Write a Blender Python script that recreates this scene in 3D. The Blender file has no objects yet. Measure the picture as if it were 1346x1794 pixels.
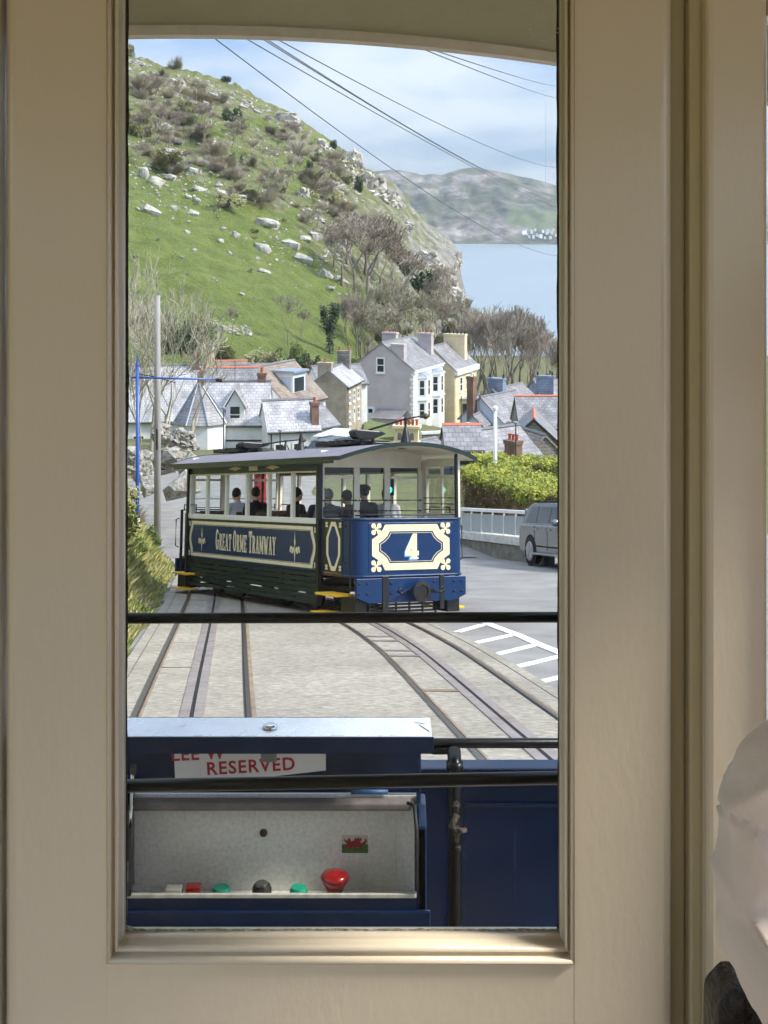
import bpy, math, random
from mathutils import Vector, Matrix, noise
R = math.radians
rnd = random.Random(7)
sc = bpy.context.scene
COL = sc.collection

# ------------------------------------------------------------------ camera
CX, F, HY = 673.0, 2450.0, 390.0      # principal column, focal length and horizon row of the photograph
cam_d = bpy.data.cameras.new('camera'); cam = bpy.data.objects.new('camera', cam_d); COL.objects.link(cam)
cam_d.sensor_fit = 'HORIZONTAL'; cam_d.sensor_width = 36.0
cam_d.lens = 36.0 * F / 1346.0
cam_d.shift_y = -(897.0 - HY) / 1346.0
cam_d.clip_start = 0.05; cam_d.clip_end = 20000
cam.location = (0, 0, 0); cam.rotation_euler = (R(90), 0, 0)
sc.camera = cam

# ------------------------------------------------------------------ sky, sun, exposure
SUN_EL, SUN_AZ = 43.0, 100.0          # degrees; azimuth clockwise from the view direction (+Y)
W = bpy.data.worlds.new('World'); sc.world = W; W.use_nodes = True
nt = W.node_tree; nt.nodes.clear()
def wn(t, **k):
    n = nt.nodes.new(t)
    for a, b in k.items(): setattr(n, a, b)
    return n
sky = wn('ShaderNodeTexSky', sky_type='NISHITA', sun_disc=False, sun_elevation=R(SUN_EL), sun_rotation=R(SUN_AZ),
         altitude=50, air_density=1.0, dust_density=1.2, ozone_density=1.2)
tc = wn('ShaderNodeTexCoord'); sx = wn('ShaderNodeSeparateXYZ'); nt.links.new(tc.outputs['Generated'], sx.inputs[0])
mx = wn('ShaderNodeMath', operation='MAXIMUM'); nt.links.new(sx.outputs[2], mx.inputs[0]); mx.inputs[1].default_value = 0.0
ad = wn('ShaderNodeMath', operation='ADD'); nt.links.new(mx.outputs[0], ad.inputs[0]); ad.inputs[1].default_value = 0.16
d1 = wn('ShaderNodeMath', operation='DIVIDE'); d2 = wn('ShaderNodeMath', operation='DIVIDE')
nt.links.new(sx.outputs[0], d1.inputs[0]); nt.links.new(ad.outputs[0], d1.inputs[1])
nt.links.new(sx.outputs[1], d2.inputs[0]); nt.links.new(ad.outputs[0], d2.inputs[1])
cb = wn('ShaderNodeCombineXYZ'); nt.links.new(d1.outputs[0], cb.inputs[0]); nt.links.new(d2.outputs[0], cb.inputs[1])
mp = wn('ShaderNodeMapping'); nt.links.new(cb.outputs[0], mp.inputs[0]); mp.inputs['Location'].default_value = (4.4, 5.5, 0.0); mp.inputs['Scale'].default_value = (1, 0.7, 1)
n1 = wn('ShaderNodeTexNoise'); nt.links.new(mp.outputs[0], n1.inputs['Vector'])
n1.inputs['Scale'].default_value = 1.5; n1.inputs['Detail'].default_value = 8; n1.inputs['Roughness'].default_value = 0.52
cr = wn('ShaderNodeValToRGB'); nt.links.new(n1.outputs[0], cr.inputs[0])
cr.color_ramp.elements[0].position = 0.41; cr.color_ramp.elements[1].position = 0.63
tint = wn('ShaderNodeMixRGB', blend_type='MULTIPLY'); tint.inputs[0].default_value = 1; nt.links.new(sky.outputs[0], tint.inputs[1]); tint.inputs[2].default_value = (.36, .46, .70, 1)
mxc = wn('ShaderNodeMixRGB'); nt.links.new(cr.outputs[0], mxc.inputs[0]); nt.links.new(tint.outputs[0], mxc.inputs[1])
mxc.inputs[2].default_value = (4.2, 4.35, 4.5, 1)
# thin even veil of high cloud under everything
vl = wn('ShaderNodeMixRGB'); vl.inputs[0].default_value = 0.35; nt.links.new(mxc.outputs[0], vl.inputs[1]); vl.inputs[2].default_value = (2.2, 2.9, 3.9, 1)
# cloudy sky brightens from the horizon to the zenith (standard overcast luminance, 1 + 2 sin elevation)
ov = wn('ShaderNodeMath', operation='MULTIPLY_ADD'); nt.links.new(mx.outputs[0], ov.inputs[0]); ov.inputs[1].default_value = 2.0; ov.inputs[2].default_value = 0.92
og = wn('ShaderNodeVectorMath', operation='SCALE'); nt.links.new(vl.outputs[0], og.inputs[0]); nt.links.new(ov.outputs[0], og.inputs['Scale'])
bg = wn('ShaderNodeBackground'); nt.links.new(og.outputs[0], bg.inputs[0]); bg.inputs[1].default_value = 0.10
ow = wn('ShaderNodeOutputWorld'); nt.links.new(bg.outputs[0], ow.inputs[0])

sd = bpy.data.lights.new('sun', 'SUN'); sd.energy = 2.4; sd.angle = R(9.0); sd.color = (1.0, 0.92, 0.80)
sun = bpy.data.objects.new('sun', sd); COL.objects.link(sun)
sv = Vector((math.sin(R(SUN_AZ)) * math.cos(R(SUN_EL)), math.cos(R(SUN_AZ)) * math.cos(R(SUN_EL)), math.sin(R(SUN_EL))))
sun.rotation_euler = (-sv).to_track_quat('-Z', 'Y').to_euler(); sun.location = (60, -40, 120)

sc.view_settings.view_transform = 'Standard'; sc.view_settings.look = 'None'
sc.view_settings.exposure = 1.22; sc.view_settings.gamma = 1.0
sc.render.engine = 'CYCLES'
cy = sc.cycles
cy.use_adaptive_sampling = True; cy.adaptive_threshold = 0.035
cy.max_bounces = 6; cy.diffuse_bounces = 4; cy.glossy_bounces = 3; cy.transmission_bounces = 6; cy.transparent_max_bounces = 24; cy.volume_bounces = 0
cy.use_denoising = True; cy.caustics_reflective = False; cy.caustics_refractive = False; cy.sample_clamp_indirect = 6.0

# ------------------------------------------------------------------ helpers
SLOPE, EYE = 0.193, 2.1
def P(px, py, d): return Vector(((px - CX) / F * d, d, -(py - HY) / F * d))
def G(px, py):                                   # a point of the sloping street seen at a pixel
    d = EYE / ((py - HY) / F - SLOPE); return P(px, py, d)
def base(y):
    if y < 0: return -EYE + 0.03 * (-y)
    if y <= 45: return -EYE - SLOPE * y
    z = -EYE - SLOPE * 45
    if y <= 200: return z - 0.11 * (y - 45)
    z -= 0.11 * 155
    if y <= 600: return z - (z + 56.5) * (y - 200) / 400.0
    return -56.5 - min(6, (y - 600) * 0.01)
def lerp(a, b, t): return a + (b - a) * t
def interp(tab, x):
    if x <= tab[0][0]: return tab[0][1]
    for (a, va), (b, vb) in zip(tab, tab[1:]):
        if x <= b: return lerp(va, vb, (x - a) / (b - a))
    return tab[-1][1]
def sstep(a, b, x):
    t = max(0, min(1, (x - a) / (b - a))); return t * t * (3 - 2 * t)

class MB:
    def __init__(s): s.v = []; s.f = []
    def add(s, vs, fs):
        n = len(s.v); s.v.extend([(v[0], v[1], v[2]) for v in vs]); s.f.extend([[i + n for i in f] for f in fs]); return s
    def box(s, x0, x1, y0, y1, z0, z1, M=None):
        vs = [Vector(c) for c in ((x0,y0,z0),(x1,y0,z0),(x1,y1,z0),(x0,y1,z0),(x0,y0,z1),(x1,y0,z1),(x1,y1,z1),(x0,y1,z1))]
        if M: vs = [M @ v for v in vs]
        return s.add(vs, [(0,3,2,1),(4,5,6,7),(0,1,5,4),(1,2,6,5),(2,3,7,6),(3,0,4,7)])
    def quad(s, a, b, c, d): return s.add([a, b, c, d], [(0, 1, 2, 3)])
    def tube(s, pts, rs, n=8, cap=True):
        pts = [Vector(p) for p in pts]
        if not isinstance(rs, (list, tuple)): rs = [rs] * len(pts)
        rings = []; up = None
        for i, p in enumerate(pts):
            t = (pts[min(i + 1, len(pts) - 1)] - pts[max(i - 1, 0)])
            t = t.normalized() if t.length > 1e-9 else Vector((0, 0, 1))
            if up is None:
                up = Vector((0, 0, 1)) if abs(t.z) < 0.9 else Vector((1, 0, 0))
            a = t.cross(up)
            if a.length < 1e-6: a = t.orthogonal()
            a.normalize(); b = t.cross(a).normalized(); up = -b if False else up
            rings.append([p + (a * math.cos(2*math.pi*k/n) + b * math.sin(2*math.pi*k/n)) * rs[i] for k in range(n)])
        vs = [v for r in rings for v in r]; fs = []
        for i in range(len(pts) - 1):
            for k in range(n):
                fs.append((i*n+k, i*n+(k+1)%n, (i+1)*n+(k+1)%n, (i+1)*n+k))
        if cap:
            fs.append(tuple(range(n - 1, -1, -1))); fs.append(tuple((len(pts)-1)*n + k for k in range(n)))
        return s.add(vs, fs)
    def lathe(s, prof, c=(0,0,0), axis='z', n=16):
        c = Vector(c); vs = []; fs = []
        for (r, h) in prof:
            for k in range(n):
                a = 2*math.pi*k/n; x, y = r*math.cos(a), r*math.sin(a)
                v = {'z': (x, y, h), 'y': (x, h, y), 'x': (h, x, y)}[axis]
                vs.append(c + Vector(v))
        m = len(prof)
        for i in range(m - 1):
            for k in range(n): fs.append((i*n+k, i*n+(k+1)%n, (i+1)*n+(k+1)%n, (i+1)*n+k))
        fs.append(tuple(range(n-1, -1, -1))); fs.append(tuple((m-1)*n+k for k in range(n)))
        return s.add(vs, fs)
    def prism(s, poly, a0, a1, fn):               # poly of (u, v); fn(u, v, w) -> point
        n = len(poly)
        vs = [fn(u, v, a0) for u, v in poly] + [fn(u, v, a1) for u, v in poly]
        fs = [tuple(range(n)), tuple(range(2*n-1, n-1, -1))] + [(i, n+i, n+(i+1)%n, (i+1)%n) for i in range(n)]
        return s.add(vs, fs)
    def ring(s, po, pi, a0, a1, fn):              # band between two matching outlines, with thickness
        n = len(po)
        vs = [fn(u, v, a0) for u, v in po] + [fn(u, v, a0) for u, v in pi] + [fn(u, v, a1) for u, v in po] + [fn(u, v, a1) for u, v in pi]
        fs = []
        for i in range(n):
            j = (i + 1) % n
            fs += [(i, j, n+j, n+i), (2*n+i, 3*n+i, 3*n+j, 2*n+j), (i, 2*n+i, 2*n+j, j), (n+i, n+j, 3*n+j, 3*n+i)]
        return s.add(vs, fs)
    def sph(s, c, r, n=12, m=8):
        c = Vector(c); r = Vector(r) if isinstance(r, (tuple, list, Vector)) else Vector((r, r, r))
        vs = [c + Vector((0, 0, r.z))]; fs = []
        for i in range(1, m):
            t = math.pi * i / m
            for k in range(n):
                a = 2*math.pi*k/n; vs.append(c + Vector((r.x*math.sin(t)*math.cos(a), r.y*math.sin(t)*math.sin(a), r.z*math.cos(t))))
        vs.append(c - Vector((0, 0, r.z)))
        for k in range(n): fs.append((0, 1+k, 1+(k+1)%n))
        for i in range(m - 2):
            for k in range(n): fs.append((1+i*n+k, 1+(i+1)*n+k, 1+(i+1)*n+(k+1)%n, 1+i*n+(k+1)%n))
        l = len(vs) - 1; b = 1 + (m-2)*n
        for k in range(n): fs.append((l, b+(k+1)%n, b+k))
        return s.add(vs, fs)
    def mesh(s, name, smooth=False):
        me = bpy.data.meshes.new(name); me.from_pydata(s.v, [], s.f)
        if smooth: me.polygons.foreach_set('use_smooth', [True] * len(me.polygons))
        me.update(); return me
    def build(s, name, mat, parent=None, smooth=False, bevel=0, seg=2, fix=True):
        me = s.mesh(name, smooth)
        if fix:
            import bmesh
            bm = bmesh.new(); bm.from_mesh(me); bmesh.ops.recalc_face_normals(bm, faces=bm.faces); bm.to_mesh(me); bm.free()
        return put(name, me, mat, parent, bevel, seg)
def put(name, me, mat, parent=None, bevel=0, seg=2):
    o = bpy.data.objects.new(name, me); COL.objects.link(o)
    if mat is not None and not me.materials: me.materials.append(mat)
    if parent is not None: o.parent = parent
    if bevel:
        b = o.modifiers.new('bevel', 'BEVEL'); b.width = bevel; b.segments = seg; b.limit_method = 'ANGLE'; b.angle_limit = R(35)
    return o
def tag(o, label=None, cat=None, group=None, kind=None):
    if label: o['label'] = label
    if cat: o['category'] = cat
    if group: o['group'] = group
    if kind: o['kind'] = kind
    return o
def empty(name, loc=(0,0,0), rz=0, label=None, cat=None, group=None):
    o = bpy.data.objects.new(name, None); COL.objects.link(o); o.location = loc; o.rotation_euler = (0, 0, rz); o.empty_display_size = 0.2
    return tag(o, label, cat, group)
KIDS = {}
def copy_tree(o, parent=None):
    c = o.copy(); COL.objects.link(c); c.parent = parent
    for ch in o.children: copy_tree(ch, c)
    return c

# ------------------------------------------------------------------ materials
def S(r, g, b):                                   # 8 bit colour -> linear
    f = lambda c: (c/255/12.92) if c/255 <= 0.04045 else ((c/255+0.055)/1.055)**2.4
    return (f(r), f(g), f(b))
MATS = {}
def pm(name, col, rough=0.6, metal=0.0, var=0.12, vs=4.0, bump=0.0, bs=30.0, col2=None, thr=None, coat=0.0, stretch=None, spec=0.5, rvar=0.0, detail=6, bdist=0.02, sheen=0):
    if name in MATS: return MATS[name]
    m = bpy.data.materials.new(name); m.use_nodes = True; t = m.node_tree; b = t.nodes['Principled BSDF']
    N = t.nodes.new; L = t.links.new
    tcx = N('ShaderNodeTexCoord'); src = tcx.outputs['Object']
    if stretch:
        mpn = N('ShaderNodeMapping'); L(src, mpn.inputs[0]); mpn.inputs['Scale'].default_value = stretch; src = mpn.outputs[0]
    c2 = col2 if col2 else tuple(max(0, c * (1 - 2*var)) for c in col)
    nz = N('ShaderNodeTexNoise'); L(src, nz.inputs['Vector']); nz.inputs['Scale'].default_value = vs; nz.inputs['Detail'].default_value = detail; nz.inputs['Roughness'].default_value = 0.6
    rp = N('ShaderNodeValToRGB'); L(nz.outputs[0], rp.inputs[0])
    lo, hi = thr if thr else (0.32, 0.68)
    rp.color_ramp.elements[0].position = lo; rp.color_ramp.elements[1].position = hi
    cc = tuple(min(1, c * (1 + (0 if col2 else var))) for c in col)
    rp.color_ramp.elements[0].color = (*c2, 1); rp.color_ramp.elements[1].color = (*cc, 1)
    L(rp.outputs[0], b.inputs['Base Color'])
    b.inputs['Roughness'].default_value = rough; b.inputs['Metallic'].default_value = metal
    b.inputs['Specular IOR Level'].default_value = spec
    if coat: b.inputs['Coat Weight'].default_value = coat; b.inputs['Coat Roughness'].default_value = 0.08
    if sheen: b.inputs['Sheen Weight'].default_value = sheen
    if rvar:
        n3 = N('ShaderNodeTexNoise'); L(src, n3.inputs['Vector']); n3.inputs['Scale'].default_value = vs * 2.3
        mr = N('ShaderNodeMapRange'); L(n3.outputs[0], mr.inputs[0]); mr.inputs[1].default_value = 0.3; mr.inputs[2].default_value = 0.7
        mr.inputs[3].default_value = rough - rvar; mr.inputs[4].default_value = rough + rvar; L(mr.outputs[0], b.inputs['Roughness'])
    if bump:
        n2 = N('ShaderNodeTexNoise'); L(src, n2.inputs['Vector']); n2.inputs['Scale'].default_value = bs; n2.inputs['Detail'].default_value = 8
        bp = N('ShaderNodeBump'); bp.inputs['Strength'].default_value = bump; bp.inputs['Distance'].default_value = bdist; L(n2.outputs[0], bp.inputs['Height']); L(bp.outputs[0], b.inputs['Normal'])
    MATS[name] = m; return m
def brickm(name, c1, c2, mort, axes, sx=1.0, sy=1.0, bw=0.3, bh=0.2, rough=0.7, bump=0.5, msize=0.012, offs=0.5, spec=0.4):
    # coursed pieces too far away to pick apart: axes gives the object coordinates used as (u, v)
    if name in MATS: return MATS[name]
    m = bpy.data.materials.new(name); m.use_nodes = True; t = m.node_tree; b = t.nodes['Principled BSDF']; N = t.nodes.new; L = t.links.new
    tcx = N('ShaderNodeTexCoord'); s = N('ShaderNodeSeparateXYZ'); L(tcx.outputs['Object'], s.inputs[0])
    ad_ = N('ShaderNodeMath'); ad_.operation = 'ADD'; L(s.outputs[axes[0][0]], ad_.inputs[0])
    if len(axes[0]) > 1: L(s.outputs[axes[0][1]], ad_.inputs[1])
    else: ad_.inputs[1].default_value = 0
    ml = N('ShaderNodeMath'); ml.operation = 'MULTIPLY'; L(s.outputs[axes[1]], ml.inputs[0]); ml.inputs[1].default_value = sy
    c = N('ShaderNodeCombineXYZ'); L(ad_.outputs[0], c.inputs[0]); L(ml.outputs[0], c.inputs[1])
    br = N('ShaderNodeTexBrick'); L(c.outputs[0], br.inputs['Vector']); br.inputs['Scale'].default_value = 1
    br.inputs['Brick Width'].default_value = bw; br.inputs['Row Height'].default_value = bh; br.inputs['Mortar Size'].default_value = msize
    br.inputs['Color1'].default_value = (*c1, 1); br.inputs['Color2'].default_value = (*c2, 1); br.inputs['Mortar'].default_value = (*mort, 1); br.offset = offs
    nz = N('ShaderNodeTexNoise'); L(tcx.outputs['Object'], nz.inputs['Vector']); nz.inputs['Scale'].default_value = 0.9; nz.inputs['Detail'].default_value = 8
    hv = N('ShaderNodeHueSaturation'); L(br.outputs[0], hv.inputs['Color'])
    mr = N('ShaderNodeMapRange'); L(nz.outputs[0], mr.inputs[0]); mr.inputs[1].default_value = .3; mr.inputs[2].default_value = .7; mr.inputs[3].default_value = .72; mr.inputs[4].default_value = 1.25
    L(mr.outputs[0], hv.inputs['Value']); L(hv.outputs[0], b.inputs['Base Color']); b.inputs['Roughness'].default_value = rough
    b.inputs['Specular IOR Level'].default_value = spec
    bp = N('ShaderNodeBump'); bp.inputs['Strength'].default_value = bump; bp.inputs['Distance'].default_value = 0.02; bp.invert = True; L(br.outputs['Fac'], bp.inputs['Height']); L(bp.outputs[0], b.inputs['Normal'])
    MATS[name] = m; return m
def glassm(name, tint=(1,1,1), refl=1.0, dirt=0.0):
    if name in MATS: return MATS[name]
    m = bpy.data.materials.new(name); m.use_nodes = True; t = m.node_tree; t.nodes.clear(); N = t.nodes.new; L = t.links.new
    out = N('ShaderNodeOutputMaterial'); tr = N('ShaderNodeBsdfTransparent'); tr.inputs[0].default_value = (*tint, 1)
    gl = N('ShaderNodeBsdfGlossy'); gl.inputs['Roughness'].default_value = 0.02
    fr = N('ShaderNodeFresnel'); fr.inputs[0].default_value = 1.45
    mu = N('ShaderNodeMath'); mu.operation = 'MULTIPLY'; L(fr.outputs[0], mu.inputs[0]); mu.inputs[1].default_value = refl
    mi = N('ShaderNodeMixShader'); L(mu.outputs[0], mi.inputs[0]); L(tr.outputs[0], mi.inputs[1]); L(gl.outputs[0], mi.inputs[2]); last = mi
    if dirt:
        tcx = N('ShaderNodeTexCoord'); mpn = N('ShaderNodeMapping'); L(tcx.outputs['Object'], mpn.inputs[0]); mpn.inputs['Scale'].default_value = (60, 60, 1.2)
        nz = N('ShaderNodeTexNoise'); L(mpn.outputs[0], nz.inputs['Vector']); nz.inputs['Scale'].default_value = 1.5; nz.inputs['Detail'].default_value = 5
        mr = N('ShaderNodeMapRange'); L(nz.outputs[0], mr.inputs[0]); mr.inputs[1].default_value = 0.52; mr.inputs[2].default_value = 0.8; mr.inputs[3].default_value = 0; mr.inputs[4].default_value = dirt
        df = N('ShaderNodeBsdfDiffuse'); df.inputs[0].default_value = (.75, .75, .72, 1)
        m2 = N('ShaderNodeMixShader'); L(mr.outputs[0], m2.inputs[0]); L(mi.outputs[0], m2.inputs[1]); L(df.outputs[0], m2.inputs[2]); last = m2
    L(last.outputs[0], out.inputs[0]); MATS[name] = m; return m
# ================================================================== TERRAIN
def nz(x, y, z=0.0, o=4): return noise.fractal(Vector((x, y, z)), 1.0, 2.0, o)
LSLOT = [(-.4,-12),(-.4,0),(-1.1,7),(-1.8,13.1),(-2.79,22.5),(-3.41,28.2),(-3.9,32),(-4.6,37.5),(-6.2,46),(-9,58),(-13,70)]
RSLOT = [(2.6,-12),(2.5,0),(1.71,7),(1.16,12.1),(.737,16.1),(.473,18.4),(.196,20.3),(.03,21.3),(-.27,22.8),(-1.01,25.6),(-1.78,27.2),(-2.62,28.8),(-3.45,31),(-3.95,32.8)]
def spath(pts, step=0.6):                        # smooth path through points
    out = []; n = len(pts)
    for i in range(n - 1):
        p0, p1, p2, p3 = (Vector(pts[max(i-1,0)]), Vector(pts[i]), Vector(pts[i+1]), Vector(pts[min(i+2,n-1)]))
        k = max(1, int((p2 - p1).length / step))
        for j in range(k):
            t = j / k
            out.append(0.5*((2*p1)+(-p0+p2)*t+(2*p0-5*p1+4*p2-p3)*t*t+(-p0+3*p1-3*p2+p3)*t**3))
    out.append(Vector(pts[-1])); return out
LP, RP = spath(LSLOT), spath(RSLOT)
def at_y(path, y):
    return interp([(p.y, p.x) for p in path], y)
def xl(y): return at_y(LP, y) - 0.95 - 0.12 * sstep(10, 20, y) * 0
def xr(y): return at_y(RP, y) + 0.95 if y < 31 else lerp(at_y(RP, 31) + .95, at_y(LP, y) + 1.6, sstep(31, 36, y))
def bank(x, y):
    e = xl(y) - 0.25 - x
    k = sstep(6, 15, y) * (1 - sstep(60, 85, y))
    h = 2.6 * sstep(-.1, 2.1, e) + 0.42 * max(0, e - 1.4)
    return h * k
def ground_z(x, y):
    z = base(y)
    if x < -1: z += bank(x, y)
    if x > 3: z -= 4.5*sstep(5, 13, x)*sstep(54, 76, y)*(1-sstep(150, 200, y))
    return z
M_GROUND = pm('verge soil and grass', S(105,112,62), 0.95, var=.3, vs=1.2, bump=.6, bs=6, bdist=.1, col2=S(88,78,55))
# --- one ground sheet reaching the sea bed
ys = [-60,-30,-12,-4,0,3,6,8] + [8+0.7*i for i in range(1,76)] + [64,68,72,78,85,95,110,130,150,175,200,230,270,320,400,500,600,700,900,1500,2600,3800,5400]
xs = [-3900,-2000,-900,-400,-200,-120,-80,-55,-40,-30,-24,-20,-17,-15] + [-14+0.45*i for i in range(0,28)] + [-1.2,0,2,5,9,15,25,40,60,90,140,220,400,900,2000,3900]
gb = MB(); nx = len(xs)
for y in ys:
    for x in xs:
        z = ground_z(x, y) - (0.05 if not (x < xl(y) - 0.3 and 5 < y < 90) else -0.0)
        if x < xl(y) - .5 and 6 < y < 90: z += 0.14 * nz(x*.9, y*.9)
        gb.v.append((x, y, z))
for j in range(len(ys)-1):
    for i in range(nx-1):
        a = j*nx+i; gb.f.append((a, a+1, a+nx+1, a+nx))
tag(gb.build('ground', M_GROUND, smooth=True, fix=False), kind='structure')

# --- asphalt street and concrete tramway bed
M_ASPH = pm('asphalt', S(136,132,127), 0.82, var=.14, vs=0.9, bump=.35, bs=160, bdist=.01)
def conc():
    m = pm('tramway concrete', S(176,170,156), 0.88, var=.1, vs=1.0)
    t = m.node_tree; N = t.nodes.new; L = t.links.new; b = t.nodes['Principled BSDF']
    tcx = N('ShaderNodeTexCoord'); mpn = N('ShaderNodeMapping'); L(tcx.outputs['Object'], mpn.inputs[0]); mpn.inputs['Scale'].default_value = (1.6, 3.6, 1); mpn.inputs['Rotation'].default_value = (0, 0, .08)
    n = N('ShaderNodeTexNoise'); L(mpn.outputs[0], n.inputs['Vector']); n.inputs['Scale'].default_value = 6.5; n.inputs['Detail'].default_value = 9; n.inputs['Roughness'].default_value = .72
    r = N('ShaderNodeValToRGB'); L(n.outputs[0], r.inputs[0]); e = r.color_ramp.elements
    e[0].position = .30; e[0].color = (*S(106,99,88), 1); e[1].position = .70; e[1].color = (*S(192,184,168), 1)
    x = r.color_ramp.elements.new(.5); x.color = (*S(150,142,127), 1)
    n2 = N('ShaderNodeTexNoise'); L(tcx.outputs['Object'], n2.inputs['Vector']); n2.inputs['Scale'].default_value = .55; n2.inputs['Detail'].default_value = 5
    mr = N('ShaderNodeMapRange'); L(n2.outputs[0], mr.inputs[0]); mr.inputs[1].default_value=.3; mr.inputs[2].default_value=.7; mr.inputs[3].default_value=.74; mr.inputs[4].default_value=1.10
    hv = N('ShaderNodeHueSaturation'); L(r.outputs[0], hv.inputs['Color']); L(mr.outputs[0], hv.inputs['Value']); L(hv.outputs[0], b.inputs['Base Color'])
    bp = N('ShaderNodeBump'); bp.inputs['Strength'].default_value = .55; bp.inputs['Distance'].default_value = .012; L(n.outputs[0], bp.inputs['Height']); L(bp.outputs[0], b.inputs['Normal'])
    return m
M_CONC = conc()
def sheet(name, left, right, y0, y1, dz, mat, step=0.8, cols=1):
    b = MB(); n = int((y1-y0)/step)+1
    for j in range(n+1):
        y = lerp(y0, y1, j/n)
        for k in range(cols+1): b.v.append((lerp(left(y), right(y), k/cols), y, base(y)+dz))
    w = cols+1
    for j in range(n):
        for k in range(cols): a = j*w+k; b.f.append((a, a+1, a+w+1, a+w))
    return b.build(name, mat, fix=False)
road = tag(sheet('road', lambda y: xl(y)-.1, lambda y: 27, -20, 52, -0.02, M_ASPH), kind='structure')
tag(sheet('lower_road', lambda y: at_y(LP, min(y,69)) - 2.2, lambda y: at_y(LP, min(y,69)) + 9, 45.02, 100, 0.02, M_ASPH, 2.0), kind='structure')
bed = tag(sheet('tramway_bed', xl, xr, -15, 44.8, 0.02, M_CONC, .5), kind='structure')
M_KERB = pm('kerb concrete', S(186,180,166), .9, var=.16, vs=3, bump=.5, bs=40)
M_JOINT = pm('joint grime', S(112,104,92), .95, var=.25, vs=8)
# rails, slots and iron plates, each a part of the tramway bed
M_RAIL = pm('worn rail steel', S(112,106,100), .28, metal=.75, var=.2, vs=6, col2=S(104,84,66))
M_GROOVE = pm('rail groove grime', S(48,42,38), .9, var=.2, vs=9)
M_RUST = pm('rust stained concrete', S(136,118,96), .95, var=.16, vs=2.5, bump=.4, bs=40)
M_PLATE = pm('slot plate iron', S(150,140,134), .5, metal=.2, var=.12, vs=3, col2=S(128,112,104), rvar=.1)
M_SLOT = pm('cable slot dark', S(12,11,11), .95, var=.1)
def strip(name, path, o0, o1, dz, mat, y0, y1, parent, h=0.0):
    b = MB(); pts = [p for p in path if y0 <= p.y <= y1]; n = len(pts)
    for i, p in enumerate(pts):
        t = (pts[min(i+1, n-1)] - pts[max(i-1, 0)]).normalized(); nr = Vector((t.y, -t.x))
        for o in (o0, o1):
            q = p + nr*o; z = base(q.y) + 0.02 + dz
            b.v.append((q.x, q.y, z)); b.v.append((q.x, q.y, z - 0.03))
    for i in range(n-1):
        a = 4*i; c = a+4
        b.f += [(a, a+2, c+2, c), (a, c, c+1, a+1), (a+2, a+3, c+3, c+2)]
    return b.build(name, mat, parent, fix=False)
FP = spath(LSLOT, .3); FR = spath(RSLOT, .3)
for path, ye in ((FP, 46), (FR, 32.5)):
    for s in (-1, 1):
        strip('rail', path, s*.533-.024, s*.533+.024, .013, M_RAIL, -10, ye, bed)
        strip('rail_groove', path, s*.533-s*.034-.010, s*.533-s*.034+.010, .006, M_GROOVE, -10, ye, bed)
        strip('stain_strip', path, s*.533+.024, s*.533+.024+.045, .0042, M_RUST, -10, ye, bed)
        strip('slot_plate', path, s*.066-.046, s*.066+.046, .011, M_PLATE, -10, ye, bed)
        if (s < 0) == (path is FP): strip('joint_line', path, s*.80-.006, s*.80+.006, .0045, M_JOINT, -10, ye, bed)
    strip('cable_slot', path, -.0205, .0205, .0065, M_SLOT, -10, ye, bed)
def oquad(name, pts, dz, mat, parent):           # flat piece on the street, given by corner points
    b = MB(); top = [Vector((p[0], p[1], base(p[1]) + dz)) for p in pts]; n = len(pts)
    b.add(top + [v - Vector((0,0,.012)) for v in top], [tuple(range(n))] + [(i, (i+1)%n, n+(i+1)%n, n+i) for i in range(n)])
    return b.build(name, mat, parent, fix=False)
M_COVER = pm('iron cover plate', S(128,116,112), .55, metal=.3, var=.2, vs=6)
for yc in (17.7, 18.3, 19.5, 20.1, 14.6):
    p = at_y(RP, yc); oquad('cover_plate', [(p-.47, yc), (p-.11, yc-.02), (p-.13, yc+.12), (p-.49, yc+.14)], .0285, M_COVER if yc != 14.6 else M_RUST, bed)
for yc in (9, 12.2, 16.6, 19.4, 23.4, 27):
    p = at_y(LP, yc); oquad('joint_line', [(p-.49, yc), (p-.11, yc), (p-.11, yc+.025), (p-.49, yc+.025)], .0262, M_KERB if yc == 19.4 else M_JOINT, bed)
for yc in ():
    p = at_y(LP, yc); q = at_y(RP, yc); oquad('joint_line', [(p+.6, yc), (q-.6, yc+.03), (q-.6, yc+.045), (p+.6, yc+.015)], .0262, M_JOINT, bed)
# white hatching painted on the street
M_WHITE = pm('road paint', S(232,232,228), .7, var=.06, vs=7, col2=S(188,188,184), thr=(.25,.42))
def gxy(px, py): v = G(px, py); return (v.x, v.y)
def band(a, b, w):
    a, b = Vector(a), Vector(b); t = (b-a).normalized(); n = Vector((-t.y, t.x))*w/2
    return [a-n, b-n, b+n, a+n]
edge = [gxy(*p) for p in ((846,1088),(864,1095),(910,1112),(943,1127),(981,1142),(1040,1172),(1110,1212))]
for a, b in zip(edge, edge[1:]): oquad('hatch_line', band(a, b, .16), -.006, M_WHITE, road)
for a, b in (((800,1106),(846,1093)),((831,1125),(904,1109.5)),((864,1146),(937,1128.5)),((898,1168),(986,1147)),((940,1194),(1040,1171)),((985,1222),(1090,1199))):
    oquad('hatch_line', band(gxy(*a), gxy(*b), .13), -.0062, M_WHITE, road)
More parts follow.
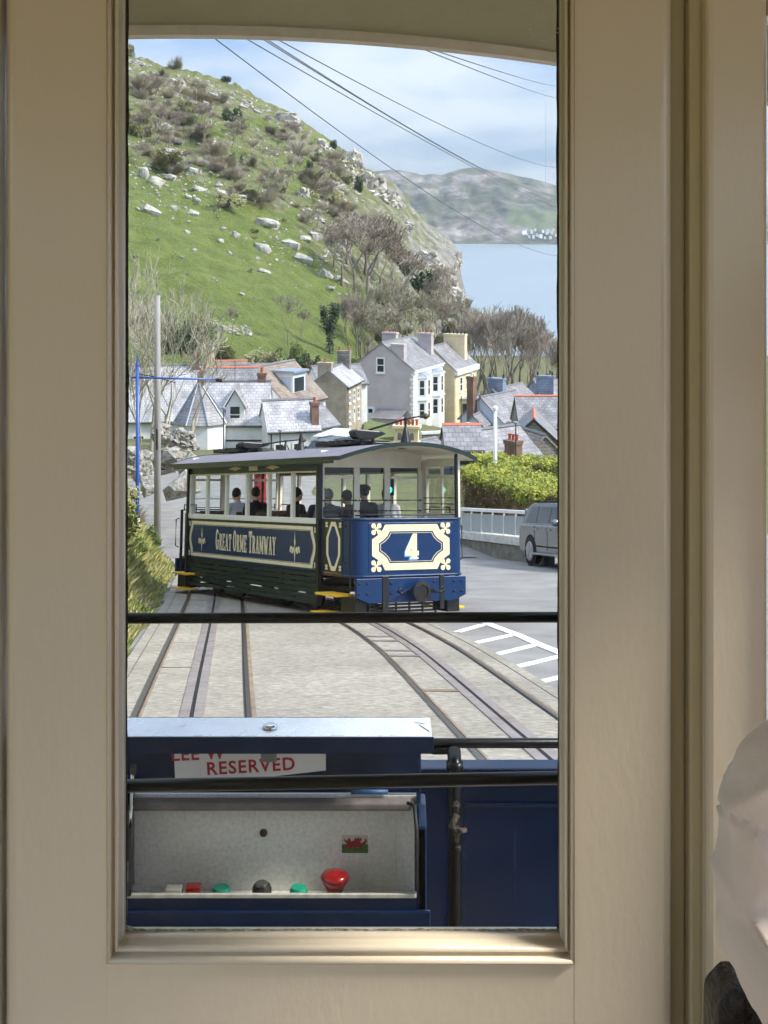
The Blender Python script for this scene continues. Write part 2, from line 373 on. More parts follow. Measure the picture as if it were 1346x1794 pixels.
# --- sea
def seam():
    m = pm('sea water', S(136,148,152), .3, var=.06, vs=.004, spec=.5)
    t = m.node_tree; N = t.nodes.new; L = t.links.new; b = t.nodes['Principled BSDF']
    tcx = N('ShaderNodeTexCoord'); n = N('ShaderNodeTexNoise'); L(tcx.outputs['Object'], n.inputs['Vector']); n.inputs['Scale'].default_value = .25; n.inputs['Detail'].default_value = 6
    bp = N('ShaderNodeBump'); bp.inputs['Strength'].default_value = .6; bp.inputs['Distance'].default_value = .8; L(n.outputs[0], bp.inputs['Height']); L(bp.outputs[0], b.inputs['Normal'])
    return m
sb = MB(); sb.add([(-3900,560,-55),(3900,560,-55),(3900,5400,-55),(-3900,5400,-55)], [(0,1,2,3)])
tag(sb.build('sea', seam(), fix=False), kind='structure')
# --- headland across the bay
def farm():
    m = pm('headland rock and turf', S(104,112,84), .95, var=.2, vs=.004)
    t = m.node_tree; N = t.nodes.new; L = t.links.new; b = t.nodes['Principled BSDF']
    tcx = N('ShaderNodeTexCoord'); mpn = N('ShaderNodeMapping'); L(tcx.outputs['Object'], mpn.inputs[0]); mpn.inputs['Scale'].default_value = (1, .5, 2.4)
    n = N('ShaderNodeTexNoise'); L(mpn.outputs[0], n.inputs['Vector']); n.inputs['Scale'].default_value = .011; n.inputs['Detail'].default_value = 10; n.inputs['Roughness'].default_value = .68
    r = N('ShaderNodeValToRGB'); L(n.outputs[0], r.inputs[0]); e = r.color_ramp.elements
    e[0].position = .36; e[0].color = (*S(52,56,50), 1); e[1].position = .66; e[1].color = (*S(156,148,142), 1)
    x = e.new(.49); x.color = (*S(86,90,64), 1); x = e.new(.56); x.color = (*S(116,108,100), 1)
    at = N('ShaderNodeVertexColor'); at.layer_name = 'zone'; sp = N('ShaderNodeSeparateColor'); L(at.outputs[0], sp.inputs[0])
    mi = N('ShaderNodeMixRGB'); L(sp.outputs[0], mi.inputs[0]); L(r.outputs[0], mi.inputs[1]); mi.inputs[2].default_value = (*S(96,106,72), 1)
    L(mi.outputs[0], b.inputs['Base Color'])
    bp = N('ShaderNodeBump'); bp.inputs['Strength'].default_value = 1; bp.inputs['Distance'].default_value = 14; L(n.outputs[0], bp.inputs['Height']); L(bp.outputs[0], b.inputs['Normal'])
    return m
def zone_mesh(mb, name, mat, cols, smooth=True):
    me = mb.mesh(name, smooth); a = me.color_attributes.new('zone', 'FLOAT_COLOR', 'POINT')
    fl = []
    for c in cols: fl += [c[0], c[1], c[2], 1.0]
    a.data.foreach_set('color', fl); return put(name, me, mat)
FTOP = [(200,318),(480,312),(600,306),(640,302),(665,299),(690,297),(712,299),(728,303),(741,307.5),(755,304),(775,306.5),(790,300),(810,295.5),(830,293),(850,295),(868,299),(885,303),(905,307),(930,312),(960,320),(985,328),(1050,345),(1200,372),(1400,395)]
fb = MB(); fc = []; NC, NR = 190, 40
for j in range(NR+8):
    t = min(1.0, j / NR)
    for i in range(NC):
        px = 200 + 1200*i/(NC-1)
        d0 = 3640 - 130*sstep(800, 1000, px) ; d1 = 4250
        zt = -(interp(FTOP, px)-HY)/F*d1; z0 = -56.5
        d = lerp(d0, d1, t)
        z = lerp(z0, zt, lerp(t**.8, sstep(0,1,t), .35)) + (18*nz(px*.02, t*6, 3)+9*nz(px*.06, t*15, 8)) * math.sin(math.pi*min(1,t*1.0))*(.9)
        if j > NR: d += (j-NR)*110; z = lerp(zt, -58, ((j-NR)/7)**1.4)
        x = (px-CX)/F*(d if j <= NR else d1)
        d += 40*nz(px*.03, t*4, 11)*(0 if j == 0 else 1)
        fb.v.append((x, d, z)); gpatch = sstep(880,905,px)*(1-sstep(1000,1030,px))*sstep(.17,.24,t)*(1-sstep(.40,.50,t))*(.6+.8*nz(px*.05,t*9,2)+.3)
        top = .35*sstep(.85,1.0,t)*max(0,.6+nz(px*.03,t*5,9))
        fc.append((max(0,min(1,max(gpatch,top))), 0, 0))
for j in range(NR+7):
    for i in range(NC-1): a = j*NC+i; fb.f.append((a, a+1, a+NC+1, a+NC))
tag(zone_mesh(fb, 'far_headland', farm(), fc), kind='structure')
# --- the steep hillside with limestone crags
RIDGE = [(-500,40),(0,62),(150,85),(225,97),(260,104),(290,117),(330,122),(370,133),(400,143),(430,156),(450,168),(480,184),(500,191),(520,203),(545,222),(570,240),(590,252),(605,262),(628,268),(637,290),(660,303),(690,321),(712,345),(720,360),(745,384),(775,407),(795,424),(803,443),(807,473),(812,497),(818,518),(823,545)]
DR = [(-500,380),(225,420),(600,430),(720,455),(823,470)]
YB = [(-500,730),(215,715),(480,690),(600,670),(720,640),(823,610)]
DB = [(-500,175),(215,180),(480,195),(600,215),(720,270),(823,340)]
def hill(px, t):
    d0, d1 = interp(DB, px), interp(DR, px)
    z0 = -(interp(YB, px)-HY)/F*d0; z1 = -(interp(RIDGE, px)-HY)/F*d1
    d = lerp(d0, d1, t); z = lerp(z0, z1, lerp(t, t**1.25, .6))
    k = math.sin(math.pi*min(1, max(0,t)))**.5 if 0 < t < 1 else 0
    xw = (px-CX)/F*d; z += k*(2.6*nz(xw*.03, d*.03, 1.3) + 1.2*nz(xw*.09, d*.09, 4.1) + .4*nz(xw*.3, d*.3, 7)) + (0.7*nz(px*.09, 3.3, 2) if t >= .97 else 0)
    return Vector(((px-CX)/F*d, d, z))
def hill_at(px, py):
    lo, hi = 0.0, 1.0
    for _ in range(22):
        m = (lo+hi)/2; v = hill(px, m)
        if HY - v.z/v.y*F > py: lo = m
        else: hi = m
    return hill(px, lo)
def scr(v): return (CX + v.x/v.y*F, HY - v.z/v.y*F)
def hillm():
    m = pm('hill turf', S(120,150,66), .95, var=.15, vs=.1)
    t = m.node_tree; N = t.nodes.new; L = t.links.new; b = t.nodes['Principled BSDF']
    tcx = N('ShaderNodeTexCoord')
    def nn(scale, det=7, rough=.6):
        n = N('ShaderNodeTexNoise'); L(tcx.outputs['Object'], n.inputs['Vector']); n.inputs['Scale'].default_value = scale; n.inputs['Detail'].default_value = det; n.inputs['Roughness'].default_value = rough; return n
    def ramp(src, st):
        r = N('ShaderNodeValToRGB'); L(src, r.inputs[0]); e = r.color_ramp.elements
        e[0].position, e[0].color = st[0][0], (*st[0][1], 1); e[1].position, e[1].color = st[-1][0], (*st[-1][1], 1)
        for p, c in st[1:-1]: x = e.new(p); x.color = (*c, 1)
        return r
    na = nn(.22, 10, .7); nb = nn(.35, 9, .7); ncn = nn(.16, 10, .72)
    mead = ramp(na.outputs[0], [(.22, S(66,74,40)), (.3, S(96,108,48)), (.44, S(114,130,54)), (.58, S(130,144,66)), (.72, S(152,156,92))])
    oliv = ramp(nb.outputs[0], [(.3, S(92,90,62)), (.44, S(122,124,76)), (.54, S(136,144,82)), (.64, S(152,146,116)), (.76, S(190,184,170))])
    at = N('ShaderNodeVertexColor'); at.layer_name = 'zone'; sp = N('ShaderNodeSeparateColor'); L(at.outputs[0], sp.inputs[0])
    ml = N('ShaderNodeMath'); ml.operation = 'ADD'; L(sp.outputs[0], ml.inputs[0])
    m3 = N('ShaderNodeMath'); m3.operation = 'MULTIPLY_ADD'; L(nb.outputs[0], m3.inputs[0]); m3.inputs[1].default_value = 1.3; m3.inputs[2].default_value = -.65; L(m3.outputs[0], ml.inputs[1])
    rr = N('ShaderNodeMapRange'); L(ml.outputs[0], rr.inputs[0]); rr.inputs[1].default_value = .35; rr.inputs[2].default_value = .65
    mi = N('ShaderNodeMixRGB'); L(rr.outputs[0], mi.inputs[0]); L(oliv.outputs[0], mi.inputs[1]); L(mead.outputs[0], mi.inputs[2])
    rk = N('ShaderNodeMath'); rk.operation = 'MULTIPLY_ADD'; L(ncn.outputs[0], rk.inputs[0]); rk.inputs[1].default_value = 1.0; L(sp.outputs[1], rk.inputs[2])
    r2 = N('ShaderNodeMapRange'); L(rk.outputs[0], r2.inputs[0]); r2.inputs[1].default_value = .86; r2.inputs[2].default_value = .98
    rc = ramp(nb.outputs[0], [(.3, S(120,116,108)), (.6, S(186,182,174)), (.75, S(208,204,196))])
    m2 = N('ShaderNodeMixRGB'); L(r2.outputs[0], m2.inputs[0]); L(mi.outputs[0], m2.inputs[1]); L(rc.outputs[0], m2.inputs[2])
    L(m2.outputs[0], b.inputs['Base Color'])
    nf = nn(1.4, 6, .7); ad2 = N('ShaderNodeMath'); ad2.operation = 'ADD'; L(nb.outputs[0], ad2.inputs[0]); L(nf.outputs[0], ad2.inputs[1])
    bp = N('ShaderNodeBump'); bp.inputs['Strength'].default_value = 1.0; bp.inputs['Distance'].default_value = 1.3; L(ad2.outputs[0], bp.inputs['Height']); L(bp.outputs[0], b.inputs['Normal'])
    return m
def meadow(px, py):                              # 1 where close green turf grows, 0 on the scrubby rocky upper slope
    top = interp([(215,250),(260,285),(330,320),(420,345),(470,375),(540,430),(600,480),(640,520),(690,570)], px)
    top += 46*nz(px*.016, py*.02, 5.5) + 16*nz(px*.06, py*.07, 2.2)
    m = sstep(top-12, top+12, py) * (1 - sstep(640, 700, px))
    m = max(m, .75*sstep(.22, .42, nz(px*.02, py*.03, 9.1)) * sstep(150, 230, py) * (1 - sstep(560, 640, px)))
    m = max(m, .5*(1-sstep(0, 34, math.hypot(px-705, (py-395)*.8))))
    return m
hb = MB(); hc = []; pxs = []
p = -500.0
while p < 823: pxs.append(p); p += 14 if p < 180 else 3.2
pxs += [823]; NT = 120
for i, px in enumerate(pxs + [823, 820]):
    for j in range(NT+10):
        t = min(1, j/NT); v = hill(px, t)
        if j == 0: v.z -= 14; v.y -= 6
        if j > NT: k = j-NT; v = Vector((v.x*(1+.0*k), v.y+k*22, v.z-(k*2.2 if k < 4 else 6.6+(k-3)*14)))
        if i >= len(pxs): v = Vector((v.x + (i-len(pxs))*-30, v.y + 60*(i-len(pxs)+1), min(v.z, v.z*1.0)-8))
        if j == NT+9: v.z = -60
        hb.v.append(v)
        sx_, sy_ = scr(v); mz = meadow(sx_, sy_)
        rock = .10 if mz > .5 else .30 + .14*sstep(560, 760, sx_)
        rock += .12*sstep(760,800,sx_)
        hc.append((mz, rock, 0))
mrow = NT+10
for i in range(len(pxs)+1):
    for j in range(mrow-1): a = i*mrow+j; hb.f.append((a, a+mrow, a+mrow+1, a+1))
tag(zone_mesh(hb, 'hillside', hillm(), hc), kind='structure')
# ================================================================== OUR OWN TRAM CAR (the cabin the picture is taken from)
M_CREAM = pm('glossy cream paint', S(224,212,189), .18, var=.02, vs=1.2, bump=.22, bs=110, stretch=(1.0,1.0,.4), bdist=.0018, spec=.85, thr=(.05,.95), detail=2)
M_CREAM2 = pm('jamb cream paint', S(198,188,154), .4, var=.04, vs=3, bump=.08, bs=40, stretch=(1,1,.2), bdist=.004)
M_PUTTY = pm('dark glazing seal', S(52,44,34), .7, var=.3, vs=30, bump=.6, bs=60)
M_FLAKE = pm('flaking paint edge', S(206,202,184), .7, var=.2, vs=90, bump=.9, bs=120, col2=S(120,114,100))
M_BLACK = pm('black gloss paint', S(7,7,8), .3, spec=.25, var=.2, vs=20, bump=.1, bs=60, bdist=.003)
M_NAVY = pm('navy gloss paint', S(5,30,64), .2, var=.12, vs=6, bump=.10, bs=60, bdist=.003, rvar=.06, spec=.3)
M_FLOOR = pm('cabin floor boards', S(200,188,168), .6, var=.2, vs=6, bump=.3, bs=40, stretch=(1,6,1))
M_CEIL = pm('cabin ceiling paint', S(206,190,150), .5, var=.04, vs=3)
M_WGLASS = glassm('window glass', (.97,.98,.97), .18, dirt=.005)
DOOR = 1.44; K = DOOR/F
def X(px): return (px-CX)*K
def Z(py): return -(py-HY)*K
cabin = empty('tram_cabin', (-.42, 0, -1.45), 0, 'cream painted tram saloon round the camera with jamb, roof and end platform', 'tram')
cabin.location = (0,0,0)
XL, XR, YB_, ZF, ZC = -1.50, .92, -4.6, -1.45, .92
def part(name, b, mat, par=cabin, bev=0, smooth=False): return b.build(name, mat, par, smooth, bev)
part('floor', MB().box(XL, XR, YB_, 1.50, ZF-.06, ZF), M_FLOOR)
part('ceiling', MB().box(XL-.05, XR+.05, YB_, 1.50, ZC, ZC+.05), M_CEIL)
for sx_, nm in ((XL, 0), (XR, 1)):
    o = -1 if nm == 0 else 1; a, b_ = sorted((sx_, sx_+o*.05))
    part('side_panel', MB().box(a, b_, YB_, 1.50, ZF, -.84), M_CREAM)
    part('letterboard', MB().box(a, b_, YB_, 1.50, .26, ZC), M_CREAM)
    for k in range(5):
        yy = 1.50 - k*1.5; part('window_pillar', MB().box(a-.004, b_+.004, yy-.07, yy, -.84, .26), M_CREAM, bev=.006)
part('rear_panel', MB().box(XL, XR, YB_-.05, YB_, ZF, -.84), M_CREAM)
part('rear_letterboard', MB().box(XL, XR, YB_-.05, YB_, .26, ZC), M_CREAM)
for x in (XL, -.75, -.05, XR-.09): part('window_pillar', MB().box(x, x+.09, YB_-.054, YB_+.004, -.84, .26), M_CREAM)
# end bulkhead beside the door: jamb strips, right panel with its own window, left panel
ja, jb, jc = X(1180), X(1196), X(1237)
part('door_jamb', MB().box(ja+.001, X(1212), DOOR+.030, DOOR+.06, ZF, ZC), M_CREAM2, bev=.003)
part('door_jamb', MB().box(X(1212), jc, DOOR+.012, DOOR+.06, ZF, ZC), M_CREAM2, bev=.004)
pr0, pr1 = jc-.001, X(1341)
part('bulkhead_post', MB().box(pr0, pr1, DOOR-.012, DOOR+.06, ZF, ZC), M_CREAM, bev=.006)
part('bulkhead_panel', MB().box(pr1, XR, DOOR-.010, DOOR+.058, ZF, -.66), M_CREAM)
part('bulkhead_panel', MB().box(pr1, XR, DOOR-.010, DOOR+.058, Z(30), ZC), M_CREAM)
arcm = MB(); pts = []
rr = .045
path = [(pr1+.008, -.66)] + [(pr1+.008, lerp(-.66, Z(30)-rr, k/12)) for k in range(1, 13)] + [(pr1+.008+rr*(1-math.cos(a)), Z(30)-rr+rr*math.sin(a)) for a in [i*math.pi/12 for i in range(1, 7)]] + [(XR, Z(30))]
arcm.tube([(x, DOOR-.013, z) for x, z in path], .006, 8); part('window_bead', arcm, M_CREAM, smooth=True)
part('window_glass', MB().box(pr1, XR, DOOR+.020, DOOR+.024, -.66, Z(30)), M_WGLASS)
xl0 = X(4)
part('bulkhead_post', MB().box(xl0-.14, xl0-.003, DOOR-.004, DOOR+.06, ZF, ZC), M_CREAM, bev=.006)
part('bulkhead_panel', MB().box(XL, xl0-.14, DOOR-.002, DOOR+.058, ZF, -.66), M_CREAM)
part('bulkhead_panel', MB().box(XL, xl0-.14, DOOR-.002, DOOR+.058, .3, ZC), M_CREAM)
part('window_glass', MB().box(XL, xl0-.14, DOOR+.020, DOOR+.024, -.66, .3), M_WGLASS)
part('door_header', MB().box(xl0, ja, DOOR-.02, DOOR+.062, .50, ZC), M_CREAM, bev=.004)

# ---- the sliding door with its tall window
door = empty('sliding_door', (X(590), DOOR, ZF), 0, 'cream painted sliding door with tall moulded window looking down the line', 'door')
def dpart(name, b, mat, bev=0, smooth=False):
    b.v = [(v[0]-X(590), v[1]-DOOR, v[2]-ZF) for v in b.v]; return b.build(name, mat, door, smooth, bev, 3)
wl, wr, wb, wt = X(214), X(984), Z(1642), .44
def stile(x0, x1, side):                         # rounded on its outer edge only
    r_ = .013; prof_ = []
    arc = [(r_*(1-math.cos(a)), r_*(1-math.sin(a))) for a in [i*math.pi/2/6 for i in range(7)]]      # from edge to face
    if side > 0: prof_ = [(x0, DOOR)] + [(x1-u, DOOR+v) for u, v in reversed(arc)] + [(x1, DOOR+.04), (x0, DOOR+.04)]
    else: prof_ = [(x1, DOOR)] + [(x0+u, DOOR+v) for u, v in reversed(arc)] + [(x0, DOOR+.04), (x1, DOOR+.04)]
    return MB().prism(prof_, ZF+.01, .50, lambda u, v, w: Vector((u, v, w)))
dpart('stile', stile(X(6), X(187), -1), M_CREAM)
dpart('stile', stile(X(1007), X(1180), 1), M_CREAM)
dpart('bottom_rail', MB().box(X(187)+.00005, X(1007)-.00005, DOOR+.0002, DOOR+.039, ZF+.01, Z(1690)), M_CREAM)
dpart('top_rail', MB().box(X(187)+.0005, X(1007)-.0005, DOOR+.001, DOOR+.039, .462, .50), M_CREAM, .004)
# stepped moulding, mitred at the corners
steps = [(X(187), X(213)), ]
prof = [(0.0, .0002), (.0018, -.0035), (.0040, -.0035), (.0055, .002), (.0072, .004), (.0085, .0005), (.0105, .0005), (.0120, .006), (.0140, .0095), (.0158, .0105)]
def frame_pts(k): # inset k from outer moulding edge
    return (X(187)+k, X(1007)-k*.86, Z(1690)+k*1.5, .462-k)
for nm, side in (('moulding', 'l'), ('moulding', 'r'), ('moulding', 'b'), ('moulding', 't')):
    b = MB()
    for (k, dy) in prof:
        a, c, e, f = frame_pts(k); y = DOOR + dy
        b.v += {'l': [(a,y,e),(a,y,f)], 'r': [(c,y,e),(c,y,f)], 'b': [(a,y,e),(c,y,e)], 't': [(a,y,f),(c,y,f)]}[side]
    for i in range(len(prof)-1): b.f.append((2*i, 2*i+1, 2*i+3, 2*i+2))
    a, c, e, f = frame_pts(prof[-1][0]); y = DOOR + .030
    b.v += {'l': [(a,y,e),(a,y,f)], 'r': [(c,y,e),(c,y,f)], 'b': [(a,y,e),(c,y,e)], 't': [(a,y,f),(c,y,f)]}[side]
    i = len(prof)-1; b.f.append((2*i, 2*i+1, 2*i+3, 2*i+2))
    o = dpart(nm, b, M_CREAM); o.modifiers.new('solid', 'SOLIDIFY').thickness = .002
    for q in o.data.polygons: q.use_smooth = True
ga, gc, ge, gf = frame_pts(.0158)
# dark uneven seal beside the pane
for sgn, x0 in ((1, ga), (-1, gc)):
    b = MB(); n = 90; r2 = random.Random(5 if sgn > 0 else 9)
    for i in range(n+1):
        z = lerp(ge, gf, i/n); w = (.0030 if sgn > 0 else .0022)*(.55+.45*sstep(-.5,.2,z)) + .0013*nz(z*9, sgn*3, 1) + .0006*nz(z*40, sgn, 2)
        b.v += [(x0-sgn*.001, DOOR+.022, z), (x0+sgn*max(.0006, w), DOOR+.022, z)]
    for i in range(n): a = 2*i; b.f.append((a, a+1, a+3, a+2))
    dpart('glazing_seal', b, M_PUTTY)
b = MB(); n = 120
for i in range(n+1):
    x = lerp(ga, gc, i/n); w = .0022 + .0016*nz(x*30, 2, 2) + .0010*nz(x*120, 5, 1) + .004*sstep(.012, 0, x-ga)
    b.v += [(x, DOOR+.0215, ge-.001), (x, DOOR+.0215, ge+max(.0005, w))]
for i in range(n): a = 2*i; b.f.append((a, a+1, a+3, a+2))
dpart('flaking_edge', b, M_FLAKE)
M_SMEAR = bpy.data.materials.new('dried rain streak'); M_SMEAR.use_nodes = True; t_ = M_SMEAR.node_tree; t_.nodes.clear()
o_ = t_.nodes.new('ShaderNodeOutputMaterial'); m_ = t_.nodes.new('ShaderNodeMixShader'); tc_ = t_.nodes.new('ShaderNodeTexCoord'); n_ = t_.nodes.new('ShaderNodeTexNoise'); n_.inputs['Scale'].default_value = 24; t_.links.new(tc_.outputs['Object'], n_.inputs['Vector'])
q_ = t_.nodes.new('ShaderNodeMapRange'); q_.inputs[1].default_value = .4; q_.inputs[2].default_value = .7; q_.inputs[3].default_value = 0; q_.inputs[4].default_value = .22; t_.links.new(n_.outputs[0], q_.inputs[0]); t_.links.new(q_.outputs[0], m_.inputs[0])
t_.links.new(t_.nodes.new('ShaderNodeBsdfTransparent').outputs[0], m_.inputs[1]); t_.links.new(t_.nodes.new('ShaderNodeBsdfDiffuse').outputs[0], m_.inputs[2]); t_.links.new(m_.outputs[0], o_.inputs[0])
for px0, y0_, y1_, w_ in ((233,170,560,2.2),(227,245,330,1.2),(241,120,420,1.4),(226,380,760,2.6),(960,130,420,1.6),(820,820,1050,1.8),(330,1090,1180,1.0),(700,1480,1600,1.6),(905,1420,1600,2.0)):
    dpart('rain_streak', MB().quad((X(px0), DOOR+.0221, Z(y1_)), (X(px0+w_), DOOR+.0221, Z(y1_)), (X(px0+w_*.8), DOOR+.0221, Z(y0_)), (X(px0+w_*.2), DOOR+.0221, Z(y0_))), M_SMEAR)
dpart('pane', MB().box(ga-.003, gc+.003, DOOR+.0225, DOOR+.0255, ge-.003, gf+.003), M_WGLASS)
# etched ring mark in the upper right of the pane
M_ETCH = pm('etched glass mark', S(196,190,176), .8, var=.1)
b = MB(); r3 = random.Random(3); cx_, cz_ = X(958), Z(42)
for k in range(15):
    a = R(95 + k*18.5); rr_ = X(958+25.5)-X(958)
    c = Vector((cx_+rr_*math.cos(a), DOOR+.0218, cz_+rr_*math.sin(a)))
    tx = Vector((-math.sin(a), 0, math.cos(a))); ty = Vector((math.cos(a), 0, math.sin(a)))
    for s_ in range(3):
        u0, v0 = r3.uniform(-.0014,.0014), r3.uniform(-.0016,.0016); p0 = c+tx*u0+ty*v0; p1 = c+tx*r3.uniform(-.0014,.0014)+ty*r3.uniform(-.0016,.0016)
        dv = (p1-p0); nn_ = Vector((-dv.z, 0, dv.x)); nn_ = nn_.normalized()*.00028 if nn_.length > 1e-6 else tx*.0003
        b.quad(p0-nn_, p1-nn_, p1+nn_, p0+nn_)
dpart('etched_mark', b, M_ETCH)
# black guard bars outside the pane
y = DOOR+.052
def bar_at(py0, py1, th):
    k = y/F; zz = lambda py: -(py-HY)*k
    return MB().tube([(X(130)*y/DOOR, y, zz(py0)), (X(1080)*y/DOOR, y, zz(py1))], th*k/2, 12)
dpart('guard_bar', bar_at(1083.5, 1081, 19), M_BLACK, smooth=True)
dpart('guard_bar', bar_at(1379, 1361, 23), M_BLACK, smooth=True)
for x in (X(130), X(1080)):
    dpart('bar_bracket', MB().box(x-.012, x+.012, DOOR+.040, y+.004, Z(1400), Z(1040)), M_BLACK, .003)

# ---- open end platform: canopy, fascia, floor, dash, rail, post
FD = 2.85
axx = -.42
def arch(x, d=FD): return (390-62)/F*FD - ((x-axx)**2)/(2*5.3)
cb_ = MB(); cp = []
n = 40
poly = [(lerp(XL-.1, XR+.25, i/n), arch(lerp(XL-.1, XR+.25, i/n))) for i in range(n+1)]
top = [(x, z+.22) for x, z in reversed(poly)]
M_FASC = pm('fascia cream paint', S(186,176,150), .4, var=.06, vs=4, bump=.1, bs=30)
b = MB()
for i in range(n):
    (x0, z0), (x1, z1) = poly[i], poly[i+1]
    b.add([(x0,FD,z0+.018),(x1,FD,z1+.018),(x1,FD,z1+.24),(x0,FD,z0+.24),(x0,FD+.04,z0+.018),(x1,FD+.04,z1+.018),(x1,FD+.04,z1+.24),(x0,FD+.04,z0+.24)], [(0,1,2,3),(5,4,7,6),(0,4,5,1)])
part('canopy_fascia', b, M_FASC)
b = MB(); M_BEAD = pm('fascia bead', S(204,190,172), .45, var=.08, vs=12, bump=.2, bs=50)
for i in range(n):
    (x0, z0), (x1, z1) = poly[i], poly[i+1]
    b.add([(x0,FD-.012,z0),(x1,FD-.012,z1),(x1,FD-.012,z1+.02),(x0,FD-.012,z0+.02),(x0,FD+.05,z0),(x1,FD+.05,z1),(x1,FD+.05,z1+.02),(x0,FD+.05,z0+.02)], [(0,1,2,3),(5,4,7,6),(0,4,5,1),(3,2,6,7)])
part('fascia_bead', b, M_BEAD)
b = MB()
for i in range(n):
    (x0, z0), (x1, z1) = poly[i], poly[i+1]; e = .25
    b.add([(x0,1.5,z0+e),(x1,1.5,z1+e),(x1,FD+.12,z1+e),(x0,FD+.12,z0+e),(x0,1.5,z0+e+.03),(x1,1.5,z1+e+.03),(x1,FD+.12,z1+e+.03),(x0,FD+.12,z0+e+.03)], [(0,3,2,1),(4,5,6,7),(3,7,6,2)])
part('canopy_roof', b, pm('canopy underside white', S(240,238,230), .5, var=.03), smooth=True)
# slim scroll bracket under the canopy near the mark on the pane
PF = -1.98
part('platform_floor', MB().box(XL, XR+.1, 1.51, 2.9, PF-.08, PF), pm('platform boards', S(196,190,180), .7, var=.1))
part('platform_step', MB().box(XL, XR, 1.50, 1.56, PF, ZF-.061), M_FLOOR)
DD = 2.80
def D(px, py, d): return P(px, py, d)
dz = D(0, 1349, DD).z
part('dash_panel', MB().box(XL+.1, XR+.2, DD, DD+.03, PF, dz-.012), M_NAVY, bev=.004)
part('dash_capping', MB().box(XL+.08, XR+.22, DD-.012, DD+.042, dz-.0115, dz+.006), M_NAVY, bev=.004)
z1 = D(0, 1402, DD).z
part('dash_rib', MB().box(D(812,0,DD).x, XR+.2, DD-.006, DD-.0005, z1-.012, z1-.004), M_NAVY, bev=.002)
rz = D(0, 1302, 2.78).z
part('dash_rail', MB().tube([(XL+.1, 2.78, rz), (XR+.2, 2.78, rz)], .0098, 12), M_BLACK, smooth=True)
px_ = D(797, 0, 2.72).x
post = part('dash_post', MB().tube([(px_, 2.72, PF), (px_, 2.72, rz-.02), (px_, 2.75, rz-.004)], .0135, 12), M_BLACK, smooth=True)
M_WORN = pm('worn black iron', S(40,36,34), .45, metal=.4, var=.3, vs=40, bump=.8, bs=90, col2=S(96,84,74))
zz = lambda py: D(0, py, 2.72).z
part('post_collar', MB().lathe([(.0165, zz(1352)), (.0165, zz(1335))], (px_, 2.72, 0), 'z', 14), M_BLACK, post, smooth=True)
part('post_bolt', MB().sph((px_+.002, 2.702, zz(1404)), .008, 10, 6), M_WORN, post, smooth=True)
part('post_bolt', MB().sph((px_+.006, 2.703, zz(1480)), .006, 10, 6), M_WORN, post, smooth=True)
part('post_hook', MB().tube([(px_+.004, 2.700, zz(1420)), (px_-.008, 2.694, zz(1438)), (px_+.006, 2.688, zz(1444)), (px_+.022, 2.690, zz(1443))], [.006,.008,.007,.005], 8), M_WORN, post, smooth=True)
part('post_hook', MB().tube([(px_+.002, 2.700, zz(1440)), (px_+.003, 2.698, zz(1466))], [.007,.004], 8), M_WORN, post, smooth=True)
part('rail_bracket', MB().box(D(757,0,2.75).x, px_, 2.765, 2.775, rz-.018, rz-.006), M_BLACK, bev=.002)
for k in (-1.3, -.75, .75): part('dash_post', MB().tube([(k, 2.76, PF), (k, 2.76, rz)], .013, 10), M_BLACK, smooth=True)

# ---- driver's control cabinet standing on the platform
CF = 2.25; kc = CF/F
def cx(px, d=CF): return (px-CX)/F*d
def cz(py, d=CF): return -(py-HY)/F*d
M_INNER = pm('speckled cream enamel', S(228,227,222), .5, var=.1, vs=160, bump=.25, bs=380, bdist=.001, detail=4, col2=S(204,203,198), thr=(.30,.62))
M_RIM = pm('grey seal', S(118,112,110), .6, var=.15, vs=30)
M_DARKTRIM = pm('rubber trim', S(18,18,18), .6)
M_CHROME = pm('chrome', S(210,210,212), .12, metal=1.0, var=.05)
cab = empty('control_cabinet', (cx(470), CF, PF), 0, 'navy steel control cabinet with its lid propped open and push buttons inside', 'control cabinet')
def cpart(name, b, mat, bev=0, smooth=False, par=None):
    b.v = [(v[0]-cx(470), v[1]-CF, v[2]-PF) for v in b.v]; return b.build(name, mat, par or cab, smooth, bev, 3)
BD = 2.345                                                      # back wall of the tray
xa, xb = cx(176), cx(747); lip = cz(1566); topz = cz(1394, BD)
body = cpart('body', MB().box(xa, xb, CF, 2.46, PF, lip-.062).box(xa, cx(731), CF+.0004, CF+.0035, lip-.062, lip-.0072).box(xa, cx(217), CF, 2.46, lip-.03, cz(1430)).box(cx(731), xb, CF, BD, lip-.03, cz(1452)), M_NAVY, .004)
# right cheek: slopes back towards the lid
b = MB(); b.prism([(CF, lip-.03), (BD, lip-.03), (BD, topz+.004), (CF+.05, topz+.004), (CF, cz(1450))], cx(731)+.0005, xb+.001, lambda u, v, w: Vector((w, u, v)))
cpart('cheek', b, M_NAVY, .003)
b = MB(); b.prism([(CF, lip-.03), (BD, lip-.03), (BD, topz+.004), (CF+.05, topz+.004), (CF, cz(1450))], xa-.001, cx(216), lambda u, v, w: Vector((w, u, v)))
cpart('cheek', b, M_NAVY, .003)
cpart('plinth', MB().box(xa-.004, cx(755), CF-.010, CF-.0006, PF+.01, cz(1592)), M_NAVY, .003)
tray = cpart('tray_back', MB().box(cx(216), cx(732), BD, BD+.012, lip-.063, topz), M_INNER)
cpart('tray_floor', MB().box(cx(216), cx(731), CF+.004, BD-.0005, lip-.062, lip-.040), M_INNER)
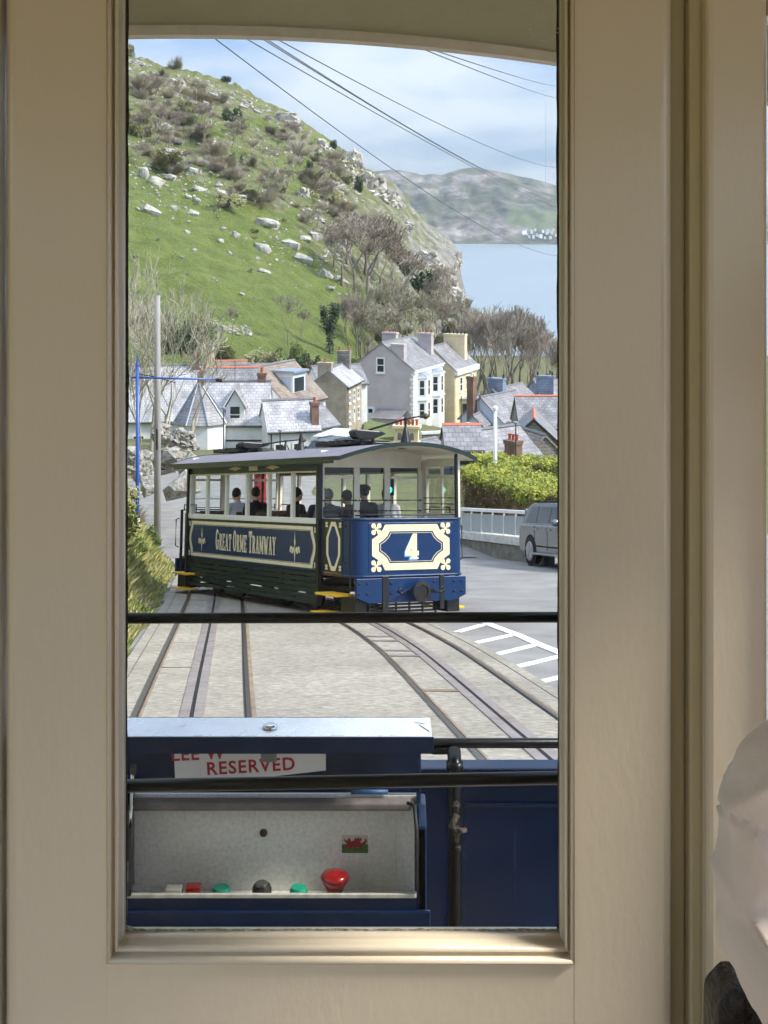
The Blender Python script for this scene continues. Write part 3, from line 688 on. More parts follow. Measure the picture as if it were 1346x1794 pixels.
# curved inner corner on the right
b = MB(); rr = .030; xc = cx(729)
for i in range(9):
    a = i/8*math.pi/2; b.v += [(xc-rr+rr*math.sin(a)+.0, BD-.001-rr+rr*math.cos(a), lip-.03), (xc-rr+rr*math.sin(a), BD-.001-rr+rr*math.cos(a), topz-.002)]
b.v += [(xc, CF+.004, lip-.03), (xc, CF+.004, cz(1455))]
for i in range(9): a = 2*i; b.f.append((a, a+1, a+3, a+2))
cpart('tray_side', b, M_INNER, smooth=True)
cpart('tray_flange', MB().box(cx(216), cx(722), BD-.026, BD-.0006, topz-.016, topz-.002), M_RIM, .004)
cpart('trim_strip', MB().tube([(cx(730), CF-.001, cz(1560)), (cx(730), CF-.001, cz(1452)), (cx(727), CF+.03, cz(1412, CF+.03)), (cx(716), CF+.05, topz+.006)], .0032, 8), M_DARKTRIM, smooth=True)
cpart('front_lip', MB().box(cx(216), cx(729), CF-.002, CF+.004, lip-.007, lip), pm('bare lip', S(186,184,176), .5, var=.15, vs=60), .0015)
# lid standing open behind the tray, its flange now on top
lid = cpart('lid', MB().box(cx(180), cx(738, BD), BD+.0005, BD+.014, topz+.004, cz(1257, BD+.01)), M_NAVY, .003)
fz = cz(1290); LB = -fz*F/(1257-HY)
M_LIDTOP = pm('lid top with painted sky sheen', S(228,234,240), .28, metal=.25, var=.06, vs=9, rvar=.06)  # blue lid top; its pale sky reflection is put into the colour
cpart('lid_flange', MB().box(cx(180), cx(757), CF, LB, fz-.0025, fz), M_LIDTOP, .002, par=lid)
cpart('lid_lip', MB().box(cx(180), cx(760), CF-.003, CF-.0004, cz(1320), fz-.0005), M_NAVY, .001, par=lid)
cpart('lock_barrel', MB().lathe([(.0105,0),(.0125,.0015),(.0115,.004),(.0085,.0065),(.0060,.007)], (cx(470), CF+.035, fz+.0004), 'z', 20), M_CHROME, smooth=False, par=lid)
cpart('lock_tongue', MB().box(cx(456), cx(484), CF+.010, CF+.013, cz(1340), cz(1318)), pm('zinc', S(130,130,130), .4, metal=.8), .001, par=lid)
cpart('hinge', MB().tube([(cx(615,BD), BD-.004, topz+.008), (cx(680,BD), BD-.004, topz+.008)], .004, 8), pm('blue tape', S(46,92,140), .5), smooth=True, par=lid)
rc_ = random.Random(12); b = MB()
for _ in range(70):                                  # chipped paint along the edges of the lid flange
    u_ = rc_.uniform(cx(214), cx(752)); e_ = rc_.random() < .5; y_ = (CF+.0015 if e_ else LB-.0015) + rc_.gauss(0,.0008); w_ = rc_.uniform(.001,.004); d_ = rc_.uniform(.0006,.002)
    b.add([(u_, y_, fz+.0004), (u_+w_, y_+rc_.uniform(-.0005,.0005), fz+.0004), (u_+w_*.7, y_+d_, fz+.0004), (u_+w_*.2, y_+d_*.8, fz+.0004)], [(0,1,2,3)])
for x0, y0, x1, y1 in ((cx(735),CF+.05,cx(752),CF+.02),(cx(728),CF+.06,cx(745),CF+.055),(cx(300),CF+.03,cx(316),CF+.05),(cx(250),CF+.02,cx(262),CF+.026)): b.add([(x0,y0,fz+.0005),(x1,y1,fz+.0005),(x1+.002,y1+.001,fz+.0005),(x0+.001,y0+.0015,fz+.0005)], [(0,1,2,3)])
tag(cpart('paint_chips', b, M_PUTTY, par=lid), kind='stuff')
# gas strut on the left
st = cpart('gas_strut', MB().tube([(cx(226), CF-.012, cz(1562)), (cx(230), CF-.008, cz(1445))], .0062, 12), M_DARKTRIM, smooth=True)
cpart('strut_rod', MB().tube([(cx(230), CF-.008, cz(1446)), (cx(233), CF-.002, cz(1352))], .0028, 10), M_CHROME, smooth=True, par=st)
cpart('strut_socket', MB().tube([(cx(233), CF-.002, cz(1354)), (cx(234), CF-.001, cz(1340))], .005, 10), M_WORN, smooth=True, par=st)
cpart('strut_label', MB().box(cx(224.5), cx(228.5), CF-.0192, CF-.0188, cz(1535), cz(1500)), pm('strut print', S(150,150,148), .6, var=.4, vs=400), par=st)
BF = lip-.040; yb = CF+.055
def by(py, d): return -(py-HY)/F*d
M_RED = pm('red plastic', S(158,14,20), .22, var=.1, coat=.5); M_GRN = pm('green plastic', S(10,150,120), .3, var=.1); M_WHT = pm('white plastic', S(206,204,196), .4)
M_ALU = pm('brushed metal', S(150,150,150), .35, metal=.9)
def hexb(name, pxc, w, h, mat, rnd_=True, par=None):
    x = cx(pxc, yb); r = w/2*yb/F
    if rnd_: return cpart(name, MB().lathe([(r*.96,0),(r,.002),(r,h*.8),(r*.82,h)], (x, yb, BF), 'z', 20), mat, smooth=False)
    return cpart(name, MB().box(x-r, x+r, yb-.010, yb+.010, BF, BF+h), mat, .0015)
hexb('push_button', 305, 28, .025, M_WHT, False); hexb('push_button', 339, 26, .028, M_RED, False)
o = hexb('push_button', 388, 33, .025, M_GRN); o = hexb('push_button', 523, 31, .025, M_GRN)
k = hexb('key_switch', 459, 34, .029, M_DARKTRIM); cpart('key_barrel', MB().lathe([(.0105,0),(.0105,.004),(.0085,.005)], (cx(459,yb), yb-.002, BF+.029), 'z', 16), M_ALU, par=k)
s_ = cpart('emergency_stop', MB().lathe([(.014,.016),(.018,.026),(.0232,.034),(.0238,.039),(.0205,.044),(.012,.0465),(.004,.049),(.0005,.0495)], (cx(587,yb), yb, BF+.003), 'z', 24), M_RED, smooth=True)
cpart('stop_collar', MB().lathe([(.0165,0),(.0165,.010),(.0125,.0105),(.0125,.018)], (cx(586,yb), yb, BF), 'z', 18), M_ALU, par=s_)
cpart('cap_screw', MB().lathe([(.0065,0),(.0062,-.003),(.003,-.0035)], (cx(462,BD), BD, cz(1459,BD)), 'y', 16), M_WORN)
cpart('cap_screw', MB().lathe([(.005,0),(.004,.004)], (cx(712,yb), yb+.02, BF), 'z', 12), M_WORN)
cpart('cap_screw', MB().lathe([(.005,0),(.004,.004)], (cx(236,yb), yb+.02, BF), 'z', 12), M_WORN)
# ---- paper reservation notice tucked in the lid
M_PAPER = pm('notice paper', S(226,222,222), .75, var=.04, vs=20); M_INK = pm('red ink', S(170,36,46), .7, var=.06)
PD = BD-.003
ntc = empty('paper_notice', P(437, 1365, PD), 0, 'white paper notice with red capitals RESERVED tucked inside the raised cabinet lid', 'notice')
o0 = P(437, 1365, PD)
b = MB(); pp = [P(x, yy_, PD) - o0 for x, yy_ in ((304,1300),(571,1300),(571,1350),(446,1364),(307,1367))]
b.add(pp + [v + Vector((0,.0006,0)) for v in pp], [(0,4,3,2,1),(5,6,7,8,9)] + [(i,(i+1)%5,5+(i+1)%5,5+i) for i in range(5)])
b.build('sheet', M_PAPER, ntc)
def text(name, s, size, mat, parent, M, bold=0.0, sx=1.0, space=1.0, th=.0002):
    cu = bpy.data.curves.new(name, 'FONT'); cu.body = s; cu.size = size; cu.offset = bold; cu.align_x = 'CENTER'; cu.extrude = th; cu.space_character = space; cu.resolution_u = 3
    o = bpy.data.objects.new(name, cu); COL.objects.link(o); dg = bpy.context.evaluated_depsgraph_get()
    me = bpy.data.meshes.new_from_object(o.evaluated_get(dg)); COL.objects.unlink(o); bpy.data.objects.remove(o)
    me.transform(M @ Matrix.Diagonal((sx, 1, 1, 1))); me.materials.clear()
    return put(name, me, mat, parent)
TX = Matrix.Rotation(R(90), 4, 'X')
def tl(px, py): v = P(px, py, PD-.0004) - o0; return Matrix.Translation(v)
text('lettering', 'RESERVED', .030, M_INK, ntc, tl(440, 1354) @ Matrix.Rotation(R(-4.5)*-1, 4, 'Y') @ TX if False else tl(440, 1353) @ Matrix.Rotation(R(-3.5), 4, 'Y') @ TX, .0006, 1.0, 1.13)
text('lettering', 'LEE W', .030, M_INK, ntc, tl(347, 1331) @ Matrix.Rotation(R(-2.5), 4, 'Y') @ TX, .0006, 1.0, 1.10)
# ---- little flag sticker on the tray back: white over green with a red dragon
fo = P(622, 1479, BD-.0012); fl = empty('flag_sticker', fo, 0, 'small flag sticker of white over green with a red dragon inside the cabinet', 'sticker')
w2, h2 = 23*BD/F, 15.5*BD/F
MB().box(-w2, w2, -.0003, 0, 0, h2).build('white_half', pm('sticker white', S(200,196,184), .5), fl)
MB().box(-w2, w2, -.0003, 0, -h2, -.00001).build('green_half', pm('sticker green', S(50,110,58), .5), fl)
drag = [(-20,-6),(-16,-3),(-14,1),(-17,4),(-20,8),(-18,9),(-15,6),(-12,8),(-10,11),(-8,9),(-7,5),(-2,6),(1,12),(4,9),(6,13),(8,9),(13,11),(11,6),(9,3),(13,2),(16,5),(18,4),(16,8),(20,9),(21,4),(18,0),(14,-2),(13,-6),(15,-9),(10,-9),(10,-5),(6,-4),(2,-5),(3,-10),(-1,-10),(-2,-5),(-6,-5),(-7,-10),(-11,-10),(-10,-5),(-13,-4),(-17,-8)]
b = MB(); u = 1.0*BD/F; n_ = len(drag)
b.add([(x*u, -.0006, z*u*1.05) for x, z in drag], [tuple(range(n_))]); b.build('dragon', pm('sticker red', S(140,26,32), .5), fl, fix=False)

# ---- the seat end and the seated passenger in the lilac grey jacket
M_OLD = pm('worn dark varnish', S(22,17,14), .4, var=.3, vs=14, bump=.8, bs=40, col2=S(92,72,50), thr=(.22,.42))
seat = empty('passenger_bench', (.55, 1.0, ZF), 0, 'dark worn wooden bench end beside the seated passenger', 'bench')
def sp(name, b, mat, bev=.01, smooth=False):
    b.v = [(v[0]-.55, v[1]-1.0, v[2]-ZF) for v in b.v]; return b.build(name, mat, seat, smooth, bev)
bx0, bz = (1232-CX)/F*1.30, -(1706-HY)/F*1.30
b = MB(); b.prism([(bx0, ZF), (bx0+.30, ZF), (bx0+.30, bz-.02), (bx0+.06, bz-.004), (bx0+.022, bz), (bx0+.006, bz-.018)], 1.27, 1.33, lambda u, v, w: Vector((u, w, v)))
sp('bench_end', b, M_OLD, .007)
sp('seat_board', MB().box(bx0+.03, XR-.02, .72, 1.269, ZF+.42, ZF+.46), M_OLD)
sp('back_board', MB().box(bx0+.31, XR-.02, 1.28, 1.32, ZF+.46, ZF+.74), M_OLD)
# ================================================================== TRAM CAR 4
HEAD = R(28.3)
TO = Vector(((722-CX)/F*22.9, 22.9, base(22.9)+.03))
tram = empty('tram_car', TO, 0, 'navy and cream tram car numbered 4 coming up the curved track', 'tram')
tram.rotation_euler = (Matrix.Rotation(-math.atan(SLOPE), 3, 'X') @ Matrix.Rotation(HEAD, 3, 'Z')).to_euler()
TM = Matrix.Translation(TO) @ (Matrix.Rotation(-math.atan(SLOPE), 4, 'X') @ Matrix.Rotation(HEAD, 4, 'Z'))
T_CREAM = pm('tram cream paint', S(236,229,210), .35, var=.04, vs=5)
T_BAND = pm('tram buff band paint', S(238,220,176), .4, var=.04, vs=5)
T_NAVY = pm('tram navy paint', S(8,46,88), .3, var=.08, vs=3, spec=.35)
T_SIDE = pm('tram side dark blue paint', S(22,50,84), .3, var=.08, vs=3, spec=.35)
T_GREEN = pm('tram dark green paint', S(24,42,38), .3, var=.08, vs=3)
T_BLK = pm('tram black paint', S(14,16,16), .4, var=.2, vs=9)
T_ROOF = pm('tram roof grey canvas', S(122,114,122), .55, var=.08, vs=4, bump=.2, bs=30)
T_INT = pm('tram interior varnish', S(118,92,62), .45, var=.15, vs=6, stretch=(1,1,.2))
T_STEP = pm('yellow step paint', S(250,190,44), .5, var=.08, vs=8)
T_GLASS = glassm('tram glass', (.93,.95,.94), .5)
HW, Y0, Y1 = 1.05, 1.40, 7.65
def tp(name, b, mat, bev=0, smooth=False, par=tram): return b.build(name, mat, par, smooth, bev)
tp('underframe', MB().box(-.98, .98, Y0-.05, Y1+.05, .62, .709).box(-.8, .8, .15, Y0, .55, .66).box(-.8, .8, Y1+.0, 8.3, .55, .66), T_BLK)
tp('floor', MB().box(-HW+.03, HW-.03, Y0, Y1, .71, .76), T_INT)
for s in (-1, 1):
    a, b_ = sorted((s*HW, s*(HW-.05)))
    side = tp('side_panel', MB().box(a, b_, Y0, Y1, .712, 1.50), T_SIDE, .004)
    tp('waist_rail', MB().box(a-.02 if s < 0 else a, b_ if s < 0 else b_+.02, Y0-.02, Y1+.02, 1.5025, 1.60), T_CREAM, .008)
    lb = tp('letterboard', MB().box(a, b_, Y0, Y1, 2.405, 2.56), T_SIDE, .003)
    tp('letterboard_bead', MB().box(a-.012 if s < 0 else a, b_ if s < 0 else b_+.012, Y0, Y1, 2.375, 2.404), T_CREAM, .004)
    for k in range(7):
        y = lerp(Y0, Y1, k/6); w = .085
        tp('window_pillar', MB().box(a-.008, b_+.008, min(y, Y1-w) if k else y, (min(y, Y1-w) if k else y)+w, 1.601, 2.374), T_CREAM, .006)
    if s < 0:
        fn = lambda u, v, w: Vector((-HW - w, u, v))          # u along the car (rear = larger), w proud of the panel
        # buff border with scalloped ends
        def outline(k):
            e0, e1, zb, zt = Y0+.10+k, Y1-.10-k, .755+k*.8, 1.455-k*.8
            def end(y, sg):
                zm = (zb+zt)/2; dz_ = (zt-zb)/2; pts = []
                for i in range(13):
                    t = -1 + 2*i/12; bul = .12*math.cos(t*math.pi/2)**2*1.0
                    pts.append((y - sg*(.0 + bul) + sg*.10, zm + t*dz_))
                return pts
            A = end(e0, 1); B = end(e1, -1)
            return A + list(reversed(B))
        po, pi_ = outline(0), outline(.075)
        b = MB(); b.ring(po, pi_, 0.0008, .004, fn); tp('panel_border', b, T_BAND, par=side)
        b = MB(); b.ring(outline(.088), outline(.096), 0.0008, .003, fn); tp('pin_line', b, T_BAND, par=side)
        tp('green_band', MB().box(-HW-.003, -HW+.01, Y0, Y1, 1.462, 1.501), T_GREEN, par=side)
        for k in range(1, 7): tp('panel_joint', MB().box(-HW-.0012, -HW+.001, Y0+k*.9-.004, Y0+k*.9+.004, .86, 1.36), T_BLK, par=side)
        # corner quatrefoils
        def foil(cy_, cz_, r, fn, par, mat=T_BAND):
            b = MB()
            for du, dv in ((-1,-1),(1,-1),(-1,1),(1,1)):
                b.prism([(cy_+du*r*.62+r*.5*math.cos(a), cz_+dv*r*.62+r*.5*math.sin(a)) for a in [2*math.pi*i/10 for i in range(10)]], .001, .004, fn)
            for g in (1, -1):
                d = r*.75; w = r*.14; b.prism([(cy_-d+w, cz_-g*d-g*w), (cy_+d+w, cz_+g*d-g*w), (cy_+d-w, cz_+g*d+g*w), (cy_-d-w, cz_-g*d+g*w)], .0012, .0046, fn)
            return tp('corner_foil', b, mat, par=par)
        for cy_ in (Y0+.09, Y1-.09):
            for cz_ in (.81, 1.40): foil(cy_, cz_, .045, fn, side)
        # ornaments: long cross with scrolls
        def orn(cy_, cz_, s_, fn, par):
            b = MB()
            b.prism([(cy_, cz_-1.0*s_), (cy_+.10*s_, cz_-.35*s_), (cy_, cz_), (cy_-.10*s_, cz_-.35*s_)], .001, .004, fn)
            b.prism([(cy_, cz_), (cy_+.12*s_, cz_+.35*s_), (cy_+.05*s_, cz_+.6*s_), (cy_, cz_+1.0*s_), (cy_-.05*s_, cz_+.6*s_), (cy_-.12*s_, cz_+.35*s_)], .001, .004, fn)
            for g in (-1, 1):
                for (du, dv, r) in ((.28,-.12,.17),(.62,-.05,.15),(.72,-.24,.10),(.40,-.30,.12)):
                    b.prism([(cy_+g*du*s_+r*s_*math.cos(a), cz_+dv*s_+r*s_*math.sin(a)) for a in [2*math.pi*i/10 for i in range(10)]], .001, .0035+.0004*(r*10), fn)
            return tp('scroll_ornament', b, T_BAND, par=par)
        orn(6.86, 1.10, .24, fn, side); orn(2.33, 1.08, .26, fn, side)
        # lettering: condensed slab serif capitals drawn as strokes
        GL = {}
        def bar(p, q, w): 
            p, q = Vector(p), Vector(q); t = (q-p).normalized(); n = Vector((-t.y, t.x))*w/2; return [p-n, q-n, q+n, p+n]
        def ell(cx_, cy_, rx, ry, w, wy, a0=0, a1=360, n=18):
            out = []
            for i in range(n):
                A, B = R(lerp(a0, a1, i/n)), R(lerp(a0, a1, (i+1)/n))
                out.append([(cx_+rx*math.cos(A), cy_+ry*math.sin(A)), (cx_+rx*math.cos(B), cy_+ry*math.sin(B)), (cx_+(rx-w)*math.cos(B), cy_+(ry-wy)*math.sin(B)), (cx_+(rx-w)*math.cos(A), cy_+(ry-wy)*math.sin(A))])
            return out
        V, H = .19, .10
        GL['E'] = [bar((.14,0),(.14,1),V), bar((0,.05),(.55,.05),H), bar((0,.95),(.55,.95),H), bar((.1,.5),(.42,.5),H), bar((.51,0),(.51,.26),.09), bar((.51,.76),(.51,1),.09)]
        GL['T'] = [bar((.3,0),(.3,1),V), bar((0,.95),(.6,.95),H), bar((.05,.72),(.05,1),.09), bar((.55,.72),(.55,1),.09), bar((.14,.04),(.46,.04),.08)]
        GL['R'] = [bar((.14,0),(.14,1),V), bar((0,.04),(.3,.04),.08)] + ell(.26,.74,.30,.26,.17,.10,-90,90,10) + [bar((.0,.95),(.28,.95),H), bar((.1,.51),(.3,.51),H), bar((.32,.5),(.52,.04),.17), bar((.42,.04),(.62,.04),.08)]
        GL['A'] = [bar((.08,0),(.30,1),.10), bar((.30,1),(.54,0),.19), bar((.16,.3),(.44,.3),.09), bar((0,.04),(.2,.04),.08), bar((.42,.04),(.66,.04),.08)]
        GL['O'] = ell(.31,.5,.31,.5,.19,.10)
        GL['G'] = ell(.31,.5,.31,.5,.19,.10,40,330) + [bar((.52,.06),(.52,.45),.16), bar((.36,.45),(.64,.45),.09)]
        GL['M'] = [bar((.10,0),(.10,1),.12), bar((.10,1),(.40,.15),.17), bar((.40,.15),(.66,1),.08), bar((.68,0),(.68,1),V), bar((0,.04),(.22,.04),.08), bar((.55,.04),(.82,.04),.08), bar((0,.96),(.16,.96),.08), bar((.6,.96),(.82,.96),.08)]
        GL['W'] = [bar((.06,1),(.26,0),.17), bar((.26,0),(.42,.9),.08), bar((.40,.9),(.60,0),.17), bar((.60,0),(.80,1),.08), bar((-.06,.96),(.2,.96),.08), bar((.66,.96),(.92,.96),.08)]
        GL['Y'] = [bar((.06,1),(.30,.45),.18), bar((.30,.45),(.54,1),.09), bar((.30,0),(.30,.5),V), bar((-.06,.96),(.2,.96),.08), bar((.42,.96),(.66,.96),.08), bar((.16,.04),(.44,.04),.08)]
        WD = {'E':.58,'T':.6,'R':.62,'A':.66,'O':.62,'G':.66,'M':.82,'W':.88,'Y':.6}
        lo = []; cur = 0
        for word in ('GREAT', 'ORME', 'TRAMWAY'):
            for i, ch in enumerate(word):
                h = 1.0 if i == 0 else .80; lo.append((ch, cur, h)); cur += WD[ch]*(1.0 if i == 0 else .86) + .10
            cur += .26
        sc_ = (6.09-3.16)/(cur-.36)
        b = MB()
        for kk, (ch, x0, h) in enumerate(lo):
            for q, poly_ in enumerate(GL[ch]):
                b.prism([(6.09 - (x0 + p_[0]*(1 if h == 1 else .86))*sc_, .915 + p_[1]*h*.40) for p_ in poly_], .001, .004 + .0003*(q % 7), fn)
        tp('lettering', b, T_BAND, par=side)
        # two small scrolls and a plate on the letterboard
        for cy_ in (5.15, 3.35):
            b = MB(); b.prism([(cy_-.34, 2.485), (cy_-.12, 2.515), (cy_, 2.54), (cy_+.12, 2.515), (cy_+.34, 2.485), (cy_+.12, 2.465), (cy_, 2.445), (cy_-.12, 2.465)], .001, .004, fn); tp('scroll_ornament', b, T_BAND, par=lb)
        tp('number_plate', MB().box(-HW-.004, -HW-.0006, 4.05, 4.46, 2.44, 2.535), T_CREAM, par=lb)
# slatted skirt between the wheels
for s in (-1, 1):
    for k in range(6):
        z = .16 + k*.092; x = s*(HW-.03)
        tp('skirt_slat', MB().box(min(x, x-s*.03), max(x, x-s*.03), Y0-.02, Y1+.02, z, z+.072), T_GREEN, .003)
    for k in range(5):
        y = lerp(Y0+.1, Y1-.1, k/4); tp('slat_bracket', MB().box(min(s*(HW-.061), s*(HW-.09)), max(s*(HW-.061), s*(HW-.09)), y-.03, y+.03, .14, .70), T_BLK)
# wheels
for y in (2.5, 3.7, 5.9, 7.1):
    for s in (-1, 1):
        w = tp('wheel', MB().lathe([(.05,-.06),(.30,-.06),(.33,-.05),(.33,-.02),(.30,0),(.30,.05),(.05,.06)], (s*.55, y, .31), 'x', 24), T_BLK)
for y in (3.1, 6.5): tp('truck_frame', MB().box(-.75, .75, y-.95, y+.95, .30, .42), T_BLK, .02)
# corner posts, platform bulkheads
for yb_, sg in ((Y0, -1), (Y1, 1)):
    y = yb_ + (sg*.06 if sg > 0 else -.06)
    for s in (-1, 1):
        tp('corner_post', MB().box(s*HW-.045, s*HW+.045, min(yb_, y)-.03, max(yb_, y), .16, 2.60), T_CREAM if (s > 0 and sg < 0) else T_BLK, .008)
    ya, yc = sorted((yb_, yb_+sg*.045)); yc -= .0
    if sg < 0: ya, yc = yb_+.001, yb_+.046
    else: ya, yc = yb_-.046, yb_-.001
    bh = tp('bulkhead', MB().box(-.999, .999, ya, yc, .76, 1.60), T_CREAM)
    tp('bulkhead_head', MB().box(-.999, .999, ya, yc, 2.46, 2.75), T_CREAM, .003)
    for x0, x1 in ((-.999,-.93),(-.36,-.245),(.245,.36),(.93,.999)):
        tp('bulkhead_post', MB().box(x0, x1, ya-.004, yc+.004, 1.6005, 2.4595), T_CREAM, .006)
    for x0, x1 in ((-.93,-.36),(.36,.93)):
        tp('transom', MB().box(x0, x1, ya, yc, 2.27, 2.315), T_CREAM, .004)
    for x0 in (-.372, .364): tp('door_seam', MB().box(x0, x0+.008, ya-.0055, ya-.0042, .78, 2.46), T_INT)
    for x0, x1 in ((-.93,-.36),(-.245,.245),(.36,.93)):
        tp('pane', MB().box(x0, x1, yb_-sg*.025-.002, yb_-sg*.025+.002, 1.60, 2.46), T_GLASS)
        for z in (1.72, 1.90):
            yy = ya-.04 if sg < 0 else yc+.04
            tp('guard_bar', MB().tube([(x0-.04, yy, z), (x1+.04, yy, z)], .009, 6), T_BLK)
            for xx in (x0-.03, x1+.018): tp('bar_bracket', MB().box(xx, xx+.012, min(yy, ya), max(yy, ya), z-.012, z+.012), T_BLK)
# roof: cambered canvas, fascia, soffit, end arches
RY0, RY1 = -.12, 8.38
def rz_(x): return 2.85 - .24*(x/1.32)**2
n = 24; rx = [lerp(-1.32, 1.32, i/n) for i in range(n+1)]
b = MB()
def ry(x, y0): return y0 + (.16*(x/1.32)**4 if y0 < 1 else -.3*(x/1.32)**4)
for j, yv in enumerate((RY0, 1.0, 3, 5, 7.5, RY1)):
    for x in rx: b.v.append((x, ry(x, yv) if j in (0, 5) else yv, rz_(x)))
for j in range(5):
    for i in range(n): a = j*(n+1)+i; b.f.append((a, a+1, a+n+2, a+n+1))
roof = tp('roof', b, T_ROOF, smooth=True)
b = MB()
for j, yv in enumerate((RY0, 1.0, 3, 5, 7.5, RY1)):
    for x in rx: b.v.append((x*.995, ry(x, yv) if j in (0, 5) else yv, rz_(x)-.04))
for j in range(5):
    for i in range(n): a = j*(n+1)+i; b.f.append((a, a+n+1, a+n+2, a+1))
tp('soffit', b, T_CREAM, smooth=True, par=roof)
b = MB(); outl = [(x, ry(x, RY0)) for x in rx] + [(1.32, 2)] + [(1.32, 6.5)] + [(x, ry(x, RY1)) for x in reversed(rx)] + [(-1.32, 6.5), (-1.32, 2)]
m_ = len(outl)
for (x, y) in outl: z = rz_(x); b.v += [(x*1.006, y if abs(x) > 1.2 or True else y, z+.012), (x*1.006, y, z-.055)]
b.v += [(v[0]*.985, v[1] + (.03 if v[1] < 4 else -.03), v[2]) for v in list(b.v)]
for i in range(m_):
    j = (i+1) % m_; b.f += [(2*i, 2*j, 2*j+1, 2*i+1), (2*m_+2*i, 2*m_+2*i+1, 2*m_+2*j+1, 2*m_+2*j), (2*i+1, 2*j+1, 2*m_+2*j+1, 2*m_+2*i+1), (2*i, 2*m_+2*i, 2*m_+2*j, 2*j)]
tp('roof_edge', b, T_GREEN, par=roof)
for s in (-1, 1):
    tp('gutter_board', MB().box(min(s*1.328, s*1.30), max(s*1.328, s*1.30), .3, 7.9, rz_(1.32)-.10, rz_(1.32)-.056), T_GREEN, .004, par=roof)
# roof gear: trestle board, pivot cone and trolley boom with collector, front and rear
for yo, up in ((1.2, 1.0), (6.3, .45)):
    z0 = rz_(.2)
    gear = tp('trestle_board', MB().box(-.40, .42, yo+.3, yo+1.7, z0+.015, z0+.07), T_BLK, .01, par=roof)
    for k in range(5): tp('trestle_slat', MB().box(-.44, .46, yo+.42+k*.28, yo+.50+k*.28, z0+.071, z0+.10), T_BLK, par=roof)
    tp('pivot_cone', MB().lathe([(.13, z0-.06), (.10, z0+.03), (.05, z0+.20*up+.04), (.022, z0+.28*up+.05), (.018, z0+.36*up+.06), (.034, z0+.37*up+.06), (.034, z0+.42*up+.06), (.01, z0+.43*up+.06)], (.45, yo-.2, 0), 'z', 14), T_BLK, par=roof)
    tp('trolley_boom', MB().tube([(.76, yo-.30, z0+.46*up+.06), (.45, yo-.2, z0+.41*up+.05), (.15, yo+.05, z0+.30*up+.05), (-.08, yo+.2, z0+.22*up+.05)], [.012,.016,.018,.02], 8), T_BLK, par=roof)
    tp('collector_head', MB().lathe([(.012,-.05),(.05,-.02),(.055,.02),(.02,.07)], (.79, yo-.31, z0+.46*up+.05), 'x', 12), pm('brass', S(96,78,44), .5, metal=.5, var=.2), par=roof)
    b = MB(); b.prism([(-.42,.26),(-.36,.30),(.16,.27),(.24,.23),(.08,.17),(-.06,.12),(-.30,.12),(-.38,.17)], yo+.10, yo+.34, lambda u, v, w: Vector((u, w, z0+(v-.02)*(.6+.4*up)))); tp('counterweight', b, T_BLK, .02, par=roof)
    for x0 in (-.22, .0): tp('trestle_leg', MB().box(x0, x0+.04, yo+.2, yo+.24, z0-.02, z0+.13), T_BLK, par=roof)
tp('bell_stand', MB().lathe([(.09, rz_(.5)-.02), (.05, rz_(.5)+.12), (.02, rz_(.5)+.30)], (-.55, 3.2, 0), 'z', 10), T_BLK, par=roof)
tp('bell_arm', MB().box(-.66,-.44, 3.185, 3.215, rz_(.5)+.30, rz_(.5)+.325), T_BLK, par=roof)
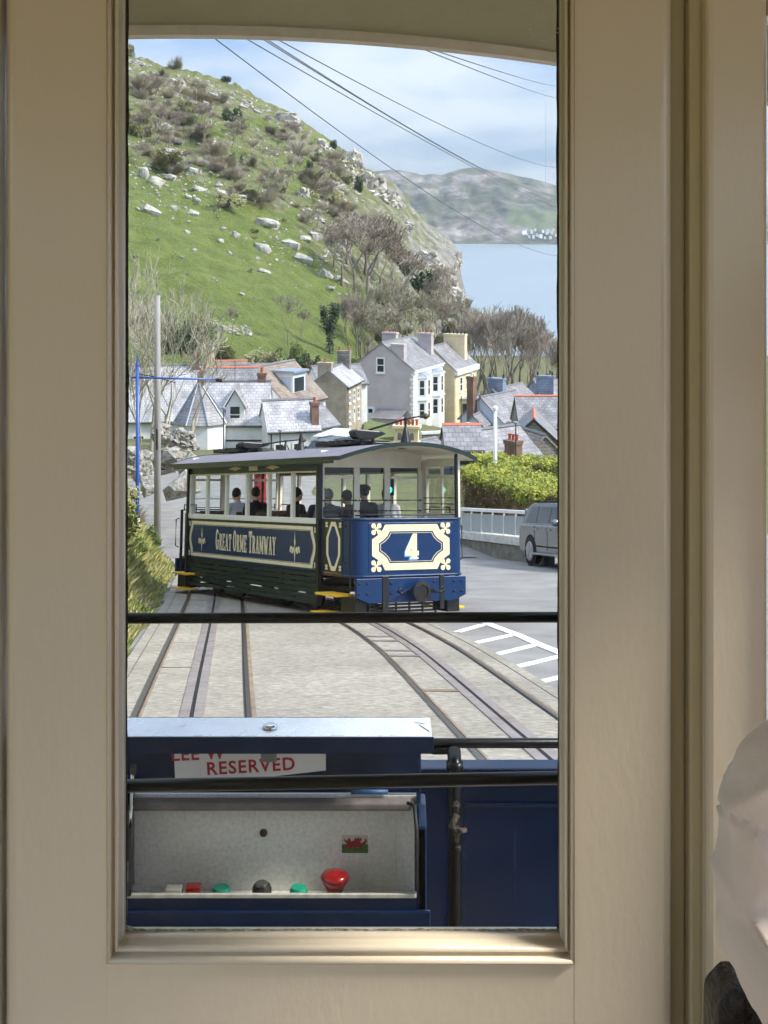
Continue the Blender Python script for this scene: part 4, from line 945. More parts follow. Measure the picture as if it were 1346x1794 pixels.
# platforms: dash, gates, beam
for sg, yd in ((-1, .02), (1, 8.43)):
    def fy(y): return y if sg < 0 else 8.45 - (y - .0)      # mirror for the far end
    DW, zb, zt = (.86 if sg < 0 else .70), .69, 1.60
    n = 10; outl = [(-DW-.16, .55)] + [(-DW-.16+.16*(1-math.cos(a)), .18-.16*math.sin(a)) for a in [i*math.pi/2/6 for i in range(7)]] + [(DW+.16-.16*(1-math.cos(a)), .18-.16*math.sin(a)) for a in [i*math.pi/2/6 for i in range(6, -1, -1)]] + [(DW+.16, .55)]
    b = MB()
    for (x, y) in outl: b.v += [(x, fy(y), zb), (x, fy(y), zt)]
    for i in range(len(outl)-1): a = 2*i; b.f.append((a, a+2, a+3, a+1))
    dash = tp('dash', b, T_NAVY, smooth=False); so = dash.modifiers.new('solid', 'SOLIDIFY'); so.thickness = .03; so.offset = -1 if sg < 0 else 1
    for zz_, th in ((zt, .022), (zb, .020)):
        tp('dash_rim', MB().tube([(x, fy(y), zz_) for x, y in outl], th, 8), T_NAVY, smooth=True, par=dash)
    if sg < 0:
        fn = lambda u, v, w: Vector((u, .02-w, v))
        tp('dash_panel', MB().box(-.80, .80, .0125, .0195, .755, 1.545), T_NAVY, .004, par=dash)
        fn = lambda u, v, w: Vector((u, .0125-w, v))
        def oct_(hw, hz, cx_, cz2, k=0):
            zc = 1.15; A = []
            for sx2, sz2 in ((1,-1),(1,1),(-1,1),(-1,-1)):
                c = [(hw, hz-cz2), (hw-cx_*.45, hz-cz2*.72), (hw-cx_*.80, hz-cz2*.38), (hw-cx_, hz)]
                if sx2*sz2 > 0: c = c
                else: c = list(reversed(c))
                A += [(sx2*u, zc+sz2*v) for u, v in c]
            return A
        b = MB(); b.ring(oct_(.735,.365,.24,.235), oct_(.61,.255,.20,.19), .0006, .004, fn); tp('panel_border', b, T_BAND, par=dash)
        b = MB(); b.ring(oct_(.582,.232,.19,.18), oct_(.575,.226,.19,.18), .0006, .003, fn); tp('pin_line', b, T_BAND, par=dash)
        for cx_ in (-.655, .655):
            for cz_ in (.855, 1.445): foil(cx_, cz_, .085, fn, dash)
        four = [(-.095,.94+.02),(-.095,.94+.09),(.035,.94+.41),(.10,.94+.41),(.10,.94+.12),(.135,.94+.12),(.135,.94+.045),(.10,.94+.045),(.10,.94+.0),(.005,.94+.0),(.005,.94+.045),(-.06,.94+.045)]
        outer = [(-.115,.055),(.03,.41),(.105,.41),(.105,.135),(.14,.135),(.14,.055),(.105,.055),(.105,.03),(.125,.03),(.125,0),(-.02,0),(-.02,.03),(.005,.03),(.005,.055)]
        z4 = .955
        def num(dx, dz2, w0, w1, mat, nm):
            b = MB()
            b.prism([(dx-.115,z4+dz2+.055),(dx-.115,z4+dz2+.135),(dx+.03,z4+dz2+.41),(dx+.105,z4+dz2+.41),(dx+.105,z4+dz2+.38),(dx-.065,z4+dz2+.055)], w0, w1, fn)
            b.prism([(dx-.115,z4+dz2+.055),(dx+.14,z4+dz2+.055),(dx+.14,z4+dz2+.130),(dx-.10,z4+dz2+.130)], w0, w1+.0002, fn)
            b.prism([(dx+.005,z4+dz2+.02),(dx+.105,z4+dz2+.02),(dx+.105,z4+dz2+.40),(dx+.005,z4+dz2+.34)], w0, w1+.0004, fn)
            b.prism([(dx-.03,z4+dz2),(dx+.135,z4+dz2),(dx+.135,z4+dz2+.03),(dx-.03,z4+dz2+.03)], w0, w1+.0006, fn)
            return tp(nm, b, mat, par=dash)
        num(-.02, -.022, .0006, .0022, pm('sky blue shadow paint', S(70,160,215), .4), 'number_shadow'); num(0, 0, .0030, .0045, T_BAND, 'number')
    # buffer beam
    bm_ = tp('buffer_beam', MB().prism([(-1.03,.36),(-.80,.27),(.80,.27),(1.03,.36),(1.03,.66),(-1.03,.66)], fy(-.02), fy(.06), lambda u, v, w: Vector((u, w, v))), T_NAVY, .006)
    b = MB()
    for x in (-.98,-.84,-.40,.42,.80,.95):
        for z in (.42, .58): b.lathe([(.022, 0), (.022, .012), (.012, .018)], (x, fy(-.02), z), 'y', 8) if sg > 0 else b.lathe([(.022, 0), (.022, -.012), (.012, -.018)], (x, -.02, z), 'y', 8)
    tag(tp('rivets', b, T_BLK, par=bm_), kind='stuff')
    for x0, x1 in ((-.56,-.45),(.52,.60)): tp('beam_strap', MB().box(x0, x1, min(fy(-.035), fy(-.021)), max(fy(-.035), fy(-.021)), .14, .69), T_BLK, .004, par=bm_)
    if sg < 0:
        bf = tp('buffer', MB().lathe([(.10,-.02),(.10,-.14),(.165,-.15),(.17,-.19),(.16,-.205),(.11,-.21),(.105,-.19),(.03,-.19)], (.085, 0, .44), 'y', 24), T_BLK, par=bm_)
        for s in (-1, 1):
            tp('coupling_hook', MB().tube([(.085+s*.19, -.05, .46), (.085+s*.36, -.16, .42), (.085+s*.44, -.18, .45), (.085+s*.40, -.17, .52)], .022, 8), T_BLK, smooth=True, par=bm_)
    # life guard slats and framing under the beam
    for k in range(4): tp('lifeguard_slat', MB().box(-.80, .52, min(fy(.10), fy(.13)), max(fy(.10), fy(.13)), .05+k*.055, .085+k*.055), T_BLK, par=bm_)
    for x in (-.75,-.5,-.25,0,.25,.5): tp('lifeguard_post', MB().box(x-.012, x+.012, min(fy(.07), fy(.098)), max(fy(.07), fy(.098)), .03, .3), T_BLK, par=bm_)
    for x0, x1 in ((.74,.97),(-1.0,-.72)): tp('step_box', MB().box(x0, x1, min(fy(.10), fy(.6)), max(fy(.10), fy(.6)), .08, .36), T_BLK)
    for s in (-1, 1):
        tp('step_tread', MB().box(min(s*.88, s*1.22), max(s*.88, s*1.22), min(fy(.35), fy(1.15)), max(fy(.35), fy(1.15)), .36 if s < 0 else .10, .40 if s < 0 else .14), T_STEP, .008)
        tp('step_tread', MB().box(min(s*.95, s*1.28), max(s*.95, s*1.28), min(fy(.45), fy(1.2)), max(fy(.45), fy(1.2)), .075, .098), T_STEP, .008) if s < 0 else None
        tp('platform_post', MB().tube([(s*.93, fy(.10), .5), (s*.93, fy(.10), 2.68)] if s > 0 else [(s*1.0, fy(.25), .45), (s*1.0, fy(.25), 1.66)], .03, 10), T_BLK)
        tp('gate_rail', MB().tube([(s*1.04, fy(.5), 1.66), (s*1.04, fy(.5), 1.78), (s*1.04, fy(1.2), 1.78), (s*1.04, fy(1.2), 1.62)], .012, 8), T_BLK)
        tp('grab_handle', MB().tube([(s*1.07, fy(.28), .90), (s*1.13, fy(.26), .93), (s*1.13, fy(.26), 1.47), (s*1.07, fy(.28), 1.50)], .013, 8), T_BLK, smooth=True)
        # gate panel between post and dash
        gp = tp('gate', MB().box(min(s*1.0, s*1.03), max(s*1.0, s*1.03), min(fy(.52), fy(1.30)), max(fy(.52), fy(1.30)), .72, 1.60), T_GREEN if True else T_NAVY, .005)
        if s < 0 and sg < 0:
            fn = lambda u, v, w: Vector((-1.03-w, u, v))
            gd = lambda k: [(.58+k, 1.15-.14), (.58+k, 1.15+.14), (.76+k*.4, 1.15+.40-k), (.92-k*.4, 1.15+.40-k), (1.10-k, 1.15+.14), (1.10-k, 1.15-.14), (.92-k*.4, 1.15-.40+k), (.76+k*.4, 1.15-.40+k)]
            b = MB(); b.ring(gd(0), gd(.075), .0006, .004, fn); tp('panel_border', b, T_BAND, par=gp)
            b = MB(); b.prism(gd(.077), .0005, .0018, fn); tp('gate_lozenge', b, T_NAVY, par=gp)
            for cy_ in (.585, 1.095):
                for cz_ in (.80, 1.50): foil(cy_, cz_, .04, fn, gp)
            tp('gate_infill', MB().box(-1.031,-1.001, 1.302, 1.395, .72, 1.6), T_NAVY, par=gp)
    tp('platform_rail', MB().tube([(-.98, fy(.14), 1.66), (-.80, fy(.05), 1.67), (.80, fy(.05), 1.67), (.98, fy(.14), 1.66)], .012, 8), T_BLK, smooth=True)
    tp('platform_floor', MB().box(-.98, .98, min(fy(.1), fy(1.4)), max(fy(.1), fy(1.4)), .661, .708), T_INT)
# cream framed side screen on the off side of the front platform
for y0, y1 in ((.16,.24),(.70,.76),(1.25,1.335)): tp('screen_post', MB().box(1.005, 1.045, y0, y1, 1.62, 2.60), T_CREAM, .006)
for z0, z1 in ((1.60,1.68),(2.28,2.33),(2.48,2.62)): tp('screen_rail', MB().box(1.008, 1.042, .241, 1.249, z0, z1), T_CREAM, .004)
tp('pane', MB().box(1.022, 1.026, .24, 1.25, 1.68, 2.48), T_GLASS)
for z in (1.74, 1.84, 1.94): tp('guard_bar', MB().tube([(.985, .2, z), (.985, 1.3, z)], .008, 6), T_BLK)
# added box and glowing spot imitating a reflected green glow mirrored in the glass
M_GLOW = bpy.data.materials.new('reflected green glow'); M_GLOW.use_nodes = True
pb = M_GLOW.node_tree.nodes['Principled BSDF']; pb.inputs['Base Color'].default_value = (.02,.5,.35,1); pb.inputs['Emission Color'].default_value = (.05,1,.65,1); pb.inputs['Emission Strength'].default_value = 1.6
tp('reflection_backing', MB().box(.38, .56, 1.62, 1.72, 1.98, 2.30), T_BLK, .01)
tp('reflection_glow', MB().sph((.47, 1.615, 2.08), (.042,.02,.055), 12, 8), M_GLOW, smooth=True)
# seats
T_SEAT = pm('tram seat slats', S(92,66,44), .5, var=.15, vs=6)
for k in range(6):
    y = 2.1 + k*.98
    for s in (-1, 1):
        st_ = tp('seat', MB().box(min(s*.98, s*.22), max(s*.98, s*.22), y-.22, y+.2, 1.17, 1.21).box(s*.6-.05, s*.6+.05, y-.05, y+.05, .76, 1.17), T_SEAT, .01)
        tp('seat_back', MB().box(min(s*.98, s*.22), max(s*.98, s*.22), y+.18, y+.21, 1.24, 1.66), T_SEAT, .01, par=st_)
# ================================================================== ROCKS, SHRUBS, TREES
M_LIME = pm('limestone', S(204,200,191), .9, var=.2, vs=.9, bump=1.0, bs=2.2, bdist=.35, col2=S(112,106,98), thr=(.30,.62), detail=10)
M_LIMED = pm('weathered limestone', S(204,198,188), .9, var=.2, vs=.7, bump=.8, bs=1.6, bdist=.3, col2=S(140,134,122), thr=(.34,.6), detail=10)
def hull_block(bm, r, c, sz, n=13, rot=None):
    import bmesh
    vs = []
    for _ in range(n):
        v = Vector((r.uniform(-1,1), r.uniform(-1,1), r.uniform(-1,1))); m = max(abs(v.x), abs(v.y), abs(v.z)); v /= max(.35, m**.75)
        v = Vector((v.x*sz[0], v.y*sz[1], v.z*sz[2]))
        if rot: v = rot @ v
        vs.append(bm.verts.new(Vector(c)+v))
    res = bmesh.ops.convex_hull(bm, input=vs); 
    junk = list({e for e in res['geom_interior'] + res['geom_unused'] if isinstance(e, bmesh.types.BMVert)})
    if junk: bmesh.ops.delete(bm, geom=junk, context='VERTS')
def rock_mesh(seed, flat=.6, craggy=.5):
    import bmesh
    r = random.Random(seed*17+3); bm = bmesh.new()
    if craggy < .8:
        hull_block(bm, r, (0,0,0), (1,.9,flat*.9), 22)
        if r.random() < .6: hull_block(bm, r, (r.uniform(-.8,.8), r.uniform(-.3,.1), -.25), (.5,.5,.4), 14)
    else:                                           # bedded crag: ledges of blocks stepping up
        tilt = Matrix.Rotation(r.uniform(.05,.22), 3, 'Y'); hull_block(bm, r, (0,.35,-.1), (.95,.5,.75), 26, tilt)
        for lay in range(5):
            z = -.55 + lay*.27; wdt = 1.0 - .13*lay + r.uniform(-.1,.1); x = -wdt
            while x < wdt:
                w = r.uniform(.16,.42); hull_block(bm, r, tilt @ Vector((x+w*.5 + r.uniform(-.05,.05), r.uniform(-.25,.15)+lay*.10, z+r.uniform(-.05,.05))), (w*.85, r.uniform(.4,.6), r.uniform(.19,.26)), 14, tilt); x += w
    me = bpy.data.meshes.new('rock'); bm.to_mesh(me); bm.free(); me.materials.append(M_LIME if craggy < .8 else M_LIMED); return me
ROCKS = [rock_mesh(i, .66, .45) for i in range(1, 9)]; CRAGS = [rock_mesh(i, .8, 1.0) for i in range(11, 18)]
LM = [('the skyline bushes',307,105),('the small dark skyline bush',397,138),('the rounded skyline crag',500,208),('the low skyline crag',561,250),('the square skyline block',618,276),('the layered grey crag',583,334),('the broad fissured crag',652,322),('the isolated white crag',712,388),('the scree crag',662,407),('the cliff scree',748,452),('the sheer cliff face',783,482),('the dark yew',413,285),('the dark round bush',405,200),('the long sloping slab',286,222),('the left meadow boulders',268,308),('the lone pale meadow boulder',265,366),('the long white outcrop',466,388),('the round white boulder',459,432),('the large white boulder',531,450),('the flat white boulder',463,474),('the twin white boulders',580,480),('the purple bare trees',645,440),('the dark ivy thicket',742,500),('the rubble band',400,570),('the ivy clad tree',579,570),('the bright gorse bush',508,620),('the wooden pole top',276,520),('the cream chimney',372,610),('the lilac house roof',690,600),('the cliff foot',800,545),('the grey scrub crag',532,338),('the upper left ledge',236,110),('the wide meadow boulder',333,296),('the shelf of grey rock',546,374),('the window edge at left',222,300),('the forked bare tree',505,560)]
USED = set()
def where(head, px, py):
    cand = sorted(LM, key=lambda l: math.hypot(l[1]-px, l[2]-py))
    for nm, x, y in cand[:14]:
        dx, dy = px-x, py-y; r = math.hypot(dx, dy)
        for q in (('close ' if r < 22 else ('' if r < 55 else 'well ')), ):
            if abs(dx) > 2.2*abs(dy): w = 'right of' if dx > 0 else 'left of'
            elif abs(dy) > 2.2*abs(dx): w = 'below' if dy > 0 else 'above'
            else: w = ('below' if dy > 0 else 'above') + ' and ' + ('right of' if dx > 0 else 'left of')
            lab = head + ' ' + q + w + ' ' + nm
            if lab not in USED and len(lab.split()) <= 16: USED.add(lab); return lab
    return lab
def place_rock(px, py, w, h, label=None, crag=False, grp='scattered boulders on the hill', name=None):
    v = hill_at(px, py + h*.3); d = v.y; k = d/F
    o = put(name or ('crag' if crag else 'boulder'), rnd.choice(CRAGS if crag else ROCKS), None)
    o.location = v + Vector((0, -h*k*.05, h*k*(.10 if w > 14 else .26))); o.scale = (w*k*.54, min(w, h*1.3)*k*.5, h*k*.85); o.rotation_euler = (rnd.uniform(-.2,.2), rnd.uniform(.1,.5), rnd.uniform(-.5,.5)) if not crag else (rnd.uniform(-.1,.1), rnd.uniform(.0,.25), rnd.uniform(-.35,.35))
    return tag(o, label or where(('tiny' if w < 6 else 'small' if w < 10 else 'middling' if w < 16 else 'large') + (' flat' if h < w*.6 else ' rounded') + ' pale boulder', px, py), 'crag' if crag else 'boulder', None if label and not grp else grp)
crags = [(500,208,50,26,'rounded grey crag on the skyline right of the skyline bushes'),(561,250,26,18,'low grey crag on the skyline between rounded crag and square block'),(618,276,34,36,'square overhanging crag block on the skyline'),
 (583,334,44,38,'layered grey crag beside the dark cave cleft'),(652,322,52,40,'broad fissured crag face right of the dark yew'),(688,344,30,26,'pale crag step on the descending ridge'),(607,300,30,26,'rough crag under the square skyline block'),
 (712,388,26,15,'isolated white crag with a dark hollow on the turf below the ridge'),(662,407,30,24,'scree covered crag above the bare purple trees'),(748,452,46,26,'pale scree crag high on the cliff end'),(783,482,36,34,'sheer grey cliff face at the end of the hill'),
 (792,512,40,22,'lowest grey cliff step above the woodland'),(760,508,16,12,'small white crag in the dark ivy of the cliff'),(803,455,14,24,'cliff corner standing against the sea'),(806,520,20,26,'cliff foot corner against the sea'),(770,470,26,20,'ribbed crag left of the sheer cliff'),
 (308,148,36,22,'grey crag below the skyline bushes'),(286,222,36,18,'long sloping slab above the meadow boulders'),(236,108,34,9,'flat pale ledge at the far left skyline'),(546,374,40,18,'shelf of grey rock right of the long white outcrop'),(430,180,26,12,'small crag among scrub below the bare skyline slope'),(532,338,20,24,'grey crag in the brown scrub above the meadow'),(602,430,26,30,'grey rock face behind the purple bare trees')]
for (a, b_, c, d_, l) in crags: place_rock(a, b_, c, d_, l, True, None)
big = [(252,300,18,26,'upright boulder, leftmost of the meadow boulder row'),(274,315,26,18,'largest rounded boulder of the left meadow row'),(265,366,32,20,'long pale boulder alone at the far left of the meadow'),(333,296,26,18,'wide boulder at the upper edge of the meadow'),(466,388,42,20,'long white outcrop in the middle of the hillside'),
 (459,432,32,20,'round white boulder with a dark hollow on top, mid meadow'),(510,426,30,18,'grey boulder between the round boulder and the twin boulders'),(531,450,32,19,'large white boulder lowest of the central group'),(463,474,22,10,'flat white boulder alone in mid meadow'),(572,478,24,16,'white boulder left of the purple bare trees'),(590,484,20,14,'white boulder touching the purple bare trees'),(577,503,18,9,'slanting white slab under the twin white boulders'),(424,515,9,6,'small white stone alone low in the meadow')]
for (a, b_, c, d_, l) in big: place_rock(a, b_, c, d_, l, False, None)
small = [(278,292,12,11),(299,295,18,15),(299,309,20,12),(311,286,18,13),(296,262,20,11),(312,247,18,11),(305,364,14,8),(330,344,12,8),(345,350,14,8),(339,372,18,15),(329,388,9,6),(328,406,12,6),(350,329,26,11),(390,336,18,11),(382,324,14,9),(421,344,22,10),(413,353,28,7),(439,345,20,10),(359,283,18,11),(387,421,12,7),(391,400,9,7),(413,411,14,12),(534,416,20,13),(552,411,22,17),(491,318,14,12),(605,493,16,10),(402,443,10,6),(341,438,8,6),(318,450,8,4),(372,487,8,5),(379,492,6,4),(370,163,28,7),(403,170,16,7),(427,186,16,8),(451,195,14,6),(278,146,12,6),(361,180,12,6),(714,409,6,7)]
for a, b_, c, d_ in small: place_rock(a, b_, c, d_)
for _ in range(240):                                # scattered small stones of the rocky belts
    q = rnd.random()
    if q < .3: px, py = rnd.gauss(300, 45), rnd.gauss(310, 32)
    elif q < .45: px, py = rnd.uniform(365, 438), 0; py = 561 + (px-365)*.27 + rnd.gauss(0, 7)
    elif q < .75: px = rnd.uniform(260, 620); py = interp(RIDGE, px) + rnd.uniform(12, 70)
    else: px, py = rnd.uniform(560, 790), rnd.uniform(300, 520)
    if px < 216 or py < interp(RIDGE, px) + 6: continue
    w = rnd.uniform(3, 8); place_rock(px, py, w, w*rnd.uniform(.5,.8))
scb = MB(); rs_ = random.Random(77)                 # scree and stone chips too many to count
for _ in range(4200):
    q = rs_.random()
    if q < .35: px = rs_.uniform(225, 640); py = interp(RIDGE, px) + abs(rs_.gauss(0, 60)) + 8
    elif q < .55: px, py = rs_.gauss(310, 55), rs_.gauss(315, 40)
    elif q < .62: px = rs_.uniform(362, 440); py = 561 + (px-365)*.27 + rs_.gauss(0, 6)
    elif q < .8: px, py = rs_.gauss(520, 60), rs_.gauss(420, 40)
    else: px, py = rs_.uniform(600, 805), rs_.uniform(300, 540)
    if px < 216 or px > 815 or py < interp(RIDGE, px) + 5 or (meadow(px, py) > .6 and rs_.random() < .62) or nz(px*.03, py*.03, 4.4) < -.08: continue
    v = hill_at(px, py); s_ = rs_.uniform(1.0, 3.4)*v.y/F*rs_.uniform(.5,1.3); M_ = Matrix.Rotation(rs_.uniform(0,6.28), 3, 'Z')
    pts = [v + M_ @ Vector((x*s_*rs_.uniform(.6,1.3), y*s_*rs_.uniform(.6,1.2), z*s_*rs_.uniform(.5,1.1))) for x, y, z in ((-1,-.8,-.4),(1,-.8,-.4),(.8,.8,-.2),(-.8,.8,-.2),(-.6,-.6,.7),(.5,-.5,.8),(.3,.5,.7),(-.5,.4,.6))]
    scb.add(pts, [(4,5,6,7),(0,1,5,4),(1,2,6,5),(2,3,7,6),(3,0,4,7)])
tag(scb.build('scree', M_LIME, fix=False), 'pale stone chips and scree strewn over the upper hillside', 'scree', kind='stuff')
ORD = ['first','second','third','fourth','fifth','sixth','seventh','eighth','ninth','tenth','eleventh','twelfth','thirteenth','fourteenth','fifteenth','sixteenth','seventeenth','eighteenth','nineteenth','twentieth','twenty first','twenty second','twenty third','twenty fourth','twenty fifth','twenty sixth']
# ---- bare tree generator
def bare_tree(seed, H=10.0, spread=.5, depth=6, r0=.16, trunk_frac=.25, twig=.012, nbr=(2,3), upb=.25, lean=0.0):
    r = random.Random(seed); tk = MB(); cr_ = MB()
    def grow(p, d, L, rad, lev):
        n = 3 if lev < 3 else 2; pts = [p]; rs = [rad]; q = p.copy(); dd = d.copy()
        for i in range(n):
            dd = (dd + Vector((r.gauss(0,.12), r.gauss(0,.12), r.gauss(upb*.3,.08)))).normalized(); q = q + dd*L/n; pts.append(q.copy()); rs.append(max(twig, rad*(1-.4*(i+1)/n)))
        (tk if lev < 2 else cr_).tube(pts, rs, 6 if lev < 2 else (4 if lev < 4 else 3), cap=False)
        if lev >= depth: return
        for k in range(r.randint(*nbr) + (1 if lev >= 2 and r.random() < .4 else 0)):
            t = r.uniform(.35, 1.0) if k else 1.0; b0 = pts[0].lerp(pts[-1], t) if t < 1 else pts[-1]
            ax = dd.orthogonal().normalized(); ax.rotate(Matrix.Rotation(r.uniform(0, 2*math.pi), 3, dd)); nd = dd.copy(); nd.rotate(Matrix.Rotation(r.uniform(.25, .25+spread), 3, ax)); nd = (nd + Vector((0,0,upb*.5))).normalized()
            grow(b0, nd, L*r.uniform(.62,.82), max(twig, rs[-1]*r.uniform(.6,.8)), lev+1)
    grow(Vector((0,0,-.3)), Vector((lean,0,1)).normalized(), H*trunk_frac, r0, 0)
    k = H*1.05/max(v[2] for v in cr_.v)
    tk.v = [(v[0]*k, v[1]*k, v[2]*k) for v in tk.v]; cr_.v = [(v[0]*k, v[1]*k, v[2]*k) for v in cr_.v]
    return tk.mesh('trunk', True), cr_.mesh('crown')
M_BARK = pm('grey bark', S(134,126,114), .95, var=.2, vs=2); M_TWIG = pm('purple brown twigs', S(166,153,140), .95, var=.15, vs=1.0); M_TWIG2 = pm('olive grey twigs', S(162,156,134), .95, var=.2, vs=1.0); M_SCRUB = pm('grey scrub twigs', S(200,190,170), .95, var=.15, vs=1.0); M_PALE = pm('pale bark', S(176,170,150), .95, var=.2, vs=2)
M_IVY = pm('ivy leaves', S(66,82,48), .7, var=.3, vs=3); M_DARKLEAF = pm('dark evergreen leaves', S(70,88,54), .75, var=.35, vs=.8); M_GORSE = pm('gorse leaves', S(96,110,40), .8, var=.25, vs=1.2, col2=S(70,86,36)); M_YEL = pm('yellow gorse flowers', S(196,168,40), .8, var=.2, vs=2); M_OLV = pm('olive scrub leaves', S(146,144,98), .85, var=.3, vs=.8)
TREES = [bare_tree(i, 11, .6, 7, .17, .22, .022) for i in (21, 22, 23)]; TALL = [bare_tree(i, 14, .42, 7, .20, .26, .018, upb=.45) for i in (31, 32, 33)]
def shrub_mesh(seed, leafy, n=900, flat=.7):
    r = random.Random(seed); b = MB()
    lobes = [(Vector((r.uniform(-.75,.75), r.uniform(-.75,.75), r.uniform(.1,.75))), r.uniform(.2,.5)) for _ in range(11)]
    for i in range(n):
        c, R_ = r.choice(lobes); v = Vector((r.gauss(0,1), r.gauss(0,1), r.gauss(0,1))).normalized()*R_*r.uniform(.55,1.05); p = c+v; p.z = abs(p.z)*flat*1.3
        if leafy:
            a = Vector((r.gauss(0,1), r.gauss(0,1), r.gauss(0,1))).normalized(); t = a.orthogonal().normalized(); s_ = r.uniform(.05,.11)
            b.quad(p-a*s_, p-t*s_*.6, p+a*s_, p+t*s_*.6)
        else:
            p0 = Vector((c.x*.35, c.y*.35, 0)) if r.random() < .3 else p*r.uniform(.55,.8); p = p*r.uniform(.95,1.3); t = (p-p0).orthogonal().normalized()*.008
            b.add([p0-t, p0+t, p], [(0,1,2)]); u = (p-p0).cross(t).normalized()*.012 if (p-p0).length > 1e-4 else t; b.add([p0-u, p0+u, p], [(0,1,2)])
    return b.mesh('foliage')
def stem_mesh(seed):
    r = random.Random(seed); b = MB()
    for k in range(5): a = r.uniform(0, 6.28); b.tube([(0,0,-.15), (.15*math.cos(a), .15*math.sin(a), .3), (.4*math.cos(a), .4*math.sin(a), .7)], [.045,.03,.012], 5, cap=False)
    return b.mesh('stem', True)
STEMS = [stem_mesh(i) for i in range(2)]; SH_BARE = [shrub_mesh(i, False, 900) for i in (41,42,43,44)]; SH_LEAF = [shrub_mesh(i, True, 1500, .8) for i in (51,52,53)]
def clone(me, mat):
    key = (me.name, mat.name)
    if key not in KIDS: c = me.copy(); c.materials.clear(); c.materials.append(mat); KIDS[key] = c
    return KIDS[key]
def thing2(name, loc, label, cat, grp, parts, scale, rz=None):
    e = empty(name, loc, rnd.uniform(0, 6.28) if rz is None else rz, label, cat, grp); e.scale = scale
    for nm, me, mat in parts: put(nm, clone(me, mat), mat, e)
    return e
def shrub(px, py, w, h, kind='bare', label=None, grp='scrub bushes on the hill', loc=None, mat=None):
    v = loc or hill_at(px, py + h*.5); k = v.y/F
    me = rnd.choice(SH_BARE if kind == 'bare' else SH_LEAF); mt = mat or {'bare': rnd.choice([M_SCRUB, M_SCRUB, M_TWIG2]), 'leaf': M_DARKLEAF, 'olive': M_OLV, 'gorse': M_GORSE}[kind]
    lb = label
    if not lb:
        p_ = scr(v); lb = where(('small ' if w < 22 else '' if w < 38 else 'large ') + {'bare': 'bare brown bush', 'leaf': 'dark evergreen bush', 'olive': 'olive green bush', 'gorse': 'yellow green bush'}[kind], p_[0], p_[1])
    return thing2('shrub', v, lb, 'bush', grp if not label else None, [('stem', rnd.choice(STEMS), M_BARK), ('foliage', me, mt)], (w*k*.55, w*k*.55, h*k*.95))
for a, b_, c, d_, k_, l in ((307,105,34,28,'bare','windswept bush leaning on the skyline, largest of the skyline bushes'),(397,138,16,12,'leaf','small dark bush alone on the skyline'),(412,143,8,7,'bare','tiny bare bush beside the small dark skyline bush'),(584,252,11,16,'leaf','dark upright bush on the skyline between two crags'),(230,88,16,20,'olive','olive bush on the skyline at the left edge of the window'),
    (413,285,24,36,'leaf','dark green yew in the middle of the brown scrub'),(405,200,30,26,'leaf','dark round bush below the bare skyline slope'),(629,322,14,30,'leaf','dark yew filling the cleft between two crags'),(545,290,16,16,'leaf','dark bush below the skyline crags'),(742,500,66,44,'leaf','largest dark ivy thicket below the cliff end'),(712,462,34,40,'leaf','dark ivy thicket behind the purple bare trees'),(790,540,26,30,'bare','bare brown bush at the cliff foot'),(690,440,26,30,'leaf','dark evergreen topping the purple bare trees')):
    shrub(a, b_, c, d_, k_, l)
def in_scrub(px, py):
    if py < interp(RIDGE, px)+8: return False
    return meadow(px, py) < .3
k_ = 0
while k_ < 115:
    px, py = rnd.uniform(222, 620), rnd.uniform(110, 400)
    if not in_scrub(px, py) or abs(py-interp(RIDGE,px)) < 10: continue
    k_ += 1; s_ = rnd.uniform(14, 46)*(.6+.5*rnd.random()); shrub(px, py, s_*1.35, s_*rnd.uniform(.55,.9), rnd.choice(['bare','bare','bare','bare','olive','bare']))
for _ in range(46):
    px, py = rnd.uniform(640, 815), rnd.uniform(520, 630)
    shrub(px, py, rnd.uniform(20,40), rnd.uniform(14,28), rnd.choice(['bare','bare','olive']), None, 'undergrowth below the cliff')
for _ in range(22):
    px = rnd.uniform(225, 690); shrub(px, rnd.uniform(240, 560) if px < 600 else 540, rnd.uniform(6,14), rnd.uniform(4,8), rnd.choice(['olive','bare']), None, 'low bushes dotting the meadow')
# ---- trees on the hill
def tree(loc, h, proto, label, grp=None, mats=(M_BARK, M_TWIG), H=11.0, wide=1.0, rz=None):
    tk, cw = proto; s_ = h/(H*1.05)
    return thing2('bare_tree', loc, label, 'tree', grp, [('trunk', tk, mats[0]), ('crown', cw, mats[1])], (s_*wide, s_*wide, s_), rz)
def px_tree(px, ybase, ytop, proto, label, grp=None, mats=(M_BARK, M_TWIG), H=11.0, wide=1.0, loc=None):
    v = loc or hill_at(px, ybase); return tree(v, (ybase-ytop)*v.y/F, proto, label, grp, mats, H, wide)
for i, (px, yb_, yt) in enumerate(((600,500,385),(622,510,368),(646,520,375),(668,525,395),(690,530,420),(612,470,372),(640,480,365),(585,470,395),(705,540,440),(660,470,380))):
    px_tree(px, yb_, yt, TREES[i%3], where('purple grey bare tree', px, yb_), 'clump of bare purple trees', wide=1.15)
for i in range(24):
    px = rnd.uniform(610, 815); yb_ = rnd.uniform(600, 632) if px < 740 else rnd.uniform(570, 612); h = rnd.uniform(70, 115)*(1 if px < 760 else .8)
    px_tree(px, yb_, yb_-h, rnd.choice(TREES+TALL), where(('tall' if h > 92 else 'short') + ' bare woodland tree', px, yb_), 'woodland below the cliff', (M_BARK, rnd.choice([M_TWIG, M_TWIG2])), 12, 1.0)
